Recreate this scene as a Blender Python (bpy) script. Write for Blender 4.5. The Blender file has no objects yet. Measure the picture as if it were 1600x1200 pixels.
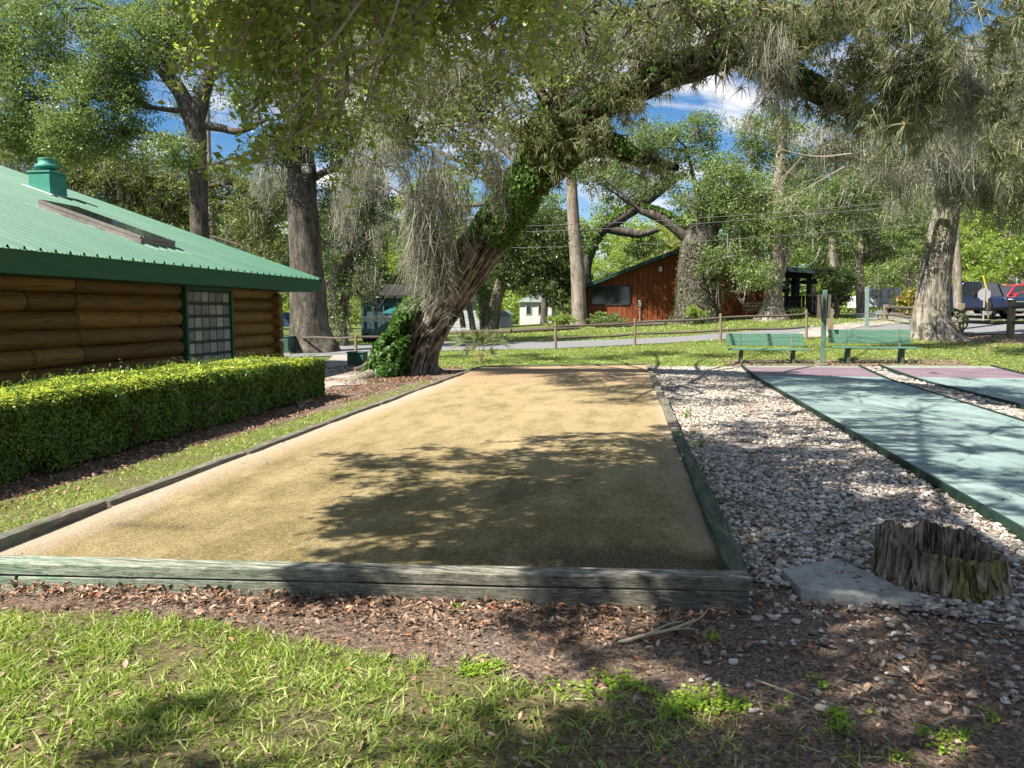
import bpy, math, random
import numpy as np
from mathutils import Vector, Matrix, Euler
rng = np.random.default_rng(7)
random.seed(7)
S = bpy.context.scene
COL = S.collection
R = math.radians
def A(*v): return np.array(v, float)

# ------------------------------------------------------------------ camera
F, CX, CY = 1200.0, 800.0, 600.0
CAM = A(0, 0, 1.6)
PITCH = math.atan(114 / F); YAW = math.atan(175 * math.cos(PITCH) / F)
cam_d = bpy.data.cameras.new('camera'); cam = bpy.data.objects.new('camera', cam_d); COL.objects.link(cam)
cam.location = CAM; cam.rotation_euler = (math.pi / 2 - PITCH, 0, YAW)
cam_d.sensor_width = 36; cam_d.lens = 27.0; cam_d.clip_start = 0.05; cam_d.clip_end = 3000
S.camera = cam
MR = np.array(Euler((math.pi / 2 - PITCH, 0, YAW)).to_matrix())
def ray(px, py): return MR @ A((px - CX) / F, -(py - CY) / F, -1.0)
def atY(px, py, Y):
    d = ray(px, py); return CAM + d * (Y / d[1])
def atX(px, py, X):
    d = ray(px, py); return CAM + d * (X / d[0])
def atZ(px, py, z=0.0):
    d = ray(px, py); return CAM + d * ((z - CAM[2]) / d[2])
def atPlane(px, py, p0, n):
    d = ray(px, py); return CAM + d * (np.dot(p0 - CAM, n) / np.dot(d, n))
def proj(p):
    q = (np.asarray(p) - CAM) @ MR
    return np.stack([CX + F * q[..., 0] / -q[..., 2], CY - F * q[..., 1] / -q[..., 2], -q[..., 2]], -1)
def hz(x, y):
    x = np.asarray(x, float); y = np.asarray(y, float)
    s = np.clip((y - 17.5) / 27, 0, 1.08)
    t = s * s / (s + 0.05) * 1.05
    z = t * np.clip(0.8 + 0.06 * x, 0.0, 1.3)
    z = z + .06 * np.clip((.3 - x) / 3, 0, 1) * np.clip((7 - y) / 2.5, 0, 1)
    return z
def ground(px, py):
    d = ray(px, py); t = 1.0
    for i in range(6000):
        p = CAM + d * t
        if p[2] < hz(p[0], p[1]): return A(p[0], p[1], float(hz(p[0], p[1])))
        t += 0.02
    return CAM + d * t
def G(x, y): return A(x, y, float(hz(x, y)))

# ------------------------------------------------------------------ noise
def _h(ix, iy, iz):
    n = (ix * 374761393 + iy * 668265263 + iz * 2147483647 + 1013) & 0xffffffff
    n = ((n ^ (n >> 13)) * 1274126177) & 0xffffffff
    return ((n ^ (n >> 16)) & 0xffff) / 65535.0
def vnoise(p):
    p = np.asarray(p, float)
    i = np.floor(p).astype(np.int64); f = p - i; f = f * f * (3 - 2 * f)
    r = 0
    for a in (0, 1):
        for b in (0, 1):
            for c in (0, 1):
                w = (f[..., 0] if a else 1 - f[..., 0]) * (f[..., 1] if b else 1 - f[..., 1]) * (f[..., 2] if c else 1 - f[..., 2])
                r = r + w * _h(i[..., 0] + a, i[..., 1] + b, i[..., 2] + c)
    return r
def fbm(p, o=3):
    p = np.asarray(p, float); r = 0; a = .5; tot = 0
    for k in range(o):
        r = r + a * vnoise(p * 2 ** k + 17.3 * k); tot += a; a *= .5
    return r / tot

# ------------------------------------------------------------------ meshes
class MB:
    """collects geometry; build() links ONE mesh object"""
    def __init__(s): s.v = []; s.l = []; s.t = []; s.uv = []; s.n = 0
    def add(s, V, faces, uv=None):
        """faces: int array (m,k) or a list of tuples"""
        V = np.asarray(V, float)
        if isinstance(faces, np.ndarray):
            s.l.append((faces + s.n).ravel()); s.t.append(np.full(len(faces), faces.shape[1]))
            flat = faces.ravel()
        else:
            flat = np.array([i for f in faces for i in f], int)
            s.l.append(flat + s.n); s.t.append(np.array([len(f) for f in faces]))
        s.v.append(V); s.n += len(V)
        s.uv.append(np.asarray(uv)[flat] if uv is not None else np.zeros((len(flat), 2)))
        return s
    def box(s, c, size, rz=0, rx=0, ry=0, bev=0.0):
        sx, sy, sz = np.asarray(size, float) / 2
        if bev > 0:
            b = min(bev, sx * .9, sy * .9, sz * .9); V = []
            for (i, j, k) in [(i, j, k) for i in (-1, 1) for j in (-1, 1) for k in (-1, 1)]:
                V += [(i * (sx - b), j * (sy - b), k * sz), (i * (sx - b), j * sy, k * (sz - b)), (i * sx, j * (sy - b), k * (sz - b))]
            V = np.array(V)
            def q(n, m): return n * 3 + m
            c8 = {(i, j, k): n for n, (i, j, k) in enumerate([(i, j, k) for i in (-1, 1) for j in (-1, 1) for k in (-1, 1)])}
            Fs = []
            for ax, m in ((2, 0), (1, 1), (0, 2)):
                for sg in (-1, 1):
                    o = [a for a in (0, 1, 2) if a != ax]; f = []
                    for (a, b_) in ((-1, -1), (1, -1), (1, 1), (-1, 1)):
                        key = [0, 0, 0]; key[ax] = sg; key[o[0]] = a; key[o[1]] = b_; f.append(q(c8[tuple(key)], m))
                    Fs.append(f)
            for ax in (0, 1, 2):
                o = [a for a in (0, 1, 2) if a != ax]
                ms = {0: (1, 0), 1: (2, 0), 2: (2, 1)}[ax]   # face kinds meeting on an edge along ax: normals along o
                kind = {2: 0, 1: 1, 0: 2}
                for a in (-1, 1):
                    for b_ in (-1, 1):
                        k0 = [0, 0, 0]; k0[o[0]] = a; k0[o[1]] = b_; k1 = list(k0); k0[ax] = -1; k1[ax] = 1
                        n0, n1 = c8[tuple(k0)], c8[tuple(k1)]
                        Fs.append([q(n0, kind[o[0]]), q(n1, kind[o[0]]), q(n1, kind[o[1]]), q(n0, kind[o[1]])])
            for n in range(8): Fs.append([q(n, 0), q(n, 1), q(n, 2)])
            ctr = V.mean(0); F2 = []
            for f in Fs:
                P = V[f]; nn = np.cross(P[1] - P[0], P[2] - P[0])
                F2.append(tuple(f) if np.dot(nn, P.mean(0) - ctr) > 0 else tuple(f[::-1]))
            Fs = F2
        else:
            V = np.array([(i * sx, j * sy, k * sz) for k in (-1, 1) for j in (-1, 1) for i in (-1, 1)])
            Fs = [(0, 2, 3, 1), (4, 5, 7, 6), (0, 1, 5, 4), (2, 6, 7, 3), (0, 4, 6, 2), (1, 3, 7, 5)]
        M = np.array(Euler((rx, ry, rz)).to_matrix())
        W = V @ M.T + np.asarray(c, float)
        uv = np.stack([V[:, 0] + V[:, 1] * .37, V[:, 2] + V[:, 1]], 1)
        return s.add(W, [tuple(f) for f in Fs], uv)
    def beam(s, a, b, w, h, bev=0, up=(0, 0, 1)):
        a = np.asarray(a, float); b = np.asarray(b, float); d = b - a; L = np.linalg.norm(d); d /= L
        sd = np.cross(d, up); sd /= np.linalg.norm(sd); u = np.cross(sd, d)
        t = MB(); t.box((0, 0, 0), (L, w, h), bev=bev)
        V = t.v[0]; W = (a + b) / 2 + V[:, :1] * d + V[:, 1:2] * sd + V[:, 2:3] * u
        flat = t.l[0]; fs = []; k = 0
        for n in t.t[0]: fs.append(tuple(flat[k:k + n][::-1] if False else flat[k:k + n])); k += n
        uv = np.stack([V[:, 0], V[:, 1] + V[:, 2]], 1)
        return s.add(W, fs, uv)
    def tube(s, path, rad, sides=10, caps=True, bump=0.0, bf=3.0, squash=None, seed=0):
        P = np.asarray(path, float); r = np.asarray(rad, float) * np.ones(len(P))
        n = len(P); T = np.gradient(P, axis=0); T /= np.linalg.norm(T, axis=1)[:, None] + 1e-12
        u = np.cross(T[0], (0, 0, 1.0) if abs(T[0][2]) < .9 else (1.0, 0, 0)); u /= np.linalg.norm(u)
        V = np.zeros((n, sides, 3)); UV = np.zeros((n, sides, 2)); L = 0
        ang = np.linspace(0, 2 * np.pi, sides, endpoint=False)
        for i in range(n):
            u = u - T[i] * np.dot(u, T[i]); u /= np.linalg.norm(u); w = np.cross(T[i], u)
            if i: L += np.linalg.norm(P[i] - P[i - 1])
            rr = r[i] * np.ones(sides)
            V[i] = P[i] + rr[:, None] * (np.cos(ang)[:, None] * u + np.sin(ang)[:, None] * w)
            UV[i, :, 0] = ang / (2 * np.pi); UV[i, :, 1] = L
        if bump:
            D = V - P[:, None, :]
            nn = fbm(V * bf + seed * 7.7, 3) - .5
            V = P[:, None, :] + D * (1 + bump * 2 * nn[..., None])
        idx = np.arange(n * sides).reshape(n, sides); a = idx[:-1]; b = idx[1:]
        Q = np.stack([a, np.roll(a, -1, 1), np.roll(b, -1, 1), b], -1).reshape(-1, 4)
        s.add(V.reshape(-1, 3), Q, UV.reshape(-1, 2))
        if caps:
            s.add(V[0], [tuple(range(sides))[::-1]]); s.add(V[-1], [tuple(range(sides))])
        return s
    def lathe(s, prof, c=(0, 0, 0), sides=20, axis='z'):
        prof = np.asarray(prof, float); ang = np.linspace(0, 2 * np.pi, sides, endpoint=False)
        V = np.stack([prof[:, None, 0] * np.cos(ang), prof[:, None, 0] * np.sin(ang), prof[:, None, 1] * np.ones(sides)], -1)
        if axis == 'x': V = V[..., [2, 0, 1]]
        if axis == 'y': V = V[..., [1, 2, 0]]
        n = len(prof); idx = np.arange(n * sides).reshape(n, sides); a = idx[:-1]; b = idx[1:]
        Q = np.stack([a, np.roll(a, -1, 1), np.roll(b, -1, 1), b], -1).reshape(-1, 4)
        return s.add(V.reshape(-1, 3) + np.asarray(c, float), Q)
    def prism(s, poly, axis, a, b, off=(0, 0, 0)):
        """poly: 2-D outline; extruded along axis from a to b (axis x: poly=(y,z); y: (x,z); z: (x,y))"""
        poly = np.asarray(poly, float); n = len(poly)
        def mk(t):
            V = np.zeros((n, 3)); o = [k for k in range(3) if k != axis]
            V[:, o[0]] = poly[:, 0]; V[:, o[1]] = poly[:, 1]; V[:, axis] = t; return V
        V = np.vstack([mk(a), mk(b)]) + np.asarray(off, float)
        ar = np.sum(poly[:, 0] * np.roll(poly[:, 1], -1) - np.roll(poly[:, 0], -1) * poly[:, 1])
        flip = (ar > 0) != (axis == 1)
        if b < a: flip = not flip
        fs = [tuple(range(n))[::-1], tuple(range(n, 2 * n))] + [(i, (i + 1) % n, n + (i + 1) % n, n + i) for i in range(n)]
        if not flip: fs = [f[::-1] for f in fs]
        return s.add(V, fs, np.stack([V[:, 0] + V[:, 1], V[:, 2]], 1))
    def build(s, name, mat=None, parent=None, smooth=False, bevel=0, loc=None):
        me = bpy.data.meshes.new(name)
        if s.n:
            V = np.vstack(s.v); L = np.concatenate(s.l).astype(np.int32); T = np.concatenate(s.t).astype(np.int32)
            if parent is not None or loc is not None:
                o_ = np.array(world_loc(parent)) if parent is not None else np.array(loc, float)
                V = V - o_
            me.vertices.add(len(V)); me.vertices.foreach_set('co', V.astype(np.float32).ravel())
            me.loops.add(len(L)); me.loops.foreach_set('vertex_index', L)
            me.polygons.add(len(T)); st = np.concatenate([[0], np.cumsum(T)[:-1]]).astype(np.int32)
            me.polygons.foreach_set('loop_start', st); me.polygons.foreach_set('loop_total', T)
            me.polygons.foreach_set('use_smooth', np.full(len(T), bool(smooth) or len(V) < 60000))
            uvl = me.uv_layers.new(name='UVMap'); uvl.data.foreach_set('uv', np.vstack(s.uv).astype(np.float32).ravel())
            me.update(calc_edges=True)
            me.validate()
            if not smooth and len(V) < 60000: me.set_sharp_from_angle(angle=R(32))
        o = bpy.data.objects.new(name, me); COL.objects.link(o)
        if mat: me.materials.append(mat)
        if parent is not None: o.parent = parent
        elif loc is not None: o.location = loc
        if bevel:
            m = o.modifiers.new('bevel', 'BEVEL'); m.width = bevel; m.segments = 2; m.limit_method = 'ANGLE'
        return o
def world_loc(o):
    p = Vector((0, 0, 0))
    while o is not None: p = p + o.location; o = o.parent
    return p
def tag(o, label=None, cat=None, group=None, kind=None):
    if label: o['label'] = label
    if cat: o['category'] = cat
    if group: o['group'] = group
    if kind: o['kind'] = kind
    return o
def thing(name, label, cat, loc=(0, 0, 0), group=None):
    o = bpy.data.objects.new(name, None); COL.objects.link(o); o.location = [float(q) for q in loc]
    o.empty_display_size = .2
    return tag(o, label, cat, group)
def copy_tree(o, parent=None):
    c = o.copy(); COL.objects.link(c)
    if parent is not None: c.parent = parent
    for ch in list(o.children): copy_tree(ch, c)
    return c
def catmull(P, n=8):
    P = np.asarray(P, float); Q = np.vstack([2 * P[0] - P[1], P, 2 * P[-1] - P[-2]]); out = []
    for i in range(1, len(Q) - 2):
        for t in np.linspace(0, 1, n, endpoint=False):
            a, b, c, d = Q[i - 1], Q[i], Q[i + 1], Q[i + 2]
            out.append(.5 * ((2 * b) + (c - a) * t + (2 * a - 5 * b + 4 * c - d) * t * t + (3 * b - a - 3 * c + d) * t ** 3))
    out.append(P[-1]); return np.array(out)
def unit(v): return v / (np.linalg.norm(v, axis=-1, keepdims=True) + 1e-12)
def rdir(n, r=rng):
    return unit(r.normal(size=(n, 3)))
def leaves(mb, P, size, normal=None, axis=None, aspect=.5, jitter=.35, fold=0.0):
    """one rhombic leaf per point. size: scalar or array (length). axis: pointing direction"""
    n = len(P)
    if n == 0: return mb
    sz = np.asarray(size) * np.ones(n) * rng.uniform(1 - jitter, 1 + jitter, n)
    nrm = rdir(n) if normal is None else unit(normal)
    ax = rdir(n) if axis is None else unit(axis)
    ax = unit(ax - nrm * np.sum(ax * nrm, 1)[:, None] + 1e-6)
    sd = np.cross(nrm, ax)
    L = sz[:, None]; W = L * aspect * .5
    a = P - ax * L * .5; t = P + ax * L * .5
    m = P - ax * L * .08
    if fold:
        up = nrm * L * fold
        V = np.stack([a, m + sd * W + up, t, m - sd * W + up, m], 1)   # folded: 4 tris as two quads sharing the mid rib
        b = np.arange(n)[:, None] * 5
        Q = np.concatenate([b + np.array([[0, 4, 2, 1]])[:, ::-1], b + np.array([[0, 3, 2, 4]])[:, ::-1]], 0)
    else:
        V = np.stack([a, m + sd * W, t, m - sd * W], 1)
        Q = np.arange(n * 4).reshape(n, 4)
    return mb.add(V.reshape(-1, 3), Q)
def blades(mb, P, D, length, width, bend, segs=3, side=None):
    """thin tapering strips from P along D (n,3), bending by vector bend (n,3) (quadratic)"""
    n = len(P)
    if n == 0: return mb
    D = unit(D); length = (np.asarray(length) * np.ones(n))[:, None]; width = (np.asarray(width) * np.ones(n))[:, None]
    sd = np.cross(D, rdir(n)) if side is None else side
    sd = unit(sd); rows = []
    for k in range(segs + 1):
        t = k / segs
        c = P + D * length * t + bend * length * t * t
        w = width * .5 * (1 - t ** 1.6 * .92)
        rows.append(c - sd * w); rows.append(c + sd * w)
    V = np.stack(rows, 1); m = 2 * (segs + 1)
    q = np.array([[2 * k, 2 * k + 1, 2 * k + 3, 2 * k + 2] for k in range(segs)])
    Q = (np.arange(n)[:, None, None] * m + q[None]).reshape(-1, 4)
    return mb.add(V.reshape(-1, 3), Q)

# ------------------------------------------------------------------ materials
def mat_new(name):
    m = bpy.data.materials.new(name); m.use_nodes = True; nt = m.node_tree; nt.nodes.clear()
    out = nt.nodes.new('ShaderNodeOutputMaterial'); return m, nt, out
def nd(nt, typ, **kw):
    n = nt.nodes.new('ShaderNode' + typ)
    for k, v in kw.items():
        if k == 'ins':
            for kk, vv in v.items():
                sock = n.inputs[kk]
                if hasattr(vv, 'is_output') or isinstance(vv, bpy.types.NodeSocket): nt.links.new(vv, sock)
                else: sock.default_value = vv
        else: setattr(n, k, v)
    return n
def c4(c): return (c[0], c[1], c[2], 1.0)
def ramp(nt, fac, stops, interp='LINEAR'):
    n = nt.nodes.new('ShaderNodeValToRGB'); e = n.color_ramp.elements; n.color_ramp.interpolation = interp
    while len(e) > 1: e.remove(e[-1])
    e[0].position = stops[0][0]; e[0].color = c4(stops[0][1])
    for p, c in stops[1:]:
        x = e.new(p); x.color = c4(c)
    if fac is not None: nt.links.new(fac, n.inputs['Fac'])
    return n.outputs['Color']
def noise(nt, vec, scale, detail=4, rough=.6, dist=0):
    return nd(nt, 'TexNoise', ins={'Vector': vec, 'Scale': scale, 'Detail': detail, 'Roughness': rough, 'Distortion': dist}).outputs['Fac']
def mixc(nt, f, a, b, mode='MIX'):
    n = nt.nodes.new('ShaderNodeMix'); n.data_type = 'RGBA'; n.blend_type = mode
    for sock, v in ((n.inputs['Factor'], f), (n.inputs['A'], a), (n.inputs['B'], b)):
        pass
    ins = [i for i in n.inputs]
    fa = n.inputs[0]; a_ = [i for i in ins if i.name == 'A' and i.type == 'RGBA'][0]; b_ = [i for i in ins if i.name == 'B' and i.type == 'RGBA'][0]
    for sock, v in ((fa, f), (a_, a), (b_, b)):
        if isinstance(v, bpy.types.NodeSocket): nt.links.new(v, sock)
        elif isinstance(v, (int, float)): sock.default_value = v
        else: sock.default_value = c4(v)
    return [o for o in n.outputs if o.type == 'RGBA'][0]
def math_(nt, op, a, b=None, clamp=False):
    n = nt.nodes.new('ShaderNodeMath'); n.operation = op; n.use_clamp = clamp
    for i, v in enumerate((a, b)):
        if v is None: continue
        if isinstance(v, bpy.types.NodeSocket): nt.links.new(v, n.inputs[i])
        else: n.inputs[i].default_value = v
    return n.outputs[0]
def maprange(nt, v, a, b, c=0., d=1.):
    return nd(nt, 'MapRange', ins={'Value': v, 'From Min': a, 'From Max': b, 'To Min': c, 'To Max': d}).outputs[0]
def objco(nt): return nd(nt, 'NewGeometry').outputs['Position']
def uvco(nt): return nd(nt, 'UVMap').outputs['UV']
def vscale(nt, v, s):
    return nd(nt, 'Mapping', ins={'Vector': v, 'Scale': s}).outputs[0]
def bumpn(nt, h, strength=.4, dist=.02):
    return nd(nt, 'Bump', ins={'Height': h, 'Strength': strength, 'Distance': dist}).outputs['Normal']
def finish(nt, out, col, rough=.8, spec=.3, normal=None, metal=0., trans=0., tcol=None):
    p = nd(nt, 'BsdfPrincipled', ins={'Roughness': rough, 'Specular IOR Level': spec, 'Metallic': metal})
    if isinstance(col, bpy.types.NodeSocket): nt.links.new(col, p.inputs['Base Color'])
    else: p.inputs['Base Color'].default_value = c4(col)
    if normal is not None: nt.links.new(normal, p.inputs['Normal'])
    sh = p.outputs[0]
    if trans:
        t = nd(nt, 'BsdfTranslucent')
        tc = tcol if tcol is not None else col
        if isinstance(tc, bpy.types.NodeSocket): nt.links.new(tc, t.inputs[0])
        else: t.inputs[0].default_value = c4(tc)
        sh = nd(nt, 'MixShader', ins={0: trans, 1: sh, 2: t.outputs[0]}).outputs[0]
    nt.links.new(sh, out.inputs[0]); return p
def leaf_mat(name, cols, trans=.35, rough=.45, spec=.35, clump=1.2, tint=(1.2, 1.1, .6), tk=2.2):
    """cols: three base colours picked per leaf"""
    m, nt, out = mat_new(name)
    g = nd(nt, 'NewGeometry')
    v = math_(nt, 'ADD', math_(nt, 'MULTIPLY', g.outputs['Random Per Island'], .6), math_(nt, 'MULTIPLY', noise(nt, g.outputs['Position'], clump, 2), .5))
    c = ramp(nt, v, [(.15, cols[0]), (.5, cols[1]), (.95, cols[2])])
    t = mixc(nt, .5, c, tuple(min(1, tk * q * w_) for q, w_ in zip(cols[1], tint)))
    finish(nt, out, c, rough, spec, trans=trans, tcol=t)
    return m
def flat_mat(name, col, rough=.6, spec=.3, var=.25, scale=6., bump=.0, metal=0., stretch=None, dirt=None):
    """a plain surface with worn, mottled colour"""
    m, nt, out = mat_new(name); v = objco(nt)
    if stretch: v = vscale(nt, v, stretch)
    n = noise(nt, v, scale, 6, .65)
    c = ramp(nt, n, [(.25, tuple(q * (1 - var) for q in col)), (.5, col), (.75, tuple(min(1, q * (1 + var)) for q in col))])
    if dirt:
        c = mixc(nt, maprange(nt, noise(nt, v, scale * .35, 5, .7), .5, .72), c, dirt)
    nm = bumpn(nt, n, bump, .02) if bump else None
    r = maprange(nt, n, .3, .7, max(0, rough - .08), min(1, rough + .08))
    p = finish(nt, out, c, .5, spec, nm, metal); nt.links.new(r, p.inputs['Roughness'])
    return m
def bark_mat(name, dark, mid, light, scale=1.0, moss=None, ridge=1.0, uscale=1.0):
    m, nt, out = mat_new(name); uv = uvco(nt); pos = objco(nt)
    st = nd(nt, 'Mapping', ins={'Vector': pos, 'Scale': (1, 1, .2)}).outputs[0]
    n1 = noise(nt, st, 15 * scale, 8, .72, 1.2); n0 = noise(nt, st, 5.5 * scale, 5, .65, .8)
    h = math_(nt, 'ADD', math_(nt, 'MULTIPLY', n0, .45), math_(nt, 'MULTIPLY', n1, .6))
    c = ramp(nt, h, [(.36, dark), (.5, mid), (.66, light)])
    big = noise(nt, pos, 1.6, 4, .6)
    c = mixc(nt, maprange(nt, big, .42, .7), c, light, 'MIX') if False else mixc(nt, math_(nt, 'MULTIPLY', maprange(nt, big, .45, .7), .25), c, light)
    if moss:
        c = mixc(nt, math_(nt, 'MULTIPLY', maprange(nt, noise(nt, pos, 2.3, 5, .7), .52, .66), .8), c, moss)
    finish(nt, out, c, .92, .12, bumpn(nt, h, .9 * ridge, .05))
    return m

def bark_uv(name, dark, mid, light, moss=None):
    """furrowed bark that runs along a limb: UV = (angle, metres along)"""
    m, nt, out = mat_new(name); uv = nd(nt, 'Mapping', ins={'Vector': uvco(nt), 'Scale': (.55, .16, 1)}).outputs[0]; pos = objco(nt)
    n1 = noise(nt, uv, 17, 7, .7, 1.6); n0 = noise(nt, uv, 7.5, 4, .6, 1.0); n2 = noise(nt, pos, 45, 4, .7)
    h = math_(nt, 'ADD', math_(nt, 'MULTIPLY', n0, .4), math_(nt, 'MULTIPLY', n1, .62)); h = math_(nt, 'ADD', h, math_(nt, 'MULTIPLY', math_(nt, 'SUBTRACT', n2, .5), .18))
    at = nd(nt, 'Attribute', attribute_name='ridge').outputs['Fac']
    h2 = math_(nt, 'ADD', math_(nt, 'MULTIPLY', h, .6), math_(nt, 'MULTIPLY', at, .42))
    c = ramp(nt, h2, [(.40, dark), (.52, mid), (.68, light)])
    big = noise(nt, pos, 1.4, 5, .65); c = mixc(nt, maprange(nt, big, .48, .7, 0, .5), c, mid)
    if moss: c = mixc(nt, maprange(nt, noise(nt, pos, 2.6, 6, .75), .54, .66, 0, .7), c, moss)
    finish(nt, out, c, .92, .1, bumpn(nt, h, 1.0, .05)); return m
# ------------------------------------------------------------------ sun and sky
SUN_AZ = A(.74, .67); SUN_AZ /= np.linalg.norm(SUN_AZ); SUN_EL = R(50)
LDIR = A(SUN_AZ[0] * math.cos(SUN_EL), SUN_AZ[1] * math.cos(SUN_EL), -math.sin(SUN_EL))   # the way light travels
sd = bpy.data.lights.new('sun', 'SUN'); sd.energy = 5.0; sd.angle = R(.55); sd.color = (1, .945, .85)
so = bpy.data.objects.new('sun', sd); COL.objects.link(so); so.rotation_euler = Vector(-LDIR).to_track_quat('Z', 'Y').to_euler()
so.location = (-20, -12, 30)
w = bpy.data.worlds.new('World'); S.world = w; w.use_nodes = True; nt = w.node_tree; nt.nodes.clear()
sky = nd(nt, 'TexSky', sky_type='NISHITA', sun_disc=False, sun_elevation=SUN_EL, sun_rotation=math.atan2(-LDIR[0], -LDIR[1]), ozone_density=2.2, air_density=1.0, dust_density=.3)
tc = nd(nt, 'TexCoord').outputs['Generated']
sep = nd(nt, 'SeparateXYZ', ins={0: tc})
zz = math_(nt, 'ADD', math_(nt, 'MAXIMUM', sep.outputs[2], 0.0), .22)
cmb = nd(nt, 'CombineXYZ', ins={0: math_(nt, 'DIVIDE', sep.outputs[0], zz), 1: math_(nt, 'DIVIDE', sep.outputs[1], zz), 2: 3.1})
cn = noise(nt, cmb.outputs[0], 1.7, 7, .58, .4)
cf = maprange(nt, cn, .49, .62)
low = maprange(nt, sep.outputs[2], .02, .2, .35, 0)
cf = math_(nt, 'ADD', cf, low, True)
skyc = mixc(nt, 1.0, sky.outputs[0], (.52, .84, 1.1), 'MULTIPLY')
n2 = noise(nt, cmb.outputs[0], 5, 4, .6)
cl = ramp(nt, n2, [(.3, (.62, .66, .72)), (.6, (1, 1, 1))])
cl = mixc(nt, 1.0, cl, (10.5, 10.2, 9.9), 'MULTIPLY')
mix = mixc(nt, cf, skyc, cl)
bg = nd(nt, 'Background', ins={0: mix, 1: .05})
wo = nt.nodes.new('ShaderNodeOutputWorld'); nt.links.new(bg.outputs[0], wo.inputs[0])
S.view_settings.view_transform = 'Standard'; S.view_settings.look = 'None'; S.view_settings.gamma = 1
S.view_settings.exposure = 1.33
S.cycles.max_bounces = 7; S.cycles.diffuse_bounces = 4; S.cycles.glossy_bounces = 3; S.cycles.transmission_bounces = 4
S.cycles.transparent_max_bounces = 6; S.cycles.sample_clamp_indirect = 6; S.cycles.use_denoising = True
S.cycles.caustics_reflective = False; S.cycles.caustics_refractive = False

# ------------------------------------------------------------------ polygons on the ground
def inpoly(P, poly):
    poly = np.asarray(poly, float); x, y = P[:, 0], P[:, 1]; c = np.zeros(len(P), bool); j = len(poly) - 1
    for i in range(len(poly)):
        xi, yi = poly[i]; xj, yj = poly[j]
        m = ((yi > y) != (yj > y)) & (x < (xj - xi) * (y - yi) / (yj - yi + 1e-12) + xi); c ^= m; j = i
    return c
def gpx(pts): return np.array([ground(*p)[:2] for p in pts])
FG = gpx([(-260, 957), (0, 955), (150, 962), (330, 972), (450, 1000), (560, 1034), (700, 1060), (850, 1078), (1000, 1098), (1150, 1125), (1250, 1150), (1400, 1190), (1500, 1320), (700, 1500), (-500, 1500)])
road_near = [(300, 566), (480, 558), (600, 553), (690, 548.5), (868, 545), (992, 539.5), (1060, 535), (1130, 530.5), (1230, 527), (1330, 525), (1480, 522), (1600, 523), (1900, 528)]
road_far = [(300, 548), (480, 542), (600, 537.5), (690, 535), (868, 534), (1000, 529.5), (1060, 526.5), (1130, 521), (1230, 514), (1330, 509), (1480, 504), (1600, 502.5), (1900, 502)]
RN = gpx(road_near); RF = gpx(road_far)
ROAD = np.vstack([RN, RF[::-1]])
WALK = gpx([(470, 640), (520, 604), (575, 602), (566, 580), (600, 566), (618, 556), (590, 553), (520, 556), (505, 575), (440, 610)])
OAKB = ground(635, 584)
FR = atZ(1175, 905, .19); FL = atZ(0, 879.5, .19); FL = FR + (FL - FR) * 1.12
BR = atZ(1015, 568, .12); BL = atZ(750, 571.5, .12); LF = atZ(0, 839, .17); LF = LF + (LF - BL) / np.linalg.norm(LF - BL) * 1.2
def near_pts(P, q, r): return np.hypot(P[:, 0] - q[0], P[:, 1] - q[1]) < r
def grassness(P):
    """0..1 how much lawn grows at the ground points P (n,2)"""
    P = np.asarray(P, float); Q = np.c_[P, np.zeros(len(P))]
    n = fbm(Q * 1.1, 3) - .5; n2 = fbm(Q * 3.3 + 40, 2) - .5
    W = P + np.stack([n, fbm(Q * 1.1 + 91, 3) - .5], 1) * .5
    g = np.zeros(len(P))
    g[inpoly(W, FG)] = 1
    fgm = (P[:, 1] < 4.6) & (P[:, 0] > -.9); g[fgm] *= np.clip(1 - (P[fgm, 0] + .9) * .55, .22, 1)
    xs = P[:, 0]; ys = P[:, 1]
    st = (xs > -5.0 + .35 * n + np.clip((ys - 8) * .055, 0, .35)) & (xs < -3.6) & (ys > 2.5) & (ys < 17.2)
    g[st] = .9 - np.clip((ys[st] - 9.0) / 8, 0, .5)
    back = (ys > 20.2 + .8 * n) & (xs > -5.5)
    back |= (xs > 9.3) & (ys > 6)
    back |= (xs < -5.5) & (ys > 16 + n)
    back |= np.abs(ys) > 40
    g[back] = .8 + .5 * n2[back]
    far = ys > 31
    g[far] = np.clip(.75 + 1.2 * n[far], .2, 1)
    # bare ground: round the oak, under the benches, round the right-hand oak
    g[near_pts(W, OAKB, 1.9)] = 0.05
    d = (ys > 19.3) & (ys < 23.2 + n) & (xs > 3.0) & (xs < 9.2); g[d] *= .35
    ro = ground(1470, 525)
    g[near_pts(W, ro + A(1.6, .3, 0), 3.6)] *= .3
    g[inpoly(P, WALK) | inpoly(P, ROAD)] = 0
    behind = ys < 1.0
    g[behind] = np.clip(.6 + n[behind], 0, 1)
    return np.clip(g, 0, 1)

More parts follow.
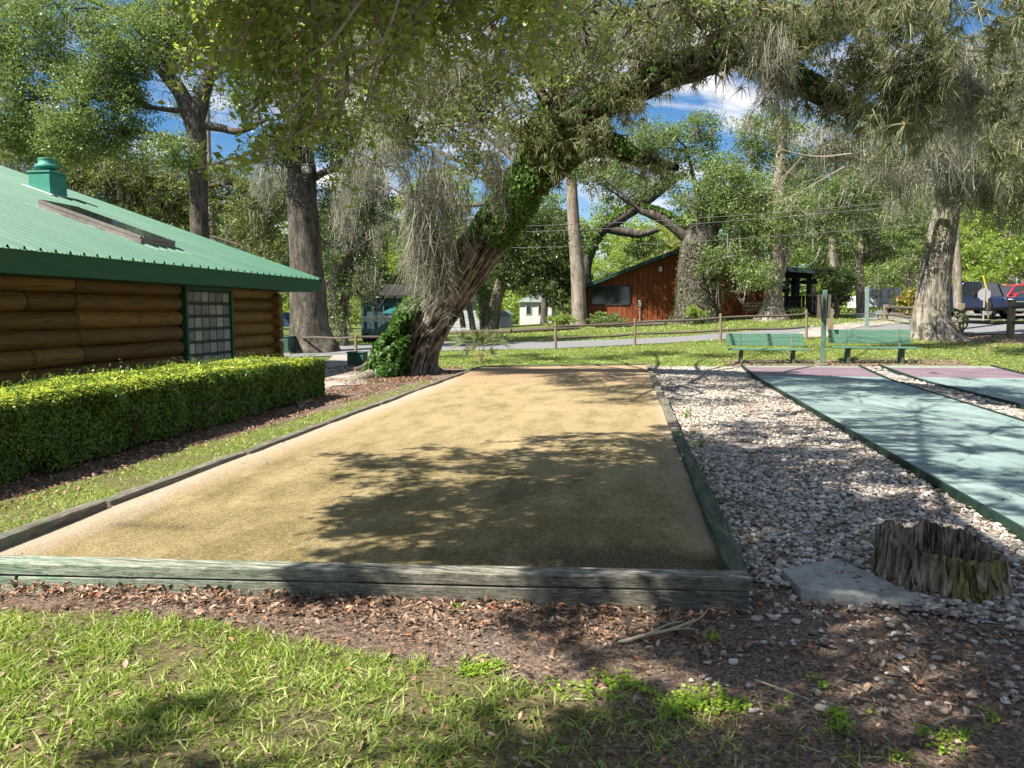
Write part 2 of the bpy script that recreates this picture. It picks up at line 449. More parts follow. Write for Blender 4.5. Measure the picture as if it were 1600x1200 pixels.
# ------------------------------------------------------------------ ground sheet
def axis_pts(lo, hi, a, b, step, growth=1.16):
    m = list(np.arange(a, b + 1e-6, step)); s_ = step
    while m[-1] < hi: s_ *= growth; m.append(m[-1] + s_)
    s_ = step
    while m[0] > lo: s_ *= growth; m.insert(0, m[0] - s_)
    return np.array(m)
gx = axis_pts(-700, 700, -11, 14, .14); gy = axis_pts(-120, 1500, 1, 26, .14, 1.07)
XX, YY = np.meshgrid(gx, gy)
ZZ = hz(XX, YY)
GP = np.stack([XX.ravel(), YY.ravel()], 1)
nz = fbm(np.c_[GP * 2.2, np.zeros(len(GP))], 3) - .5
Zr = ZZ.ravel() + nz * .03 * (np.hypot(GP[:, 0], GP[:, 1]) < 40)
inside = inpoly(GP, np.array([FR[:2] + A(-.12, .12), FL[:2], LF[:2], BL[:2], BR[:2]]))
Zr[inside] -= .1
Zr[inpoly(GP, ROAD)] -= .03
ny, nx = XX.shape; idx = np.arange(nx * ny).reshape(ny, nx)
Q = np.stack([idx[:-1, :-1], idx[:-1, 1:], idx[1:, 1:], idx[1:, :-1]], -1).reshape(-1, 4)
gm = MB(); gm.add(np.c_[GP, Zr], Q)
m, nt, out = mat_new('lawn and bare ground'); pos = objco(nt)
att = nd(nt, 'Attribute', attribute_name='grass').outputs['Fac']
f1 = noise(nt, pos, 55, 6, .75); f2 = noise(nt, pos, 3.1, 6, .65); f3 = noise(nt, pos, 190, 3, .7)
dirt = ramp(nt, f1, [(.33, (.03, .022, .017)), (.45, (.12, .09, .07)), (.54, (.26, .2, .158)), (.66, (.5, .4, .32))])
vor = nd(nt, 'TexVoronoi', ins={'Vector': pos, 'Scale': 38., 'Randomness': 1.0})
chip = nd(nt, 'SeparateColor', ins={0: vor.outputs['Color']}).outputs[0]
chips = ramp(nt, chip, [(0, (.05, .032, .022)), (.4, (.16, .1, .066)), (.7, (.26, .165, .11)), (.93, (.42, .3, .2)), (.97, (.36, .13, .05))], 'CONSTANT')
dirt = mixc(nt, maprange(nt, noise(nt, pos, 1.9, 5, .7), .45, .65, 0, .7), dirt, chips)
gr = ramp(nt, f1, [(.3, (.035, .058, .012)), (.5, (.085, .13, .024)), (.68, (.16, .2, .05)), (.8, (.25, .23, .09))])
gr = mixc(nt, maprange(nt, f2, .5, .72), gr, (.19, .16, .07))
thatch = ramp(nt, f1, [(.3, (.05, .04, .02)), (.45, (.13, .105, .055)), (.58, (.25, .2, .11)), (.72, (.42, .34, .21))])
yy = nd(nt, 'SeparateXYZ', ins={0: pos}).outputs[1]; gr = mixc(nt, maprange(nt, yy, 4.6, 22, .85, .1), gr, thatch)
fac = maprange(nt, math_(nt, 'ADD', att, math_(nt, 'MULTIPLY', math_(nt, 'SUBTRACT', f2, .5), .5)), .3, .62)
col = mixc(nt, fac, dirt, gr)
finish(nt, out, col, .95, .1, bumpn(nt, math_(nt, 'ADD', f1, math_(nt, 'MULTIPLY', f3, .4)), .8, .03))
M_ground = m
og = gm.build('ground', m, smooth=True); tag(og, kind='structure')
at = og.data.attributes.new('grass', 'FLOAT', 'POINT'); at.data.foreach_set('value', grassness(GP).astype(np.float32))

# ------------------------------------------------------------------ sheets laid on it
from mathutils.geometry import delaunay_2d_cdt
def sheet(name, poly, mat, dz=.012, step=.8, zf=None, kind='structure'):
    poly = np.asarray(poly, float)[:, :2]; lo = poly.min(0); hi = poly.max(0)
    ex = [];
    for i in range(len(poly)):
        a, b = poly[i], poly[(i + 1) % len(poly)]; k = max(1, int(np.linalg.norm(b - a) / step))
        ex += [a + (b - a) * t for t in np.arange(k) / k]
    ex = np.array(ex); n = len(ex)
    g = np.stack(np.meshgrid(np.arange(lo[0], hi[0], step), np.arange(lo[1], hi[1], step)), -1).reshape(-1, 2)
    g = g[inpoly(g, poly)]
    pts = np.vstack([ex, g])
    v, e, f, *_ = delaunay_2d_cdt([Vector(p) for p in pts], [(i, (i + 1) % n) for i in range(n)], [], 1, 1e-5)
    V = np.array([tuple(p) for p in v]); z = (hz(V[:, 0], V[:, 1]) if zf is None else zf(V)) + dz
    fs = []
    for t in f:
        a, b, c = [V[i] for i in t[:3]]
        fs.append(tuple(t) if (b[0] - a[0]) * (c[1] - a[1]) - (b[1] - a[1]) * (c[0] - a[0]) > 0 else tuple(t[::-1]))
    mb = MB(); mb.add(np.c_[V, z], fs)
    o = mb.build(name, mat, smooth=True); tag(o, kind=kind); return o
m, nt, out = mat_new('old asphalt'); pos = objco(nt)
f1 = noise(nt, pos, 120, 4, .8); f2 = noise(nt, pos, .8, 5, .7)
c = ramp(nt, f1, [(.3, (.11, .112, .12)), (.55, (.19, .193, .205)), (.75, (.3, .3, .3))]); c = mixc(nt, math_(nt, 'MULTIPLY', f2, .5), c, (.2, .18, .15))
finish(nt, out, c, .9, .2, bumpn(nt, f1, .5, .01)); M_asph = m
sheet('road', ROAD, M_asph, .015, .9)
LOT = gpx([(1340, 500), (1330, 489), (1480, 486), (1800, 486), (1900, 498), (1600, 500.5), (1480, 502)])
sheet('parking_lot', LOT, M_asph, .03, 1.5)
DRIVE = gpx([(1225, 528), (1290, 528), (1345, 511), (1420, 505), (1420, 499), (1330, 504), (1270, 514)])
m, nt, out = mat_new('pale concrete'); pos = objco(nt)
f1 = noise(nt, pos, 60, 5, .8); f2 = noise(nt, pos, 1.5, 5, .7)
c = ramp(nt, f1, [(.3, (.26, .23, .2)), (.7, (.4, .37, .33))]); c = mixc(nt, maprange(nt, f2, .45, .7), c, (.17, .13, .1))
finish(nt, out, c, .9, .2, bumpn(nt, f1, .3, .01)); M_conc = m
sheet('driveway', DRIVE, M_conc, .03, .8)
sheet('walkway', WALK, M_conc, .02, .4)

# the sand court
m, nt, out = mat_new('sand court'); pos = objco(nt)
g1 = noise(nt, pos, 150, 3, .8); g2 = noise(nt, pos, 1.15, 6, .68, .5); g3 = noise(nt, vscale(nt, pos, (1.6, .55, 1)), 2.2, 6, .7); g4 = math_(nt, 'ADD', math_(nt, 'MULTIPLY', noise(nt, pos, 55, 6, .8), .65), math_(nt, 'MULTIPLY', noise(nt, pos, 150, 2, .8), .35))
sand = ramp(nt, g4, [(.36, (.14, .105, .053)), (.46, (.295, .225, .117)), (.54, (.41, .32, .177)), (.64, (.59, .49, .32))])
olive = ramp(nt, g4, [(.34, (.055, .042, .018)), (.47, (.16, .125, .055)), (.56, (.27, .215, .10)), (.67, (.46, .38, .2))])
yc = nd(nt, 'SeparateXYZ', ins={0: pos}).outputs[1]
base = mixc(nt, maprange(nt, math_(nt, 'ADD', g3, maprange(nt, yc, 9.5, 5.0, -.03, .13)), .42, .68), sand, olive)
dry = mixc(nt, maprange(nt, g2, .52, .75, 0, .7), base, ramp(nt, g4, [(.38, (.27, .2, .1)), (.5, (.445, .34, .183)), (.62, (.6, .49, .3))]))
edge = nd(nt, 'Attribute', attribute_name='edge').outputs['Fac']
pink = ramp(nt, g4, [(.36, (.25, .195, .135)), (.5, (.42, .34, .25)), (.62, (.58, .49, .38))])
col = mixc(nt, maprange(nt, math_(nt, 'ADD', edge, math_(nt, 'MULTIPLY', math_(nt, 'SUBTRACT', g3, .5), 1.0)), .35, .8), dry, pink)
far_ = nd(nt, 'Attribute', attribute_name='far').outputs['Fac']
red = ramp(nt, g4, [(.35, (.20, .13, .08)), (.5, (.36, .25, .15)), (.65, (.5, .37, .24))])
col = mixc(nt, maprange(nt, math_(nt, 'ADD', far_, math_(nt, 'MULTIPLY', math_(nt, 'SUBTRACT', g2, .5), .8)), .35, .75), col, red)
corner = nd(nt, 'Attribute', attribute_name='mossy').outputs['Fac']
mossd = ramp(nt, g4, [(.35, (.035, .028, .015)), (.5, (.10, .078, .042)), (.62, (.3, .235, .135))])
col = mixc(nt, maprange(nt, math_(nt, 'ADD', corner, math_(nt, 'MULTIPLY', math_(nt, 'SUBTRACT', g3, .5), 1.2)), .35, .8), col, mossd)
finish(nt, out, col, .95, .1, bumpn(nt, math_(nt, 'ADD', g4, math_(nt, 'MULTIPLY', g1, .5)), .7, .02)); M_sand = m
ins_ = .05
cp = np.array([FR[:2] + A(-.06, .06), FL[:2] + A(0, .06), LF[:2] + A(.05, 0), BL[:2] + A(.05, -.05), BR[:2] + A(-.06, -.05)])
def court_z(V):
    n = fbm(np.c_[V * .9, np.zeros(len(V))], 3) - .5
    return .115 + .03 * n - .03 * np.clip((V[:, 1] - 8) / 12, 0, 1)
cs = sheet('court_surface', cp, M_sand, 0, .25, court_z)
V = np.empty(len(cs.data.vertices) * 3, np.float32); cs.data.vertices.foreach_get('co', V); V = V.reshape(-1, 3)[:, :2]
def dseg(P, a, b):
    a = a[:2]; b = b[:2]; t = np.clip(((P - a) @ (b - a)) / np.dot(b - a, b - a), 0, 1); return np.linalg.norm(P - a - t[:, None] * (b - a), axis=1)
ed = np.clip(1 - dseg(V, LF, BL) / .75, 0, 1); ed = np.maximum(ed, np.clip(1 - dseg(V, FR, BR) / .45, 0, 1) * .9)
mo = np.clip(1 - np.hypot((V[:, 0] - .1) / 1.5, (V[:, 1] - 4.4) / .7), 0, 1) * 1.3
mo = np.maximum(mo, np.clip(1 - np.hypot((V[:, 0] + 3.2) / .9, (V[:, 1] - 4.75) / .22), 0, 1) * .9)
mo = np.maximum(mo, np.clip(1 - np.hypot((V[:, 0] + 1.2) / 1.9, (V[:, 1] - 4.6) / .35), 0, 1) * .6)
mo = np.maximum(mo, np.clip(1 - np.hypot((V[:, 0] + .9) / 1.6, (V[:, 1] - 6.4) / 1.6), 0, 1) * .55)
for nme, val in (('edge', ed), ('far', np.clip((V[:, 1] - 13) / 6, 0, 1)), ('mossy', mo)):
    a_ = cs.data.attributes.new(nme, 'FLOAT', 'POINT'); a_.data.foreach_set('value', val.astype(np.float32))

# gravel bed and shuffleboard slabs
S1L0, S1L1 = atZ(1155, 573, .08), atZ(1600, 826, .08); S1R0, S1R1 = atZ(1322, 572, .08), atZ(1600, 659, .08)
S2L0, S2L1 = atZ(1349, 571, .08), atZ(1600, 633, .08); S2R0, S2R1 = atZ(1480, 568, .08), atZ(1600, 588, .08)
def ext(a, b, y): return a + (b - a) * ((y - a[1]) / (b[1] - a[1]))
m, nt, out = mat_new('turquoise court paint'); pos = objco(nt)
g1 = noise(nt, pos, 1.1, 6, .7, .4); g2 = noise(nt, pos, 60, 4, .7); g3 = noise(nt, vscale(nt, pos, (2.5, .5, 1)), 2.0, 5, .7)
c = ramp(nt, g1, [(.3, (.135, .19, .182)), (.5, (.20, .268, .255)), (.7, (.285, .35, .335))])
c = mixc(nt, maprange(nt, g3, .5, .72), c, (.12, .185, .175)); c = mixc(nt, maprange(nt, g2, .62, .75, 0, .5), c, (.1, .16, .14))
spots = maprange(nt, noise(nt, pos, 14, 3, .7), .64, .68, 0, .8); c = mixc(nt, spots, c, (.07, .09, .075))
yy = nd(nt, 'SeparateXYZ', ins={0: pos}).outputs[1]
pk = ramp(nt, g1, [(.3, (.135, .095, .115)), (.7, (.215, .155, .18))])
c = mixc(nt, maprange(nt, yy, 18.72, 18.74), c, pk); c = mixc(nt, maprange(nt, yy, 20.68, 20.7), c, (.24, .26, .22))
spot2 = maprange(nt, noise(nt, pos, 38, 4, .8), .66, .7, 0, .6); c = mixc(nt, spot2, c, (.2, .17, .13))
vc = nd(nt, 'TexVoronoi', feature='DISTANCE_TO_EDGE', ins={'Vector': nd(nt, 'Mapping', ins={'Vector': pos, 'Scale': (.5, .35, .01)}).outputs[0], 'Scale': 1.0}).outputs['Distance']
c = mixc(nt, maprange(nt, math_(nt, 'ADD', vc, math_(nt, 'MULTIPLY', math_(nt, 'SUBTRACT', noise(nt, pos, 5, 4, .7), .5), .05)), .0, .006, .75, 0), c, (.05, .06, .05))
finish(nt, out, c, .7, .3, bumpn(nt, g2, .25, .01)); M_turq = m
M_edge = flat_mat('green edge strip', (.012, .034, .023), .6, .3, .5, 20)
def slab(l0, l1, r0, r1, y0, y1, n=60):
    mb = MB(); ys = np.linspace(y0, y1, n)
    for i in range(n - 1):
        a, b = ext(l0, l1, ys[i]), ext(l0, l1, ys[i + 1]); c_, d = ext(r0, r1, ys[i]), ext(r0, r1, ys[i + 1])
        V = []
        for p in (a, c_, d, b): V.append((p[0], p[1], .08 + max(0, hz(p[0], p[1]) - .02)))
        V = np.array(V); Lw = V - A(0, 0, .12); mb.add(np.vstack([V, Lw]), [(0, 1, 2, 3), (0, 3, 7, 4), (1, 5, 6, 2)])
        if i == 0: mb.add(np.vstack([V, Lw]), [(0, 4, 5, 1)])
        if i == n - 2: mb.add(np.vstack([V, Lw]), [(3, 2, 6, 7)])
    return mb
for (a, b, c_, d, y0, y1) in ((S1L0, S1L1, S1R0, S1R1, 3.0, 21.0), (S2L0, S2L1, S2R0, S2R1, 3.0, 21.2)):
    o = slab(a, b, c_, d, y0, y1).build('shuffleboard_court', M_turq); tag(o, kind='structure')
    e = MB()
    p0, p1 = ext(a, b, y0), ext(a, b, y1)
    for q0, q1, sg in ((ext(a, b, y0), ext(a, b, y1), -1), (ext(c_, d, y0), ext(c_, d, y1), 1)):
        k = 40
        for i in range(k):
            u0 = q0 + (q1 - q0) * i / k; u1 = q0 + (q1 - q0) * (i + 1) / k
            u0 = A(u0[0] + sg * .025, u0[1], hz(u0[0], u0[1]) + .042); u1 = A(u1[0] + sg * .025, u1[1], hz(u1[0], u1[1]) + .042)
            e.beam(u0, u1 , .03, .11)
    o = e.build('court_edge_strip', M_edge); tag(o, kind='structure')
m, nt, out = mat_new('gravel bed'); pos = objco(nt)
vo = nd(nt, 'TexVoronoi', ins={'Vector': pos, 'Scale': 26.}); vc = nd(nt, 'SeparateColor', ins={0: vo.outputs['Color']}).outputs[0]
c = ramp(nt, vc, [(0, (.10, .085, .075)), (.35, (.25, .22, .2)), (.7, (.42, .39, .36)), (1, (.6, .57, .53))])
c = mixc(nt, maprange(nt, vo.outputs['Distance'], .012, .03), c, (.06, .045, .035)) if False else c
c = mixc(nt, maprange(nt, noise(nt, pos, 2.2, 5, .7), .5, .7), c, (.13, .085, .06))
finish(nt, out, c, .9, .2, bumpn(nt, vo.outputs['Distance'], .8, .04)); M_grav = m
GRAV = np.array([ext(FR, BR, 4.6)[:2] + A(.05, 0), ext(FR, BR, 21)[:2] + A(.05, 0), ext(S1L0, S1L1, 21)[:2] - A(.06, 0), ext(S1L0, S1L1, 3.5)[:2] - A(.06, 0), (2.6, 3.9), (1.3, 4.3)])
sheet('gravel_bed', GRAV, M_grav, .01, .3, lambda V: .02 * (fbm(np.c_[V * 1.5, np.zeros(len(V))], 3) - .5) + hz(V[:, 0], V[:, 1]))
GRAV2 = np.array([ext(S1R0, S1R1, 3)[:2] + A(.06, 0), ext(S2L0, S2L1, 3)[:2] - A(.06, 0), ext(S2L0, S2L1, 21)[:2] - A(.06, 0), ext(S1R0, S1R1, 21)[:2] + A(.06, 0)])
sheet('gravel_bed', GRAV2, M_grav, .02, .3)
# ------------------------------------------------------------------ log cabin
m, nt, out = mat_new('stained logs'); pos = objco(nt); g = nd(nt, 'NewGeometry')
st = vscale(nt, pos, (9, .8, 9)); n1 = noise(nt, st, 3.5, 6, .7, .3); n2 = noise(nt, pos, 1.3, 4)
v = math_(nt, 'ADD', math_(nt, 'MULTIPLY', n1, .75), math_(nt, 'MULTIPLY', g.outputs['Random Per Island'], .3))
c = ramp(nt, v, [(.25, (.07, .034, .008)), (.5, (.17, .088, .021)), (.75, (.27, .15, .04))])
c = mixc(nt, maprange(nt, n2, .5, .75, 0, .6), c, (.1, .065, .035))
crack = maprange(nt, noise(nt, vscale(nt, pos, (16, .5, 16)), 2.2, 4, .55), .60, .66, 0, .85)
c = mixc(nt, crack, c, (.05, .025, .01))
finish(nt, out, c, .6, .35, bumpn(nt, n1, .35, .02)); M_log = m
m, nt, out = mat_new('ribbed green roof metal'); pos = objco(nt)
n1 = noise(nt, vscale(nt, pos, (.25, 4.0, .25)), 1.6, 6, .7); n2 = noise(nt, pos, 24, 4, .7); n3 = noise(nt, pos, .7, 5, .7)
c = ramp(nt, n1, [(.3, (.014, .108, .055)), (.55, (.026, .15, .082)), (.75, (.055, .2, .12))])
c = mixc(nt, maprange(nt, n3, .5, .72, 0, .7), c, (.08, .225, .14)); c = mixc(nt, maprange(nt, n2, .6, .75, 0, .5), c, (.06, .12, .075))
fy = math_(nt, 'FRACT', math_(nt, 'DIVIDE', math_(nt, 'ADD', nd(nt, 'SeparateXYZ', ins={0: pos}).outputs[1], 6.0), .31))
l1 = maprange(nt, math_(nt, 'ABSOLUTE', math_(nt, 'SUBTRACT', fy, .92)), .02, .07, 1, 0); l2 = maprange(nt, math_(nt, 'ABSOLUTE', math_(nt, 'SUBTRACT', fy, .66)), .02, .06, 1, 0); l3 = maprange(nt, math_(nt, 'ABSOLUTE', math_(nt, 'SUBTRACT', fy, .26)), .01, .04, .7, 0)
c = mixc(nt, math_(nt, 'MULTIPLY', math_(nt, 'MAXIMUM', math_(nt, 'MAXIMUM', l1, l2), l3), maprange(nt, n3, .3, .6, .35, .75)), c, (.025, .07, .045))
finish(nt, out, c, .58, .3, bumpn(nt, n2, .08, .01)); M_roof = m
M_fascia = flat_mat('green fascia paint', (.02, .09, .044), .6, .3, .35, 5, .1, stretch=(3, .5, 6), dirt=(.05, .1, .05))
M_vent = flat_mat('green vent metal', (.045, .23, .165), .5, .4, .15, 4)
M_trimgreen = flat_mat('green trim paint', (.02, .085, .045), .5, .4, .3, 10)
M_grey = flat_mat('weathered grey metal', (.33, .31, .28), .5, .4, .25, 14)
M_white = flat_mat('white sealant', (.62, .62, .58), .8, .2, .3, 25, dirt=(.3, .25, .2))
m, nt, out = mat_new('glass block'); pos = objco(nt)
vo = noise(nt, pos, 34, 2, .5, 1.5); g = nd(nt, 'NewGeometry')
c = ramp(nt, math_(nt, 'ADD', math_(nt, 'MULTIPLY', vo, .7), math_(nt, 'MULTIPLY', g.outputs['Random Per Island'], .3)), [(.3, (.10, .115, .11)), (.55, (.26, .285, .275)), (.75, (.6, .63, .6))])
finish(nt, out, c, .12, .8, bumpn(nt, vo, .6, .02)); M_block = m
m, nt, out = mat_new('dark window glass'); pos = objco(nt)
finish(nt, out, ramp(nt, noise(nt, pos, .8, 3), [(.3, (.008, .01, .012)), (.7, (.02, .026, .03))]), .06, .8); M_glass = m
M_gap = flat_mat('dark joint filler', (.03, .018, .01), .9, .1)

K = 1.36; XW = -7.0 * K; YE = 14.6 * K; SL = .343; XE = -6.3 * K; ZE = 1.6 + .65 * K
cabin = thing('log_cabin', 'log cabin with a ribbed green metal roof behind the clipped hedge', 'cabin', (XW - 3, 8, 0))
wm = MB(); rad = .122 * K; pitch = .2325 * K
def log_y(y0, y1, x, z, r, seed):
    n = max(6, int((y1 - y0) / .35)); ys = np.linspace(y0 + .004, y1 - .004, n); e = .06
    ys = np.concatenate([[y0 + .004, y0 + .012, y0 + .035], np.linspace(y0 + e + .03, y1 - e - .03, n), [y1 - .035, y1 - .012, y1 - .004]])
    rr = np.ones(len(ys)) * r * (1 + .06 * (vnoise(np.c_[ys * .8, ys * 0 + seed, ys * 0]) - .5)); rr[[0, -1]] *= .62; rr[[1, -2]] *= .86; rr[[2, -3]] *= .97
    P = np.c_[x + .02 * (vnoise(np.c_[ys * .5, ys * 0 + seed * 3.1, ys * 0]) - .5), ys, z + .02 * (vnoise(np.c_[ys * .5, ys * 0 + seed * 5.1, ys * 0 + 4]) - .5)]
    wm.tube(P, rr, 20, bump=.012, bf=6, seed=seed)
joints = {0: [121], 1: [45, 121], 2: [122, 217], 3: [125], 4: [52, 130], 5: [55], 6: [140], 7: [80, 200], 8: [110]}
ywin0, ywin1 = atX(283, 500, XW + .02)[1], atX(354.5, 500, XW + .02)[1]
for k in range(9):
    z = 1.6 + .48 * K - (k + .55) * pitch
    br = [-6.0] + [float(atX(px, 486, XW + .12)[1]) for px in joints[k]] + [ywin0 - .07]
    for i in range(len(br) - 1): log_y(br[i], br[i + 1], XW - .03, z, rad * (1.02 if (i + k) % 2 else .98), k * 10 + i)
    prot = .5 if k % 2 else .24
    log_y(ywin1 + .06, YE + prot, XW - .03, z, rad, k * 10 + 7)
    # logs of the far gable wall, crossing at the corner (their ends stick out)
    zz_ = z + pitch * .5
    xs = np.array([-19, -14, XW + .1, XW + .27 - .05, XW + .3]); rr = np.array([1, 1, 1, .97, .8]) * rad * .95
    if zz_ < 2.1: wm.tube(np.c_[xs, xs * 0 + YE - .02, xs * 0 + zz_], rr, 16, bump=.01, seed=k)
wm.build('wall', M_log, cabin, smooth=True)
b = MB(); b.box((XW - 5.3, 6.9, 1.0), (10.2, 25.4, 2.2)); b.box((XW - .2, 6.9, 1.1), (.08, 25.5, 2.1)); b.build('wall_core', M_gap, cabin)
# roof
rib = .31; ys = []
y = -6.0; YR = 15.45 * K
prof = []
while y < YR - .05:
    prof += [(y, 0), (y + .045, 0), (y + .06, .022), (y + .075, 0), (y + .135, 0), (y + .15, .022), (y + .165, 0), (y + .2, 0), (y + .225, .055), (y + .255, .055), (y + .28, 0)]; y += rib
prof.append((YR, 0)); prof = np.array(prof)
rm = MB(); XR = -14.2 * K
def roofz(x): return ZE + SL * (XE - x) if x > XR else ZE + SL * (XE - XR) - SL * (XR - x)
for (xa, xb) in ((XE + .03, XR), (XR, XR - 10.7)):
    ks = 8; xs = np.linspace(xa, xb, ks); V = []
    for x in xs:
        V.append(np.c_[np.full(len(prof), x), prof[:, 0], prof[:, 1] + roofz(x)])
    V = np.vstack(V); n = len(prof); idx = np.arange(ks * n).reshape(ks, n)
    Q = np.stack([idx[:-1, :-1], idx[:-1, 1:], idx[1:, 1:], idx[1:, :-1]], -1).reshape(-1, 4)[:, ::-1]
    rm.add(V, Q)
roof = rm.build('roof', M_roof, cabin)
rc = MB()
# rake trim along the far gable edge and short ridge pieces
for x0, x1 in ((XE + .02, XR), ):
    rc.beam((x0, YR - .04, roofz(x0) + .02), (x1, YR - .04, roofz(x1) + .02), .14, .045)
    rc.beam((x0, YR + .05, roofz(x0) - .06), (x1, YR + .05, roofz(x1) - .06), .03, .2)
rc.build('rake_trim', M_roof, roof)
fm = MB(); fm.box((XE - .015, (YR - 6) / 2, ZE - .18), (.05, YR + 6, .346)); fm.box((XE - .6, (YR - 6) / 2, ZE - .34), (1.12, YR + 5.9, .02))
fm.build('fascia', M_fascia, cabin)
pn = A(SL, 0, 1.0); pp = A(XE, 0, ZE)
sa, sb, sc = atPlane(222, 383, pp, pn), atPlane(264, 383, pp, pn), atPlane(108, 334, pp, pn)
def onroof(x, y, h=0): return A(x, y, roofz(x) + h)
sy0, sy1 = sa[1], sa[1] + 1.15; sx0, sx1 = sa[0], sc[0]
sky_ = MB()
for (p, q) in (((sx0, sy0), (sx1, sy0)), ((sx0, sy1), (sx1, sy1)), ((sx0, sy0), (sx0, sy1)), ((sx1, sy0), (sx1, sy1))):
    sky_.beam(onroof(*p, .06), onroof(*q, .06), .07, .13); sky_.beam(onroof(*p, .16), onroof(*q, .16), .09, .06)
sk = sky_.build('skylight', flat_mat('brown skylight frame', (.17, .15, .13), .5, .4, .25, 14), cabin)
pm = MB(); pm.add([onroof(sx0, sy0 + .03, .196), onroof(sx0, sy1 - .03, .196), onroof(sx1, sy1 - .03, .196), onroof(sx1, sy0 + .03, .196)], [(0, 1, 2, 3)]); pm.build('pane', M_glass, sk)
n = 40
for (xa, xb, ya, yb) in ((sx0 + .38, sx0 + .02, sy0 - .1, sy1 + .25), (sx0, sx1 - .3, sy0 - .24, sy0 - .03), (sx0, sx1 - .3, sy1 + .03, sy1 + .2)):
    fl = MB(); gx_ = np.linspace(xa, xb, 14); gy_ = np.linspace(ya, yb, 14)
    for i in range(13):
        for j in range(13):
            if vnoise(A([gx_[i] * 4, gy_[j] * 4, 3.]))[0] > .34:
                fl.add([onroof(gx_[i], gy_[j], .026), onroof(gx_[i + 1], gy_[j], .026), onroof(gx_[i + 1], gy_[j + 1], .026), onroof(gx_[i], gy_[j + 1], .026)], [(0, 1, 2, 3)])
    fl.build('flashing', M_white, sk)
va, vb = atPlane(45, 292, pp, pn), atPlane(79, 306, pp, pn)
vw = vb[0] - va[0]; vx1 = vb[0]; vy0 = vb[1]; vx0 = float(atY(45, 290, vy0)[0]); vw = vx1 - vx0; vd = max(.4, min(vw * 1.3, float(atX(105, 300, vx1)[1]) - vy0)); vc = A((vx0 + vx1) / 2, vy0 + vd / 2, 0)
ztop = float(atY(79, 268, vy0)[2]); zb = roofz(vx1) - .05
vm = MB(); vm.box((vc[0], vc[1], (ztop + zb) / 2), (vw, vd, ztop - zb), bev=.006); vm.box((vc[0], vc[1], ztop + .01), (vw + .05, vd + .05, .05), bev=.006)
vt = vm.build('roof_vent', M_vent, cabin)
cm = MB(); r_ = vw * .5; kz = vw / .62
cm.lathe([(r_ * .55, ztop + .03 * kz), (r_ * .55, ztop + .14 * kz), (r_ * .92, ztop + .13 * kz), (r_ * .95, ztop + .15 * kz), (r_ * .95, ztop + .2 * kz), (r_ * .88, ztop + .23 * kz), (r_ * .66, ztop + .25 * kz), (r_ * .66, ztop + .36 * kz), (r_ * .68, ztop + .37 * kz), (r_ * .66, ztop + .39 * kz), (.001, ztop + .42 * kz)], (vc[0], vc[1], 0), 28)
cm.build('vent_cap', M_vent, vt, smooth=True)
for (a_, b_) in (((vx0 - .1, vy0 - .09), (vx1 + .14, vy0 - .09)), ((vx1 + .1, vy0 - .12), (vx1 + .1, vy0 + vd + .1))):
    bf = MB(); bf.beam(onroof(*a_, .05), onroof(*b_, .05), .13, .02); bf.build('flashing', M_white, vt)
# glass-block window
zt, zb = 1.6 + .37 * K, .0; fw = .08
win = MB()
for yy_ in (ywin0, ywin1): win.box((XW + .1, yy_, (zt + zb) / 2), (.16, fw, zt - zb), bev=.006)
win.box((XW + .1, (ywin0 + ywin1) / 2, zt), (.17, ywin1 - ywin0 + fw, fw), bev=.006); win.box((XW + .1, (ywin0 + ywin1) / 2, zb), (.17, ywin1 - ywin0 + fw, fw), bev=.006)
wf = win.build('window', M_trimgreen, cabin)
gb = MB(); ncol, nrow = 6, 7; bw = (ywin1 - ywin0 - fw) / ncol; bh = (zt - zb - fw) / nrow
for i in range(ncol):
    for j in range(nrow):
        gb.box((XW + .09, ywin0 + fw / 2 + (i + .5) * bw, zb + fw / 2 + (j + .5) * bh), (.09, bw - .034, bh - .034), bev=.03)
gb.build('glass_blocks', M_block, wf)
mo_ = MB(); mo_.box((XW + .07, (ywin0 + ywin1) / 2, (zt + zb) / 2), (.09, ywin1 - ywin0 - .02, zt - zb - .02)); mo_.build('mortar', flat_mat('mortar', (.06, .065, .06), .9), wf)

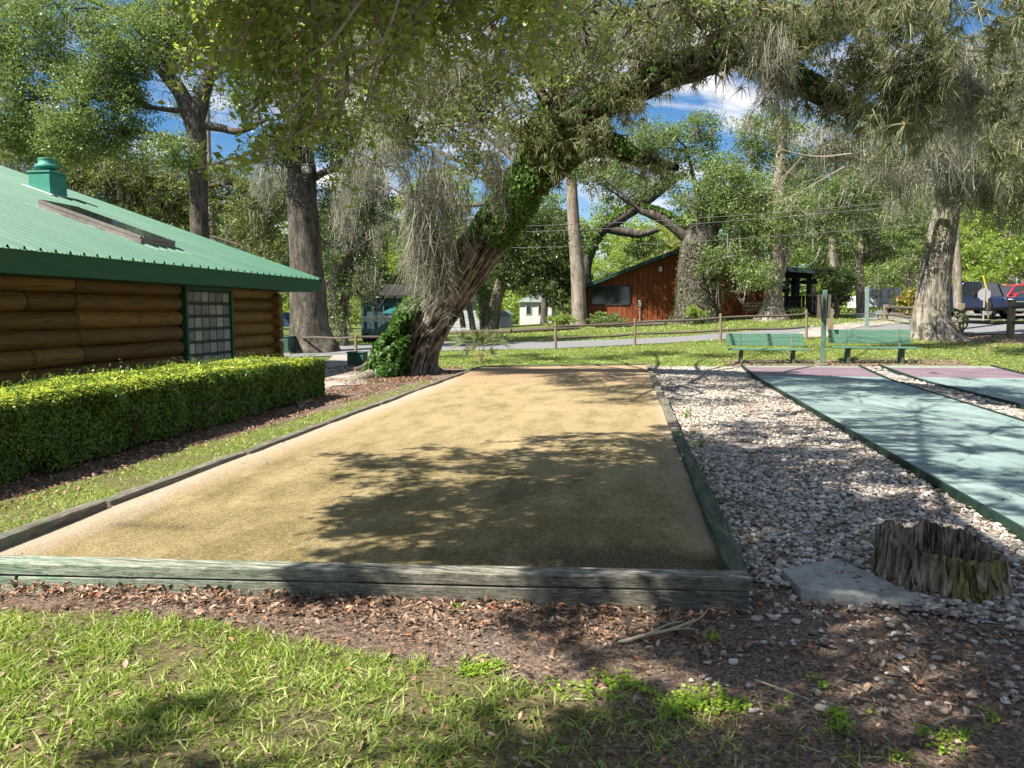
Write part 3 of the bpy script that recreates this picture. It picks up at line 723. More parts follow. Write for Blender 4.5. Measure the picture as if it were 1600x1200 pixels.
# ------------------------------------------------------------------ clipped hedge
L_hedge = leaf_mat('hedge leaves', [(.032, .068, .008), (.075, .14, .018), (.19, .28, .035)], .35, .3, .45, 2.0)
M_twig = flat_mat('twigs', (.06, .045, .03), .9, .1, .4, 30)
hx0, hx1, hy0, hy1 = -6.85, -5.5, 2.6, 13.6
def htop(x, y): return .80 - .008 * (y - 6) + .055 * (fbm(np.stack([x * 2.2, y * 1.3, x * 0], -1), 3) - .5) * 2
hm = MB()
def hedge_pts(n, side):
    if side == 'top':
        x = rng.uniform(hx0, hx1, n); u = rng.random(n); y = hy0 + (hy1 - hy0) * u
        dx = np.minimum(x - hx0, hx1 - x); z = htop(x, y) - .09 * np.clip(1 - dx / .13, 0, 1) ** 2 - .10 * np.clip(1 - (hy1 - y) / .2, 0, 1) ** 2
        z -= np.abs(rng.normal(0, .035, n)); nr = np.c_[np.clip((x - hx1 + .13) / .13, 0, 1), x * 0, np.ones(n)]
    elif side == 'front':
        y = rng.uniform(hy0, hy1, n); zt_ = htop(np.full(n, hx1), y) - .05; z = .04 + (zt_ - .02) * rng.random(n) ** .9
        x = hx1 + .14 * (fbm(np.stack([y * 2.5, z * 3, y * 0], -1), 3) - .5) * 2 - np.abs(rng.normal(0, .04, n)) - .06 * np.clip(1 - z / .2, 0, 1) - .05 * np.clip((z - zt_ + .1) / .1, 0, 1)
        nr = np.c_[np.ones(n), y * 0, np.full(n, .35)]
    else:
        x = rng.uniform(hx0, hx1, n); z = .04 + (htop(x, np.full(n, hy1)) - .08) * rng.random(n) ** .9
        y = hy1 + .08 * (fbm(np.stack([x * 2.5, z * 3, x * 0 + 9], -1), 3) - .5) * 2 - np.abs(rng.normal(0, .04, n)); nr = np.c_[x * 0, np.ones(n), np.full(n, .35)]
        if side == 'back': nr = nr
    return np.c_[x, y, z], nr
for side, n in (('top', 95000), ('front', 75000), ('end', 14000)):
    P, nr = hedge_pts(n, side); nr = unit(nr) + rng.normal(0, .55, (n, 3)); ax = rdir(n) + A(0, 0, .8) + .5 * unit(nr)
    leaves(hm, P, .036 + .0012 * np.clip(P[:, 1] - 6, 0, 9), nr, ax, .52, .4)
for k in range(760):   # sprigs that escaped the shears
    y = rng.uniform(3, 13.4); x = rng.uniform(hx0 + .05, hx1 - .03); z = float(htop(np.array([x]), np.array([y]))[0]); h = rng.uniform(.03, .15) * (1.3 if rng.random() < .15 else .8); n = 9
    t = rng.random(n); P = np.c_[x + rng.normal(0, .018, n), y + rng.normal(0, .018, n), z + h * t]
    leaves(hm, P, .034, rng.normal(0, .6, (n, 3)) + A(0, 0, .6), rdir(n) + A(0, 0, 1.2), .45)
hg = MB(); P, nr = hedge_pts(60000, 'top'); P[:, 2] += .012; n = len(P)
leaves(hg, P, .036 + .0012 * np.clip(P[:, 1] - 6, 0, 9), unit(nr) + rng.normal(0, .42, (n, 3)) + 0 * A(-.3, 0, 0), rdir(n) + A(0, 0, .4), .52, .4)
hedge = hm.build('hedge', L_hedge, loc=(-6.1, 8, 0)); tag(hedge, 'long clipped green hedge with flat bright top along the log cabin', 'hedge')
hg.build('sunlit_new_growth', leaf_mat('young sunlit hedge leaves', [(.22, .30, .025), (.40, .48, .055), (.58, .62, .13)], .35, .38, .45, 2.0), hedge)  # young lime leaves, their colour raised to carry the top's sunlight
tw = MB()
tw.box((-6.12, 8.1, .4), (1.0, 10.8, .66), bev=.1)
for k in range(260):
    y = rng.uniform(3, 13.5); x = rng.uniform(hx0 + .1, hx1 - .1); a = A(x, y, 0); q = a + A(rng.normal(0, .2), rng.normal(0, .2), rng.uniform(.4, .7))
    tw.tube([a, (a + q) / 2 + rng.normal(0, .03, 3), q], [.012, .008, .003], 5, caps=False)
tw.build('branches', M_twig, hedge)

# ------------------------------------------------------------------ timbers round the sand court
m, nt, out = mat_new('peeling green timber'); pos = objco(nt); rot = nd(nt, 'Mapping', ins={'Vector': pos, 'Scale': (.9, 7, 9)}).outputs[0]
n1 = noise(nt, rot, 5.2, 9, .8, .5); n2 = noise(nt, pos, 4.4, 8, .8); n3 = noise(nt, pos, 80, 4, .8)
c = ramp(nt, n1, [(.28, (.075, .14, .095)), (.44, (.17, .27, .19)), (.55, (.34, .38, .29)), (.7, (.6, .56, .47))])
c = mixc(nt, maprange(nt, nd(nt, 'SeparateXYZ', ins={0: pos}).outputs[0], -3.3, -1.1, .08, .95), c, ramp(nt, n2, [(.3, (.035, .03, .024)), (.45, (.105, .094, .074)), (.58, (.17, .155, .122)), (.72, (.27, .25, .2))]))
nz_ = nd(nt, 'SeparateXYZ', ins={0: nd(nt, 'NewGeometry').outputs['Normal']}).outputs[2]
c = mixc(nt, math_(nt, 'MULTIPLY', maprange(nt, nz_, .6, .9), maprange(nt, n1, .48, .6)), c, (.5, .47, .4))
c = mixc(nt, maprange(nt, n3, .6, .78, 0, .6), c, (.06, .05, .04))
chip = maprange(nt, noise(nt, nd(nt, 'Mapping', ins={'Vector': pos, 'Scale': (6, 22, 26)}).outputs[0], 2.2, 6, .75), .57, .6)
c = mixc(nt, math_(nt, 'MULTIPLY', chip, .8), c, ramp(nt, n1, [(.35, (.1, .085, .065)), (.6, (.4, .36, .29))]))
grainl = maprange(nt, noise(nt, nd(nt, 'Mapping', ins={'Vector': pos, 'Scale': (1.2, 60, 70)}).outputs[0], 2., 3, .6), .58, .66, 0, .6); c = mixc(nt, grainl, c, (.035, .035, .028))
finish(nt, out, c, .85, .2, bumpn(nt, math_(nt, 'SUBTRACT', math_(nt, 'ADD', n1, math_(nt, 'MULTIPLY', n3, .3)), math_(nt, 'MULTIPLY', grainl, .8)), .9, .015)); M_peel = m
m, nt, out = mat_new('weathered landscape timber'); pos = objco(nt); rot = nd(nt, 'Mapping', ins={'Vector': pos, 'Scale': (8, 1.1, 8)}).outputs[0]
n1 = noise(nt, rot, 3.2, 7, .75, .4); n2 = noise(nt, pos, 3.1, 6, .75); g = nd(nt, 'NewGeometry')
c = ramp(nt, n1, [(.28, (.05, .04, .03)), (.5, (.16, .14, .11)), (.7, (.3, .27, .22))])
c = mixc(nt, maprange(nt, n2, .5, .64, 0, .65), c, (.06, .13, .085))
finish(nt, out, c, .9, .15, bumpn(nt, n1, .7, .015)); M_timber = m
m2_, nt, out = mat_new('mossy green timber'); pos = objco(nt); rot = nd(nt, 'Mapping', ins={'Vector': pos, 'Scale': (8, 1.1, 8)}).outputs[0]
n1 = noise(nt, rot, 3.2, 7, .75, .4); n2 = noise(nt, pos, 3.1, 6, .75)
c = ramp(nt, n1, [(.28, (.026, .033, .022)), (.5, (.068, .092, .058)), (.7, (.2, .19, .14))])
c = mixc(nt, maprange(nt, n2, .5, .68, 0, .7), c, (.1, .085, .06))
finish(nt, out, c, .9, .15, bumpn(nt, n1, .7, .015)); M_mossy = m2_
def lerp(a, b, t): return np.asarray(a) + (np.asarray(b) - np.asarray(a)) * t
ft = thing('front_timber', 'peeling green plank edge across the near end of the sand court', 'timber', (FR[0] - 2, FR[1], 0))
fdir = unit((FL - FR)[None])[0]; nrm = A(-fdir[1], fdir[0], 0); nrm = nrm if nrm[1] > 0 else -nrm
def along(t): p = FR + fdir * t; return p
Ltot = np.linalg.norm(FL - FR)
cap = MB(); k = 60
def wob(t, s): return .006 * (vnoise(np.c_[np.atleast_1d(t) * 1.7, np.full(1, s), np.zeros(1)])[0] - .5)
def plank(mb, t0, t1, zb, zt, y0, y1, n=40, s=1, z_lo=None):
    """sawn plank along the court's near edge with slightly wavy arrises"""
    ts = np.linspace(t0, t1, n); V = []
    for t in ts:
        p = along(t); w1, w2 = wob(t, s), wob(t, s + 5)
        for (yy_, z_) in ((y0 + w1, zb), (y1, zb), (y1, zt + w2), (y0 + .008 + w1, zt + w2), (y0 + w1, zt - .008 + w2)):
            V.append((p[0] + nrm[0] * yy_, p[1] + nrm[1] * yy_, z_))
    V = np.array(V); idx = np.arange(n * 5).reshape(n, 5); a = idx[:-1]; b_ = idx[1:]
    Q = np.stack([a, np.roll(a, -1, 1), np.roll(b_, -1, 1), b_], -1).reshape(-1, 4)
    mb.add(V, Q); mb.add(V[idx[0]], [(4, 3, 2, 1, 0)]); mb.add(V[idx[-1]], [(0, 1, 2, 3, 4)])
plank(cap, -.0, Ltot, .128, .19, -.004, .125)
cap.build('cap_plank', M_peel, ft)
tj = np.linalg.norm(FR - atZ(45, 895, .1))
bm_ = MB(); plank(bm_, .012, tj - .012, -.06, .117, .000, .1, 40, 3); bm_.build('face_board', M_peel, ft)
bm_ = MB(); plank(bm_, tj + .012, Ltot, -.06, .117, .001, .1, 12, 4); bm_.build('face_board', M_peel, ft)
ordn = ['first', 'second', 'third', 'fourth', 'fifth', 'sixth', 'seventh', 'eighth', 'ninth']
def timber(a, b, w, h, mat, label, group, seed, round_=True):
    a = np.asarray(a); b = np.asarray(b); L = np.linalg.norm(b - a); n = max(6, int(L / .2)); dd = (b - a) / L; sdv = np.cross(dd, (0, 0, 1)); sdv /= np.linalg.norm(sdv)
    ts = np.linspace(0, 1, n); sh = [(-.5, -.9), (.5, -.9), (.5, -.25), (.42, -.06), (.25, 0), (-.25, 0), (-.42, -.06), (-.5, -.25)] if round_ else [(-.5, -.9), (.5, -.9), (.5, -.05), (.46, 0), (-.46, 0), (-.5, -.05)]
    V = []
    for i, t in enumerate(ts):
        c = a + (b - a) * t; e = 1 - .12 * (i in (0, n - 1))
        for (u, v_) in sh:
            j = (vnoise(np.array([[t * L * 3, u * 4 + seed * 9, v_ * 4]]))[0] - .5) * .016
            V.append(c + sdv * (u * w * e + j) + A(0, 0, v_ * h * 1.6 + j * .8 + (0 if i not in (0, n - 1) else -.008 * (v_ > -.5))))
    m_ = len(sh); V = np.array(V); idx = np.arange(n * m_).reshape(n, m_); A_ = idx[:-1]; B_ = idx[1:]
    Q = np.stack([A_, np.roll(A_, -1, 1), np.roll(B_, -1, 1), B_], -1).reshape(-1, 4)
    mb = MB(); mb.add(V, Q); mb.add(V[idx[0]], [tuple(range(m_))[::-1]]); mb.add(V[idx[-1]], [tuple(range(m_))])
    o = mb.build('border_timber', mat, loc=(a + b) / 2 * A(1, 1, 0)); return tag(o, label, 'timber', group)
LF2 = LF.copy()
nl = 8
for i in range(nl):
    a, b = lerp(LF2, BL, i / nl + .0012), lerp(LF2, BL, (i + 1) / nl - .0012)
    a = a + A(rng.normal(0, .008), 0, rng.normal(0, .006)); b = b + A(rng.normal(0, .008), 0, rng.normal(0, .006))
    timber(a, b, .115, .1, M_timber, f'{ordn[i]} rounded grey timber from the near end, along the hedge side of the sand court', 'grey timbers along the left edge of the court', i)
RS = FR + A(-.045, .13, -.005)
nr_ = 7; cuts = [0, .155, .3, .44, .58, .72, .86, 1.0]
for i in range(nr_):
    a, b = lerp(RS, BR + A(-.05, 0, 0), cuts[i] + .0015), lerp(RS, BR + A(-.05, 0, 0), cuts[i + 1] - .0015)
    a = a + A(rng.normal(0, .008), 0, rng.normal(0, .008)) * (i > 0); b = b + A(rng.normal(0, .008), 0, rng.normal(0, .008))
    timber(a, b, .12, .1, M_mossy if i < 2 else M_timber, f'{ordn[i]} mossy timber from the near end, between the sand court and white gravel', 'mossy timbers along the gravel edge of the court', i + 20, False)
for i in range(2):
    a, b = lerp(BL, BR, i / 2 + .002), lerp(BL, BR, (i + 1) / 2 - .002)
    timber(a, b, .1, .09, M_mossy, ('dark timber across the far end of the court, beside the leaning oak', 'dark timber across the far end of the court, beside the gravel')[i], 'timbers across the far end of the court', i + 40, False)

# ------------------------------------------------------------------ hollow stump
sc_ = A(1.86, 4.74, 0.0); SR = .30
na, nr2 = 200, 26
ang = np.linspace(0, 2 * np.pi, na, endpoint=False)
def rim(a):
    q = np.c_[np.cos(a) * 1.6, np.sin(a) * 1.6, a * 0]
    base = .262 + .034 * np.sin(a - .4) + .012 * (fbm(q * 1.6 + 5, 2) - .5) * 2
    j = np.c_[np.cos(a) * 5, np.sin(a) * 5, a * 0 + 2]
    amp = .02 + .016 * np.clip(np.sin(a - 1.0), 0, 1) + .012 * np.clip(np.cos(a - 2.9), 0, 1)
    return base + amp * 1.5 * (vnoise(j) - .5) * 2 * np.where(np.sin(a) < -.2, .45, 1) + .014 * (vnoise(j * 4.2) - .5) * 2
rm_ = rim(ang); Vo = []
for k in range(nr2):
    t = k / (nr2 - 1); z = rm_ * t
    q = np.c_[np.cos(ang) * 9, np.sin(ang) * 9, np.full(na, 0) + z * 1.2]
    ridge = np.abs(vnoise(q) - .5) * 2; fine = vnoise(np.c_[np.cos(ang) * 26, np.sin(ang) * 26, z * 3])
    r = SR * (1 + .13 * (1 - t) ** 3 * (1 + .8 * np.cos(ang + .5)) + .04 * (1 - t)) + .05 * (ridge - .5) + .03 * (fine - .5) + .03 * np.cos(2 * ang + 1)
    Vo.append(np.c_[sc_[0] + r * np.cos(ang), sc_[1] + r * np.sin(ang), z - .02])
for k in range(12):
    t = 1 - k / 11; z = np.minimum(rm_, rm_ * t + .1 * (1 - t)) - .008
    q = np.c_[np.cos(ang) * 7, np.sin(ang) * 7, z * 2]
    r = SR * (.88 - .10 * (1 - t)) + .06 * (vnoise(q) - .5) + .02 * (vnoise(q * 3) - .5)
    if k == 0: z = rm_ - .012
    Vo.append(np.c_[sc_[0] + r * np.cos(ang), sc_[1] + r * np.sin(ang), z])
nv = len(Vo); idx = np.arange(nv * na).reshape(nv, na); a_, b_ = idx[:-1], idx[1:]
Q = np.stack([a_, np.roll(a_, -1, 1), np.roll(b_, -1, 1), b_], -1).reshape(-1, 4)
sm = MB(); sm.add(np.vstack(Vo), Q); sm.add(Vo[-1], [tuple(range(na))])
m, nt, out = mat_new('rotten stump wood'); pos = objco(nt); st = vscale(nt, pos, (1, 1, .13))
n1 = noise(nt, st, 34, 6, .75, .3); n2 = noise(nt, pos, 6, 5, .7); n3 = noise(nt, st, 90, 4, .7)
c = ramp(nt, n1, [(.3, (.03, .02, .012)), (.42, (.16, .115, .076)), (.53, (.33, .26, .185)), (.66, (.54, .46, .36))])
sp = nd(nt, 'SeparateXYZ', ins={0: pos})
mf = math_(nt, 'MULTIPLY', maprange(nt, math_(nt, 'ABSOLUTE', math_(nt, 'SUBTRACT', sp.outputs[0], 1.98)), .12, .34, 1, 0), maprange(nt, n2, .4, .56))
mf = math_(nt, 'MULTIPLY', mf, maprange(nt, sp.outputs[1], 4.6, 4.5))
c = mixc(nt, math_(nt, 'MULTIPLY', mf, .75), c, ramp(nt, n1, [(.3, (.05, .045, .01)), (.55, (.26, .22, .035)), (.75, (.42, .37, .08))]))
inn = maprange(nt, nd(nt, 'SeparateXYZ', ins={0: nd(nt, 'NewGeometry').outputs['Normal']}).outputs[2], .3, .8)
ck = maprange(nt, noise(nt, vscale(nt, pos, (1, 1, .07)), 30, 3, .6, .6), .55, .62, 0, .75); c = mixc(nt, ck, c, (.012, .008, .005))
finish(nt, out, c, .92, .1, bumpn(nt, math_(nt, 'SUBTRACT', math_(nt, 'ADD', n1, math_(nt, 'MULTIPLY', n3, .5)), ck), 1.0, .03)); M_stump = m
o = sm.build('tree_stump', M_stump, loc=sc_, smooth=False); tag(o, 'hollow rotten tree stump with a ragged rim on the gravel edge', 'stump')
# ------------------------------------------------------------------ broken concrete slab
zs = .085
top = [atZ(*p, z) for p, z in (((1222, 890), .055), ((1308, 872), .05), ((1380, 905), .045), ((1454, 941), .035), ((1355, 932), .05), ((1253, 921), .065))]
top = np.array(top); sl = MB(); n = len(top)
cent = top.mean(0); sl2 = top + (top - cent) * A(.012, .012, 0) - A(0, 0, .012); bot = sl2 - A(0, 0, .06)
V = np.vstack([top, sl2, bot]); fs = [tuple(range(n))[::-1]] + [(i, n + i, n + (i + 1) % n, (i + 1) % n)[::-1] for i in range(n)] + [(n + i, 2 * n + i, 2 * n + (i + 1) % n, n + (i + 1) % n)[::-1] for i in range(n)]
fs = [f[::-1] for f in fs]
ar = np.cross(top[1] - top[0], top[2] - top[0])[2]
if ar < 0: fs = [f[::-1] for f in fs]
sl.add(V, [f[::-1] for f in fs])
o = sl.build('concrete_slab', flat_mat('grey concrete paver', (.3, .3, .275), .9, .2, .3, 16, .3, dirt=(.13, .13, .11)), loc=cent * A(1, 1, 0)); tag(o, 'broken grey concrete slab lying beside the stump', 'slab')
# ------------------------------------------------------------------ fallen sticks
M_stick = flat_mat('bleached stick', (.36, .29, .2), .85, .2, .35, 30)
def stick(pts, r, label, twigs=(), z=.03):
    P = np.array([atZ(*p, z + .012 * i) for i, p in enumerate(pts)]); mb = MB(); mb.tube(catmull(P, 5), np.linspace(r, r * .45, len(catmull(P, 5))), 7, bump=.15, bf=20)
    for tw_ in twigs:
        Q_ = np.array([atZ(*p, z + .02 + .02 * i) for i, p in enumerate(tw_)]); mb.tube(catmull(Q_, 4), np.linspace(r * .6, r * .2, len(catmull(Q_, 4))), 5)
    o = mb.build('fallen_stick', M_stick, loc=P[0] * A(1, 1, 0), smooth=True); return tag(o, label, 'stick')
stick([(968, 1004), (1010, 992), (1045, 984), (1078, 972), (1084, 966)], .011, 'forked pale stick lying in the dirt by the corner of the court', [[(1045, 984), (1075, 982), (1092, 984)], [(1075, 976), (1098, 962), (1107, 950)], [(1010, 992), (1045, 975), (1070, 970)]])
stick([(1180, 1062), (1240, 1084), (1262, 1092)], .005, 'thin curved twig lying on the dark leaf litter', [])
stick([(1458, 1132), (1490, 1120), (1534, 1118)], .005, 'bent pale twig near the lower edge of the bare ground', [])
stick([(1180, 905), (1195, 892), (1207, 884)], .008, 'short stick beside the court corner and the concrete slab', [[(1195, 892), (1200, 884)]])
# ------------------------------------------------------------------ trees
L_oak = leaf_mat('oak leaves', [(.055, .09, .026), (.135, .20, .06), (.30, .37, .14)], .35, .45, .35, .9)
L_dark = leaf_mat('dark oak leaves', [(.024, .044, .012), (.06, .098, .026), (.16, .21, .07)], .3, .4, .45, .9)
L_lime = leaf_mat('bright leaves', [(.10, .165, .026), (.21, .295, .055), (.37, .44, .12)], .45, .45, .35, .6)
L_olive = leaf_mat('olive leaves', [(.05, .07, .02), (.13, .165, .045), (.28, .31, .11)], .38, .45, .35, .9)
L_near = leaf_mat('broad near leaves', [(.10, .16, .03), (.225, .305, .065), (.44, .49, .16)], .5, .38, .5, 2.5)
L_ivy = leaf_mat('ivy leaves', [(.016, .045, .008), (.045, .11, .016), (.15, .26, .045)], .35, .5, .3, 3)
L_moss = leaf_mat('spanish moss', [(.13, .13, .095), (.25, .245, .185), (.43, .42, .34)], .4, .9, .1, 1.5, (1, 1, .95), 1.3)
L_air = leaf_mat('air plant blades', [(.07, .08, .036), (.175, .19, .092), (.40, .40, .235)], .4, .7, .2, 2.2, (1, 1, .8), 1.5)
L_fern = leaf_mat('limb fern', [(.03, .075, .01), (.075, .15, .02), (.22, .28, .04)], .35, .5, .3, 1.5)
B_oak = bark_mat('dark oak bark', (.01, .008, .007), (.06, .049, .04), (.21, .185, .155), 1.0, (.085, .09, .055))
B_lean = bark_uv('furrowed oak bark', (.01, .008, .007), (.085, .07, .057), (.27, .24, .20))
B_limb = bark_uv('shaded limb bark', (.006, .005, .004), (.04, .033, .027), (.13, .115, .095), (.05, .06, .03))  # trunk bark darkened: the limbs' shaded silhouette is painted into the colour
B_greyuv = bark_uv('grey furrowed oak bark', (.06, .052, .043), (.19, .165, .135), (.36, .325, .275), (.15, .15, .08))
B_grey = bark_mat('grey oak bark', (.03, .024, .019), (.17, .14, .11), (.42, .37, .3), .9, (.15, .15, .08))
B_pale = bark_mat('pale pine bark', (.045, .036, .03), (.18, .15, .12), (.36, .31, .26), .8)
M_bare = flat_mat('bare grey twigs', (.3, .26, .21), .85, .2, .35, 20)

def path3(pts, Y):
    """pts: (px, py, rpx[, Y]) -> points and radii"""
    P, r = [], []
    for p in pts:
        y = p[3] if len(p) > 3 else Y
        q = atY(p[0], p[1], y); dpt = proj(q)[2]; P.append(q); r.append(p[2] / F * dpt)
    return np.array(P), np.array(r)
def limb(mb, pts, Y, sides=14, n=8, bump=.10, bf=2.2, seed=0, foot=False, wig=.0):
    P, r = path3(pts, Y)
    if foot:   # carry the base down into the ground and flare it
        b = P[0].copy(); g = float(hz(b[0], b[1])); P = np.vstack([[b[0], b[1], g - .35], P]); r = np.concatenate([[r[0] * 1.25], r])
    C = catmull(np.c_[P, r], n); Q = C[:, :3].copy(); rr = np.maximum(C[:, 3], .004)
    if wig:
        Q[1:-1] += (np.stack([vnoise(Q[1:-1] * 1.3 + k * 31) for k in range(3)], -1) - .5) * wig
    mb.tube(Q, rr, sides, bump=bump, bf=bf, seed=seed); return Q, rr
def clump_leaves(mb, C, rad, per, size, flat=.65, up=.5, aspect=.5, fold=0, droop=0.):
    """C (n,3) clump centres; `per` leaves each"""
    n = len(C)
    if n == 0: return
    k = np.repeat(np.arange(n), per); rad = np.asarray(rad) * np.ones(n)
    off = rng.normal(0, .5, (len(k), 3)) * rad[k][:, None] * A(1, 1, flat)
    # each clump is a few twigs: pull leaves on to lines
    tw = rdir(n * 5).reshape(n, 5, 3) * A(1, 1, .55) + A(0, 0, .12)
    ti = rng.integers(0, 5, len(k)); tt = rng.random(len(k)) ** .7
    line = tw[k, ti] * (rad[k] * tt * 1.15)[:, None]
    P = C[k] + line + off * .38
    nr = rng.normal(0, .75, (len(k), 3)) + A(0, 0, up)
    ax = unit(tw[k, ti]) * .8 + rng.normal(0, .7, (len(k), 3)) + A(0, 0, -droop)
    leaves(mb, P, size, nr, ax, aspect, .4, fold)
def in_blob(c, r, n, inner=.15):
    u = rng.uniform(inner, 1, n) ** .5
    return c + rdir(n) * u[:, None] * r
def moss(mb, An, length, per=14, spread=.06, width=.012, seed=0):
    """hanging beards: An (n,3) anchors; each a tangle of curled strands that thins towards its tip"""
    n = len(An)
    if n == 0: return
    Ls = np.asarray(length) * np.ones(n) * rng.uniform(.3, 1.25, n) ** 1.1
    sway = rng.normal(0, .10, (n, 3)) * A(1, 1, 0); per = max(5, int(per * .7)); wd_ = np.maximum(width, .0013 * np.linalg.norm(An - CAM, axis=1)) * rng.uniform(.55, 1.2, n)
    k = np.repeat(np.arange(n), per)
    P = An[k] + rng.normal(0, 1, (len(k), 3)) * A(spread, spread, spread * .6) * rng.uniform(.4, 1.5, n)[k][:, None]
    L = Ls[k] * rng.uniform(.25, 1.0, len(k))
    D = A(0, 0, -1.) + rng.normal(0, .16, (len(k), 3)) + sway[k]; bend = rng.normal(0, .16, (len(k), 3)) * A(1, 1, 0)
    blades(mb, P, D, L, wd_[k], bend, 5)
    k2 = np.repeat(np.arange(n), int(per * 3)); t = rng.random(len(k2)) ** 1.3
    P2 = An[k2] + sway[k2] * (Ls[k2] * t)[:, None] + rng.normal(0, 1, (len(k2), 3)) * A(spread, spread, .02) * (1.15 - .8 * t)[:, None] + A(0, 0, -1) * (Ls[k2] * t * .92)[:, None]
    D2 = rdir(len(k2)) * 1.0 + A(0, 0, -.45); b2 = A(0, 0, -.5) + rng.normal(0, .75, (len(k2), 3))
    blades(mb, P2, D2, np.minimum(Ls[k2] * .3, .16) * rng.uniform(.4, 1.2, len(k2)), wd_[k2] * .75, b2, 4)
def tuft(mb, P, size, n=60, width=.009, down=.25, r0=.03):
    """air plants: grassy rosettes at P (m,3), most blades arching over and down"""
    P = np.repeat(P, 4, 0) + rng.normal(0, 1, (len(P) * 4, 3)) * np.asarray(size) * .42; m = len(P); n = int(n * .42); k = np.repeat(np.arange(m), n); sz = .60 * np.asarray(size) * rng.uniform(.6, 1.2, m)
    D = rdir(len(k)) * A(1, 1, .8) + A(0, 0, -down) + rng.normal(0, .3, (m, 3))[k]
    blades(mb, P[k] + unit(D) * r0 * rng.random((len(k), 1)), D, sz[k] * rng.uniform(.35, 1.15, len(k)), max(width, .0012 * float(np.linalg.norm(P - CAM, axis=1).mean())), A(0, 0, -.5) + rng.normal(0, .22, (len(k), 3)), 4)
def on_path(Q, n, t0=0, t1=1):
    s = rng.uniform(t0, t1, n) * (len(Q) - 1); i = np.minimum(s.astype(int), len(Q) - 2); f = (s - i)[:, None]
    return Q[i] * (1 - f) + Q[i + 1] * f, s
def ivy(mb, Q, rr, n, t0, t1, size, side, spread=1.9, out=.06):
    """leaves hugging a limb; `side`: the direction the growth prefers"""
    P, s = on_path(Q, n, t0, t1); r = np.interp(s, np.arange(len(rr)), rr)
    T = unit(np.gradient(Q, axis=0))[np.clip(s.astype(int), 0, len(Q) - 1)]
    d = rdir(n) + spread * unit(np.asarray(side, float)[None]); d = unit(d - T * np.sum(d * T, 1)[:, None])
    patch = vnoise(P * 1.7 + 5)
    P = P + d * (r * 1.02 + out * (.4 + 2.2 * rng.random(n) * patch))[:, None]
    leaves(mb, P, size, d * .9 + rng.normal(0, .55, (n, 3)), rng.normal(0, .6, (n, 3)) + A(0, 0, -.5), .72, .4)
TREES = []
def tree(name, label, Y, trunk, blobs, mat, bark, size=.13, cov=1.25, limbs=(), mossn=0, mossl=1.0, clump=.55, cat='tree', group=None, twigs=True, mossw=.02, sides=14, per=34):
    """trunk: [(px,py,rpx)...]; blobs: [(px,py,rx,ry[,Y])]"""
    P0 = atY(trunk[0][0], trunk[0][1], Y); root = thing(name, label, cat, (P0[0], P0[1], float(hz(P0[0], P0[1]))), group)
    tm = MB(); Q, rr = limb(tm, trunk, Y, sides, 8, .12, 1.6, seed=len(TREES), foot=True, wig=.0)
    paths = [(Q, rr)]
    for l in limbs: paths.append(limb(tm, l, Y, 10, 7, .12, 2.2, seed=len(TREES) + 3))
    cm = MB(); mm = MB(); tops = Q[int(len(Q) * .55):]; An = []
    for b in blobs:
        y = b[4] if len(b) > 4 else Y + rng.uniform(-1.2, 1.2)
        c = atY(b[0], b[1], y); dp = proj(c)[2]; rx, rz = b[2] / F * dp, b[3] / F * dp; r = A(rx, max(rx, rz) * .8, rz)
        if twigs:
            allp = np.vstack([tops] + [p[0][len(p[0]) // 3:] for p in paths[1:]]); j = np.argmin(np.linalg.norm(allp - c, axis=1) + 1.2 * np.maximum(0, allp[:, 2] - c[2]))
            a = allp[j]; mid = (a + c) / 2 + A(0, 0, .12 * np.linalg.norm(c - a)) + rng.normal(0, .25, 3)
            Lr = min(.16, .035 + .012 * np.linalg.norm(c - a)); pth = catmull([a, mid, c], 6); tm.tube(pth, np.linspace(Lr, Lr * .35, len(pth)), 7, bump=.15, bf=3)
            for q in in_blob(c, r * .9, 7):
                st = pth[rng.integers(len(pth) // 2, len(pth))]; p2 = catmull([st, (st + q) / 2 + rng.normal(0, .15, 3), q], 4); tm.tube(p2, np.linspace(Lr * .35, .008, len(p2)), 5, caps=False)
        apx = math.pi * b[2] * b[3]; lpx = (size * F / dp) ** 2 * .5 * .5 * .62
        N = 1.75 * cov * apx / lpx; ncl = max(4, int(N / per))
        C = in_blob(c, r, ncl); keep = fbm(C * .55 + 3.3 * len(TREES), 2) > .33; C = C[keep]
        clump_leaves(cm, C, clump, per, size)
        if mossn:
            k = max(1, int(mossn * apx / 6000)); M_ = in_blob(c, r * A(1, 1, .9), k); An.append(M_)
    tm.build('trunk', bark, root, smooth=True)
    cm.build('crown', mat, root)
    if mossn:
        An = np.vstack(An); moss(mm, An, mossl, 12, .09 + .002 * Y, mossw); mm.build('hanging_moss', L_moss, root)['kind'] = 'stuff'
    TREES.append(root); return root, paths

# ---- the great leaning oak beside the court
oak = thing('live_oak', 'great leaning live oak with ivy and hanging moss by the far left court corner', 'tree', OAKB)
tm = MB()
Qt, Rt = [], []
trunk_px = [(634, 586, 56, 19.2), (639, 568, 46, 19.1), (650, 545, 35, 19.0), (668, 510, 31, 18.9), (692, 474, 29, 18.7), (722, 434, 28, 18.4), (753, 390, 28, 18.1), (786, 345, 28, 17.8), (810, 305, 28, 17.5), (828, 268, 25, 17.2)]
P, r = path3(trunk_px, 19); P[0][2] = -.25
C = catmull(np.c_[P, r], 26); Qt, Rt = C[:, :3], C[:, 3]
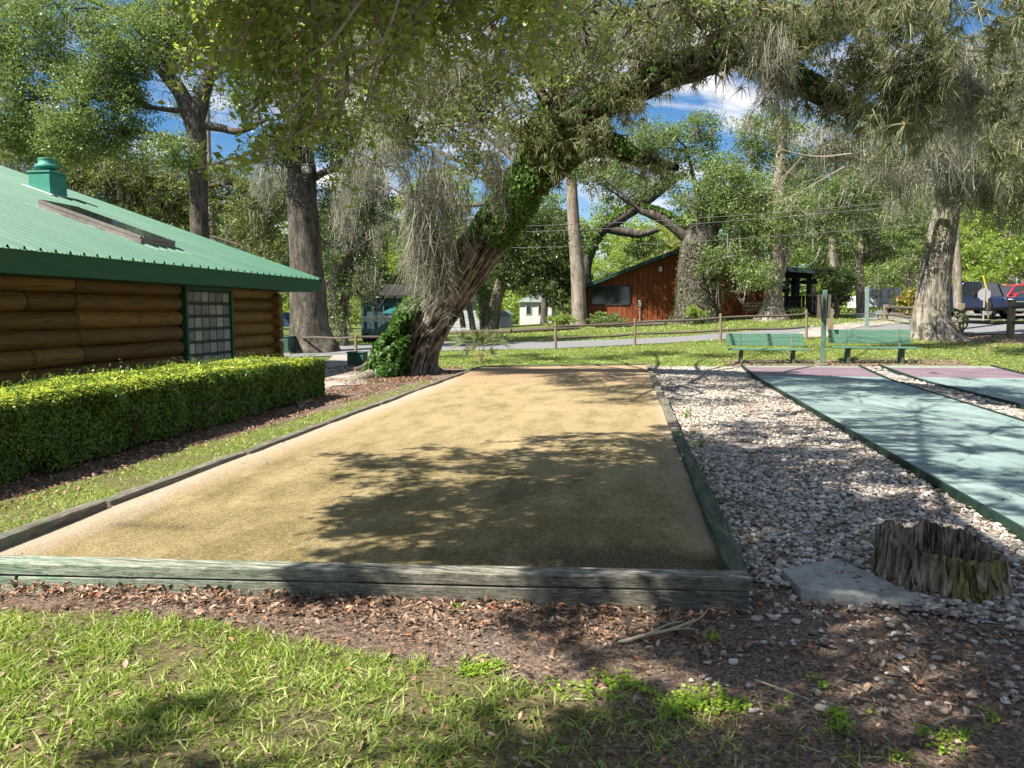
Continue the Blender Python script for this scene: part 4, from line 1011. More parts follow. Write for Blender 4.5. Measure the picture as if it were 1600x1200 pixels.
# furrowed bark as real relief: ridges that run along the trunk and split
def set_ridge(o, mb):
    a = o.data.attributes.new('ridge', 'FLOAT', 'POINT'); v = np.full(len(o.data.vertices), .5, np.float32)
    for (st, vals) in getattr(mb, 'ridge', []): v[st:st + len(vals)] = vals
    a.data.foreach_set('value', v)
def barktube(mb, Q, R_, sides, depth, freq, seed=0, roots=0):
    n = len(Q); T = unit(np.gradient(Q, axis=0)); u = np.cross(T[0], (0, 1., 0)); u /= np.linalg.norm(u); ang = np.linspace(0, 2 * np.pi, sides, endpoint=False)
    Ls = np.concatenate([[0], np.cumsum(np.linalg.norm(np.diff(Q, axis=0), axis=1))]); V = np.zeros((n, sides, 3)); UV = np.zeros((n, sides, 2)); RG = np.zeros((n, sides))
    if not hasattr(mb, 'ridge'): mb.ridge = []
    for i in range(n):
        u = u - T[i] * np.dot(u, T[i]); u /= np.linalg.norm(u); w_ = np.cross(T[i], u); tw = .25 * Ls[i]
        q = np.c_[np.cos(ang + tw * .2) * freq, np.sin(ang + tw * .2) * freq, np.full(sides, Ls[i] * 2.0 + seed)]
        rid = 1 - np.abs(vnoise(q) - .5) * 2; rid2 = 1 - np.abs(vnoise(q * A(2.1, 2.1, 2.6) + 9) - .5) * 2
        lump = fbm(np.c_[np.cos(ang) * 1.1, np.sin(ang) * 1.1, np.full(sides, Ls[i] * .6 + seed)], 2) - .5
        RG[i] = .5 * rid ** 2 + .5 * rid2 ** 2
        d = R_[i] * (1 + .22 * lump) + depth * (rid ** 2 - .5) + depth * .45 * (rid2 ** 2 - .5)
        if roots: d = d + R_[i] * .55 * max(0, 1 - Ls[i] / roots) ** 1.6 * np.clip(np.cos(ang * 5 + 1.0) + .25, 0, 1)
        V[i] = Q[i] + d[:, None] * (np.cos(ang)[:, None] * u + np.sin(ang)[:, None] * w_); UV[i, :, 0] = ang; UV[i, :, 1] = Ls[i]
    mb.ridge.append((mb.n, RG.ravel()))
    idx = np.arange(n * sides).reshape(n, sides); a, b = idx[:-1], idx[1:]
    mb.add(V.reshape(-1, 3), np.stack([a, np.roll(a, -1, 1), np.roll(b, -1, 1), b], -1).reshape(-1, 4)[:, ::-1], UV.reshape(-1, 2))
barktube(tm, Qt, Rt, 190, .05, 6.5, 1, roots=1.2)
set_ridge(tm.build('trunk', B_lean, oak, smooth=True), tm); tm = MB()
def olimb(pts, Y=17, n=12, depth=.035, sides=60, freq=4.5, seed=2):
    P, r = path3(pts, Y); C = catmull(np.c_[P, r], n); Q = C[:, :3]; barktube(tm, Q, np.maximum(C[:, 3], .01), sides, depth, freq, seed); return Q, C[:, 3]
LA = olimb([(806, 318, 22, 17.5), (822, 262, 19, 17.2), (838, 215, 16, 16.8), (860, 165, 14, 16.5), (880, 110, 12, 16), (900, 40, 11, 15.5), (915, -70, 9, 15)])
LB = olimb([(815, 300, 25, 17.5), (842, 250, 25, 17.1), (880, 205, 25, 16.6), (922, 170, 24, 16.2), (972, 148, 23, 15.8), (1040, 118, 22, 15.2), (1110, 95, 20, 14.6), (1178, 70, 18, 14), (1262, 38, 15, 13), (1380, 2, 11, 12), (1520, -50, 9, 11)], seed=4)
LC = olimb([(818, 300, 22, 17.3), (858, 270, 20, 17), (902, 236, 17, 16.6), (948, 226, 14, 16.2), (985, 244, 10, 16), (1020, 254, 7, 15.8), (1060, 262, 4, 15.6)], seed=6)
LD = olimb([(1160, 76, 16, 14.1), (1200, 100, 17, 13.9), (1240, 124, 16, 13.8), (1290, 152, 14, 13.7), (1345, 174, 11, 13.6), (1430, 196, 7, 13.4)], seed=8)
LE = olimb([(860, 170, 8, 16.4), (825, 110, 6, 15.5), (775, 50, 5, 14.5), (730, 10, 4, 13.5), (680, -30, 3, 12.5)], seed=10, sides=30)
LF_ = olimb([(838, 215, 6, 16.8), (790, 195, 5, 16), (735, 180, 4, 15.5), (690, 185, 3, 15), (650, 205, 2.5, 15)], seed=11, sides=24)
LG = olimb([(975, 145, 10, 15.8), (1010, 80, 9, 15), (1060, 20, 8, 14), (1120, -60, 7, 13)], seed=12, sides=24)
limbs_o = [LA, LB, LC, LD, LE, LF_, LG]
set_ridge(tm.build('limbs', B_limb, oak, smooth=True), tm)
root_ = MB(); P = np.array([ground(604, 588), ground(584, 589), ground(562, 593), ground(538, 598)]); P[:, 2] += A(.02, -.01, -.05, -.1)
C = catmull(np.c_[P, A(.30, .23, .17, .07)], 8); root_.tube(C[:, :3], C[:, 3] , 16, bump=.12, bf=3); root_.build('surface_root', B_grey, oak, smooth=True)
iv = MB()
ivy(iv, Qt, Rt, 5600, .0, .40, .115, (-1, -.55, .35), 1.9, .16); ivy(iv, Qt, Rt, 5200, .50, .98, .10, (-1, -.35, .5), 1.5, .08)
ivy(iv, Qt, Rt, 900, .3, .55, .09, (-1, -.1, .5), 2.6, .05)
ivy(iv, Qt, Rt, 3200, .72, 1.0, .09, (.1, -1, -.1), .7, .07)
for q in (LA, LC): ivy(iv, q[0], q[1], 1500, .0, .5, .085, (-.3, -.8, .3), .8, .06)
for q, n in ((LB, 3600), (LC, 900), (LD, 900)): ivy(iv, q[0], q[1], n, .05, .75, .085, (-.1, -.3, .7), .9, .06)
# the mound of ivy at the foot of the trunk
mc = ground(606, 588); n = 5600; d = rdir(n); d[:, 2] = np.abs(d[:, 2]); d *= (.35 + 1.05 * fbm(d * 2.2 + 4, 3))[:, None]; P = mc + A(-.12, -.05, .0) + d * A(.6, .5, 1.2) * (.8 + .25 * rng.random(n))[:, None] + A(.42, 0, 0) * d[:, 2:3]
leaves(iv, P, .12, d + rng.normal(0, .5, (n, 3)) + A(0, 0, .2), rng.normal(0, .6, (n, 3)) + A(0, 0, -.5), .7, .35)
iv.build('ivy', L_ivy, oak)
cr = MB()
oak_blobs = [(600, 30, 90, 45, 10), (690, 60, 80, 60, 11), (770, 110, 70, 60, 12.5), (650, 130, 60, 50, 12), (850, 50, 70, 55, 13), (780, 25, 90, 40, 10.5), (940, 50, 60, 60, 13.5), (720, 190, 55, 45, 14.5),
             (1040, 40, 60, 45, 13.5), (1120, 25, 60, 35, 13), (640, 200, 40, 50, 15), (870, 120, 45, 40, 14.5), (1000, 15, 70, 30, 11.5), (560, 100, 50, 60, 13), (700, 120, 70, 50, 12.5), (820, 190, 50, 40, 15), (740, 250, 35, 40, 16), (610, 170, 50, 50, 14), (760, 160, 60, 40, 13.5), (900, 20, 80, 40, 11), (1230, 20, 50, 30, 12.5), (930, 110, 35, 40, 14.5), (600, 240, 35, 40, 16.5), (600, 200, 50, 40, 20), (680, 150, 60, 40, 20), (560, 265, 40, 35, 20), (760, 120, 60, 40, 21), (850, 90, 50, 40, 20), (550, 180, 40, 40, 21), (950, 80, 60, 30, 21), (1050, 50, 60, 30, 22), (1150, 60, 45, 25, 22), (1120, 12, 70, 30, 12), (1250, 60, 45, 40, 12.5), (1325, 130, 35, 35, 13), (1185, 35, 50, 35, 12.5), (1370, 60, 50, 50, 13), (1010, 70, 45, 30, 14)]
Aanch = []
for (px, py, rx, ry, y) in oak_blobs:
    c = atY(px, py, y); dp = proj(c)[2]; r = A(rx, rx, ry) / F * dp; r[1] = max(r[1], .8)
    sz = .085; N = 1.35 * math.pi * rx * ry / ((sz * F / dp) ** 2 * .14); Cc = in_blob(c, r, max(6, int(N / 26))); Cc = Cc[fbm(Cc * .9 + 7, 2) > .38]
    clump_leaves(cr, Cc, .32, 26, sz, .6, .4, .42)
    Aanch.append(in_blob(c, r, int(math.pi * rx * ry / 1100)))
cr.build('crown', L_olive, oak)
tw = MB()
for (px, py, rx, ry, y) in oak_blobs:
    c = atY(px, py, y); dp = proj(c)[2]; r = A(rx, rx, ry) / F * dp
    for q in in_blob(c, r * 1.05, 16):
        a = c + (q - c) * .1 + rng.normal(0, .2, 3); p2 = catmull([a, (a + q) / 2 + rng.normal(0, .12, 3), q], 5); tw.tube(p2, np.linspace(.02, .004, len(p2)), 5, caps=False)
    allq = np.vstack([l[0] for l in limbs_o]); j = np.argmin(np.linalg.norm(allq - c, axis=1)); a = allq[j]
    p2 = catmull([a, (a + c) / 2 + rng.normal(0, .3, 3), c], 6); tw.tube(p2, np.linspace(.06, .02, len(p2)), 7, caps=False)
tw.build('branches', B_oak, oak, smooth=True)
ms = MB()
moss(ms, np.vstack(Aanch), .55, 10, .07, .009)
def moss_px(mb, x0, x1, y0, y1, Y, lpx, n, per=22, spread=.09, width=.011):
    px = rng.uniform(x0, x1, n); py = rng.uniform(y0, y1, n); P = np.array([atY(a, b, Y + rng.uniform(-.5, .5)) for a, b in zip(px, py)])
    moss(mb, P, lpx / F * Y, per, spread, width)
for a in ((628, 705, 180, 330, 16.8, 150, 26), (640, 700, 350, 395, 17.6, 105, 26, 30, .1), (655, 690, 250, 380, 17.2, 120, 20, 26), (600, 640, 120, 240, 15.5, 90, 18), (690, 730, 270, 330, 17, 90, 10),
          (760, 790, 200, 300, 16, 80, 9), (1195, 1240, 60, 120, 13.2, 120, 17, 22), (1130, 1180, 0, 40, 12.6, 70, 8), (1185, 1235, 10, 80, 12, 90, 13, 22), (960, 1060, 0, 40, 12.5, 60, 9), (880, 960, 0, 60, 13, 60, 7), (398, 436, 255, 290, 20, 70, 16), (520, 560, 270, 330, 22, 90, 16), (540, 600, 220, 280, 18, 90, 14), (540, 600, 60, 140, 12, 80, 14), (610, 720, 20, 120, 11, 60, 22)):
    moss_px(ms, *a)
ms.build('hanging_moss', L_moss, oak)['kind'] = 'stuff'
ap = MB()
for (q, r_), n, t0, t1 in ((LB, 70, .1, .8), (LB, 60, .7, 1), (LC, 26, .15, 1), (LD, 44, 0, 1), (LA, 36, .2, .9), (LG, 20, 0, .8)):
    P, s = on_path(q, n, t0, t1); rr = np.interp(s, np.arange(len(r_)), r_); d = unit(rdir(n) + A(0, -.3, -.55)); tuft(ap, P + d * rr[:, None], .36, 46, .011, .45)
def tuft_px(mb, px, py, rpx, Y, n, size=.36, per=60, w_=.011, down=.25):
    c = atY(px, py, Y); r = rpx / F * Y; P = c + rdir(n) * rng.random(n)[:, None] ** .5 * A(r, r, r) * .8; tuft(mb, P, size, per, w_, down)
for a in ((1290, 22, 55, 11.5, 16), (1390, 12, 60, 11, 18), (1200, 20, 40, 12, 10), (1110, 15, 40, 12.5, 10), (1040, 10, 40, 12.5, 8), (1345, 85, 45, 12, 10), (1345, 120, 40, 12.3, 9), (1060, 70, 35, 14.5, 8), (1490, 15, 60, 10.5, 14), (965, 130, 30, 15.4, 8), (990, 160, 25, 15.3, 6), (930, 215, 30, 16, 8), (860, 200, 25, 16.3, 6), (780, 230, 14, 17, 4), (772, 270, 14, 17.2, 4)):
    tuft_px(ap, *a)
ap.build('air_plants', L_air, oak)['kind'] = 'stuff'
fe = MB()
for (q, r_), n, t0, t1 in ((LB, 2600, .3, .75), (LD, 1200, 0, .8), (LC, 1000, .2, .8)): ivy(fe, q, r_, n, t0, t1, .06, (0, -.25, 1), 1.5, .05)
fe.build('limb_fern', L_fern, oak)

# ---- big grey oak on the right, behind the benches
ot = thing('grey_oak', 'thick pale grey oak trunk standing right of the green benches', 'tree', ground(1458, 524))
tm = MB(); YI = 30.3
P, r = path3([(1458, 527, 38), (1456, 517, 32), (1454, 500, 27.5), (1457, 470, 24.5), (1461, 425, 22.5), (1470, 375, 20.5), (1480, 325, 18.5), (1489, 280, 15), (1497, 235, 12), (1504, 190, 9), (1512, 120, 7)], YI); P[0][2] = float(hz(P[0][0], P[0][1])) - .2
C = catmull(np.c_[P, r], 16); QI, RI = C[:, :3], C[:, 3]; barktube(tm, QI, RI, 120, .028, 6, 3, roots=.7)
def il(pts, Y=YI - 1): return limb(tm, pts, Y, 9, 7, .12, 2.5, seed=5, wig=.25)
IL = [il([(1492, 262, 9), (1462, 215, 8, 28), (1425, 185, 7, 26), (1385, 190, 5, 25), (1340, 215, 4, 24.5), (1285, 245, 2.5, 24), (1225, 256, 1.5, 24)]), il([(1500, 205, 9), (1540, 160, 7, 28), (1590, 130, 6, 26), (1660, 100, 5, 24)]), il([(1488, 285, 7), (1535, 265, 5, 29), (1580, 290, 4, 28), (1640, 300, 3, 27)]), il([(1480, 320, 5), (1440, 270, 4, 29), (1405, 262, 3, 28.5), (1360, 285, 2, 28)]), il([(1504, 190, 7), (1480, 110, 6, 27), (1455, 40, 5, 25), (1440, -50, 4, 23)])]
set_ridge(tm.build('trunk', B_greyuv, ot, smooth=True), tm)
bw_ = MB()
def bare(mb, P, d, L, r, lev):
    q = catmull([P, P + d * L * .5 + rng.normal(0, .06 * L, 3), P + d * L + rng.normal(0, .1 * L, 3) + A(0, 0, -.05 * L)], 4); mb.tube(q, np.linspace(r, r * .45, len(q)), 5, caps=False)
    if lev:
        for k in range(rng.integers(2, 5)): j = rng.integers(2, len(q)); bare(mb, q[j], unit((d + rng.normal(0, .65, 3))[None])[0], L * rng.uniform(.4, .7), r * .55, lev - 1)
for (px, py, Y, dx, dz, L, r_) in ((1598, 78, 11, -1, .12, 1.3, .016), (1540, 62, 11, -1, -.1, .9, .011), (1585, 75, 11, .1, -1, .8, .012), (1420, 165, 13.2, -1, -.05, 1.0, .016), (1380, 160, 13.2, -.8, -.5, .9, .013), (1405, 172, 13.2, -.6, -.9, .8, .011), (1250, 30, 12, -.5, -1, 1.1, .011), (1145, 30, 12, -.1, -1, .9, .01), (1330, 240, 20, -1, .1, 1.6, .02), (1320, 260, 20, -.9, -.4, 1.4, .016)):
    bw_ = MB(); bare(bw_, atY(px, py, Y), unit(np.array([[dx, .1, dz]]))[0], L, r_, 3); bw_.build('bare_branch', M_bare, ot)
cr = MB(); An = []
for (px, py, rx, ry, y) in ((1450, 190, 70, 50, 26), (1560, 190, 70, 60, 26), (1400, 250, 55, 35, 26), (1540, 280, 60, 50, 28), (1350, 230, 55, 35, 24), (1290, 215, 50, 40, 24), (1600, 320, 50, 40, 28), (1480, 110, 60, 50, 22), (1580, 90, 60, 60, 20), (1420, 310, 40, 25, 29)):
    c = atY(px, py, y); dp = proj(c)[2]; r = A(rx, rx, ry) / F * dp; sz = .1; N = .55 * math.pi * rx * ry / ((sz * F / dp) ** 2 * .15); Cc = in_blob(c, r, max(5, int(N / 24))); clump_leaves(cr, Cc, .42, 24, sz, .6)
    An.append(in_blob(c, r, int(math.pi * rx * ry / 150)))
cr.build('crown', L_olive, ot)
ms = MB(); moss(ms, np.vstack(An), .8, 12, .14, .016)
for a in ((1490, 1530, 80, 150, 12.5, 90, 40, 26, .1, .01), (1460, 1560, 230, 300, 28, 70, 40, 22, .16, .016), (1400, 1440, 200, 300, 25, 60, 20, 20, .14, .015), (1440, 1600, 150, 240, 22, 70, 46, 20, .14, .014)): moss_px(ms, *a)
ms.build('hanging_moss', L_moss, ot)['kind'] = 'stuff'
ap = MB()
for a in ((1442, 125, 60, 11.5, 24, .42), (1425, 175, 40, 11.8, 12, .4), (1510, 120, 40, 12.5, 10), (1565, 215, 45, 14, 14, .42), (1590, 150, 40, 12, 12, .42), (1560, 60, 40, 11, 8), (1600, 250, 40, 15, 10, .45), (1590, 20, 40, 10.5, 8), (1420, 100, 40, 11.5, 10, .4), (1450, 160, 40, 11.6, 10, .4), (1390, 135, 30, 11.6, 8)): tuft_px(ap, *a)
for (q, r_), n in ((IL[0], 46), (IL[1], 40), (IL[2], 24), (IL[4], 40)): P, s = on_path(q, n, .1, 1); tuft(ap, P, .5, 40, .018, .4)
P, s = on_path(QI, 40, .45, .95); tuft(ap, P + unit(rdir(40) + A(-1, -.5, 0)) * np.interp(s, np.arange(len(RI)), RI)[:, None], .42, 36, .016, .2)
ap.build('air_plants', L_air, ot)['kind'] = 'stuff'
iv = MB(); d = rdir(500); P = ground(1466, 524) + A(-.1, -1.0, .55) + d * A(.75, .2, .5); leaves(iv, P, .12, d + A(0, -1, .3), rdir(500), .7); iv.build('ivy', L_ivy, ot)

# ---- the big dark oak behind the cabin gable and the tall forked oak
tree('dark_oak', 'dark thick straight oak trunk rising behind the cabin gable end', 28, [(490, 552, 44), (486, 530, 34), (483, 490, 29), (478, 400, 25), (471, 300, 23), (467, 220, 23), (463, 120, 21), (456, -60, 18)],
     [(470, 130, 70, 50), (550, 60, 80, 60), (420, 40, 70, 50), (500, 20, 90, 40), (520, 210, 50, 50), (560, 250, 40, 45), (430, 230, 50, 40), (580, 320, 40, 40)], L_dark, B_oak, .11, 1.1, mossn=14, mossl=1.5, clump=.45, sides=40,
     limbs=[[(467, 215, 12), (510, 160, 9), (560, 110, 7), (610, 90, 5)], [(466, 200, 12), (430, 140, 9), (400, 70, 7), (380, -20, 5)], [(470, 290, 7), (520, 265, 5), (560, 280, 4), (590, 310, 3)]])
tree('forked_oak', 'tall forked oak with a leafy crown behind the cabin roof', 31, [(318, 540, 20), (314, 430, 16), (311, 340, 14), (309, 250, 14), (305, 190, 16)],
     [(60, 110, 80, 60), (150, 170, 90, 70), (60, 215, 70, 45), (215, 70, 90, 50), (330, 15, 80, 30), (100, 25, 100, 40), (215, 230, 50, 35), (390, 140, 35, 50), (10, 170, 50, 80), (170, 110, 70, 50), (110, 220, 60, 40), (0, 40, 60, 50), (300, 90, 30, 30), (415, 60, 40, 50), (280, 60, 45, 40), (345, 80, 30, 30), (250, 20, 60, 30), (270, 240, 40, 30), (375, 60, 35, 35)], L_oak, B_oak, .12, 1.35, mossn=3, mossl=.9, sides=24,
     limbs=[[(304, 195, 14), (285, 150, 12), (258, 112, 11), (232, 70, 9), (205, 10, 7)], [(306, 190, 14), (320, 140, 11), (335, 95, 10), (350, 40, 9), (368, -20, 7)], [(312, 195, 7), (345, 200, 6), (375, 205, 5), (420, 185, 3)], [(306, 170, 5), (270, 172, 4), (235, 168, 3)], [(336, 90, 7), (300, 40, 6), (255, 15, 5)], [(340, 70, 6), (380, 50, 5), (415, 30, 4)]])
tree('mossy_oak', 'mossy grey green oak crown just above the cabin ridge', 42, [(255, 520, 8), (250, 400, 7), (240, 320, 6), (235, 280, 5)], [(190, 265, 70, 35), (270, 300, 50, 45), (350, 290, 50, 45), (230, 330, 50, 30), (130, 260, 50, 30), (395, 330, 45, 50), (420, 400, 40, 45), (300, 350, 40, 30), (30, 250, 60, 30), (90, 285, 50, 25), (150, 300, 50, 25), (210, 310, 50, 30), (-20, 240, 50, 30), (440, 300, 40, 40)], L_olive, B_oak, .15, 1.5, mossn=16, mossl=1.6)
tree('thin_pine', 'thin pale bare pine trunk behind the cabin roof', 50, [(338, 520, 6), (335, 400, 5), (329, 310, 4), (325, 200, 3.5), (322, 120, 3)], [(320, 120, 40, 40), (300, 170, 35, 30)], L_dark, B_pale, .15, .6)
tree('weeping_oak', 'dark moss hung oak between the thick dark trunk and the leaning oak', 33, [(540, 548, 7), (536, 500, 6), (545, 430, 6), (550, 370, 5), (548, 320, 4)], [(545, 335, 50, 35), (565, 385, 45, 40), (525, 430, 35, 40), (570, 440, 30, 35), (530, 490, 26, 30), (590, 350, 40, 30), (500, 380, 30, 50), (515, 320, 30, 40)], L_dark, B_oak, .12, 1.05, mossn=26, mossl=1.5)
tree('sunlit_oak', 'sunlit light green tree behind the house with the teal porch', 60, [(650, 520, 7), (652, 440, 6), (655, 370, 5)], [(615, 345, 60, 45), (690, 310, 60, 50), (640, 415, 60, 35), (585, 410, 45, 40), (710, 380, 50, 50), (560, 350, 40, 40)], L_lime, B_grey, .2, 1.1, mossn=3, mossl=1.6)
tree('garden_oak', 'dark spreading oak with a leaning pale trunk in the far garden bed', 48, [(768, 514, 12), (772, 490, 10), (778, 460, 9.5), (787, 425, 8), (800, 385, 7)], [(800, 415, 50, 35), (865, 385, 55, 40), (845, 440, 55, 28), (775, 375, 45, 35), (830, 350, 50, 30), (890, 440, 35, 25)], L_dark, B_grey, .14, 1.6, mossn=8, mossl=1.3)
tree('twin_stem_tree', 'slender twin stemmed tree leaning in front of the white sided shed', 45, [(739, 514, 5), (733, 480, 4.5), (726, 445, 4), (722, 400, 3)], [(720, 400, 35, 30), (745, 420, 35, 25), (700, 440, 30, 25)], L_oak, B_oak, .13, 1.1, limbs=[[(724, 512, 4.5), (719, 480, 4), (713, 450, 3.5), (712, 410, 3)]])
tree('pine', 'straight pale pine trunk in front of the orange building window', 46, [(905, 512, 15), (905, 490, 12), (903, 430, 11.5), (898, 370, 10), (893, 290, 8.5), (889, 200, 7), (886, 120, 6)], [(890, 150, 60, 40), (860, 200, 40, 30), (920, 210, 40, 30)], L_oak, B_pale, .14, .9, sides=24)
r2, pp2 = tree('arching_oak', 'fern covered oak with an arching limb left of the orange building', 52, [(916, 510, 12), (915, 460, 11), (914, 420, 10), (922, 388, 10), (940, 360, 10), (968, 341, 10), (1003, 318, 9), (1038, 292, 7), (1070, 270, 5)], [(985, 300, 45, 22), (1045, 285, 45, 22), (960, 275, 30, 22), (1010, 385, 35, 22), (950, 330, 30, 20)], L_oak, B_oak, .15, .9, limbs=[[(942, 356, 8), (975, 362, 7), (1000, 366, 6), (1030, 358, 4)]], mossn=6)
r3, pp3 = tree('broad_oak', 'huge rough barked oak trunk in front of the orange building', 43, [(1088, 503, 40), (1088, 485, 33), (1087, 450, 29), (1089, 410, 27), (1095, 375, 26), (1102, 352, 22)], [(1070, 235, 60, 40), (1130, 285, 45, 40), (1015, 215, 45, 30), (1100, 200, 40, 25), (1090, 320, 40, 25), (1190, 235, 40, 35), (1090, 310, 40, 25), (1140, 330, 40, 30), (935, 275, 45, 25, 43.5), (985, 240, 45, 25, 43.5), (890, 260, 40, 30, 43.5), (1010, 285, 35, 20, 43)], L_oak, B_oak, .13, 1.0, sides=40,
     limbs=[[(1090, 378, 14), (1066, 362, 12), (1045, 346, 11), (1022, 334, 10), (1000, 328, 7)], [(1100, 372, 12), (1120, 350, 9), (1132, 330, 7), (1140, 300, 5)], [(1100, 360, 9), (1092, 315, 5), (1082, 270, 3), (1072, 230, 2)]], mossn=8)
fe = MB()
for (q, rr), n in ((pp3[1], 700), (pp3[2], 300)): ivy(fe, q, rr, n, 0, 1, .16, (0, -.3, 1), 1.5, .05)
fe.build('limb_fern', L_fern, r3)
fe = MB(); ivy(fe, pp2[0][0], pp2[0][1], 1800, .4, .95, .16, (0, -.3, 1), 1.5, .06); fe.build('limb_fern', L_fern, r2)
wv = MB(); n = 3200; P, s = on_path(pp3[0][0], n, .02, .8); rr = np.interp(s, np.arange(len(pp3[0][1])), pp3[0][1]); d = unit(rdir(n) * A(1, 1, .2) + A(0, -.6, 0)); P = P + d * (rr * 1.03 + .1 * rng.random(n))[:, None]
leaves(wv, P, .11, d + rng.normal(0, .5, (n, 3)), rdir(n), .7); wv.build('creeper', leaf_mat('pale creeper leaves', [(.03, .04, .018), (.075, .085, .045), (.19, .19, .12)], .3), r3)
tree('bright_oak', 'slim pale trunked oak with bright low foliage right of the orange building', 42, [(1206, 497, 27), (1207, 480, 17), (1209, 450, 13), (1214, 400, 11), (1217, 340, 11), (1219, 280, 10), (1221, 230, 8), (1223, 180, 6)], [(1150, 395, 50, 38), (1128, 445, 40, 22), (1190, 360, 45, 35), (1180, 430, 35, 25), (1205, 205, 55, 40), (1255, 265, 45, 40), (1240, 330, 35, 40), (1170, 300, 35, 35), (1110, 410, 25, 25)], L_oak, B_grey, .12, 1.25, limbs=[[(1213, 420, 6), (1190, 405, 4), (1160, 400, 3)], [(1208, 460, 5), (1225, 420, 4), (1235, 370, 3)]], mossn=9, mossl=1.3, sides=24)
tree('mossy_trunk_tree', 'moss draped tree right of the dark porch', 52, [(1305, 480, 6), (1303, 430, 5.5), (1300, 370, 5)], [(1290, 330, 50, 40), (1330, 300, 50, 45), (1300, 390, 45, 25)], L_oak, B_grey, .15, 1.2, mossn=22, mossl=2.0)
tree('mossy_trunk_tree', 'moss draped tree left of the white trailer', 56, [(1345, 482, 7), (1343, 430, 6), (1348, 360, 5)], [(1370, 320, 55, 45), (1345, 385, 40, 30), (1390, 390, 45, 30)], L_oak, B_grey, .15, 1.2, mossn=22, mossl=2.0)
tree('mossy_trunk_tree', 'moss draped tree above the white trailer, close by the thick grey oak', 50, [(1420, 480, 5), (1422, 430, 5), (1425, 360, 4)], [(1425, 350, 45, 45), (1400, 430, 45, 25), (1440, 400, 30, 30), (1380, 270, 45, 30)], L_oak, B_grey, .14, 1.2, mossn=14, mossl=1.6)
for i, (lab, Y, tr, bl) in enumerate((('bright lime green tree above the red car on the far right', 66, [(1580, 480, 8), (1578, 420, 7), (1575, 360, 6)], [(1560, 400, 50, 32), (1590, 345, 55, 45), (1620, 410, 40, 35), (1540, 430, 40, 18)]),
                                     ('bright lime green tree above the dark pickup', 70, [(1520, 480, 7), (1520, 420, 6), (1522, 360, 5)], [(1520, 370, 40, 45), (1515, 425, 35, 25), (1545, 320, 45, 40), (1480, 380, 30, 40)]),
                                     ('lime green tree behind the dark porch roof', 75, [(1270, 480, 6), (1270, 430, 5)], [(1265, 410, 40, 25), (1290, 380, 50, 35), (1250, 440, 30, 25), (1310, 440, 35, 20)]),
                                     ('lime green tree behind the white trailer', 82, [(1400, 480, 6), (1400, 430, 5)], [(1380, 425, 60, 28), (1340, 400, 50, 40), (1430, 410, 50, 40)]))):
    tree('lime_tree', lab, Y, tr, bl, L_lime, B_grey, .24, 1.3)
for i, (lab, Y, tr, bl, mt) in enumerate((
    ('pale green tree between the leaning oak and the pale pine', 72, [(850, 500, 6), (852, 430, 5), (850, 380, 4)], [(840, 330, 60, 45), (880, 370, 45, 40), (800, 330, 50, 40), (855, 420, 50, 30)], L_oak),
    ('pale green tree beyond the low roof end of the orange building', 85, [(945, 500, 6), (946, 430, 5)], [(945, 425, 40, 22), (980, 400, 35, 22), (1020, 390, 30, 20)], L_lime),
    ('green tree standing behind the pavilion, right of the broad oak', 70, [(1180, 490, 6), (1180, 400, 5), (1180, 320, 4)], [(1160, 330, 50, 40), (1200, 300, 50, 50), (1235, 380, 40, 35), (1240, 300, 40, 40), (1130, 280, 40, 40)], L_oak),
    ('dark green tree far behind the cabin roof slope', 62, [(390, 520, 7), (390, 420, 6), (392, 340, 5)], [(380, 350, 50, 40), (420, 390, 45, 45), (350, 370, 40, 40), (430, 330, 40, 40), (300, 320, 45, 35), (440, 450, 30, 45)], L_oak),
    ('dark green tree above the golf cart', 58, [(600, 520, 6), (600, 440, 5)], [(590, 440, 40, 25), (560, 420, 40, 40), (530, 400, 35, 40), (520, 350, 40, 40), (640, 440, 35, 22)], L_dark),
    ('dark green tree behind the white sided shed', 66, [(700, 510, 6), (700, 440, 5)], [(710, 445, 45, 22), (740, 400, 45, 30), (680, 430, 30, 30), (770, 440, 35, 25)], L_dark),
    ('mid green tree filling the view above the white trailer', 92, [(1350, 480, 6), (1350, 400, 5)], [(1330, 340, 60, 45), (1400, 320, 60, 50), (1270, 350, 50, 45), (1440, 350, 50, 45), (1350, 270, 60, 40), (1440, 270, 50, 40)], L_oak),
    ('mid green tree filling the far right edge', 88, [(1600, 480, 6), (1600, 400, 5)], [(1560, 320, 60, 40), (1620, 300, 50, 50), (1500, 330, 45, 45), (1540, 270, 50, 40)], L_oak))):
    tree('background_tree', lab, Y, tr, bl, mt, B_oak, .2, 1.2, mossn=4, mossl=1.6, mossw=.035)
tree('dark_bush', 'large dark clipped bush beside the dark porch', 43, [(1308, 487, 4), (1308, 470, 3)], [(1305, 462, 26, 22), (1318, 440, 20, 22), (1300, 435, 18, 18)], L_dark, B_oak, .1, 2.2, clump=.3, cat='bush')
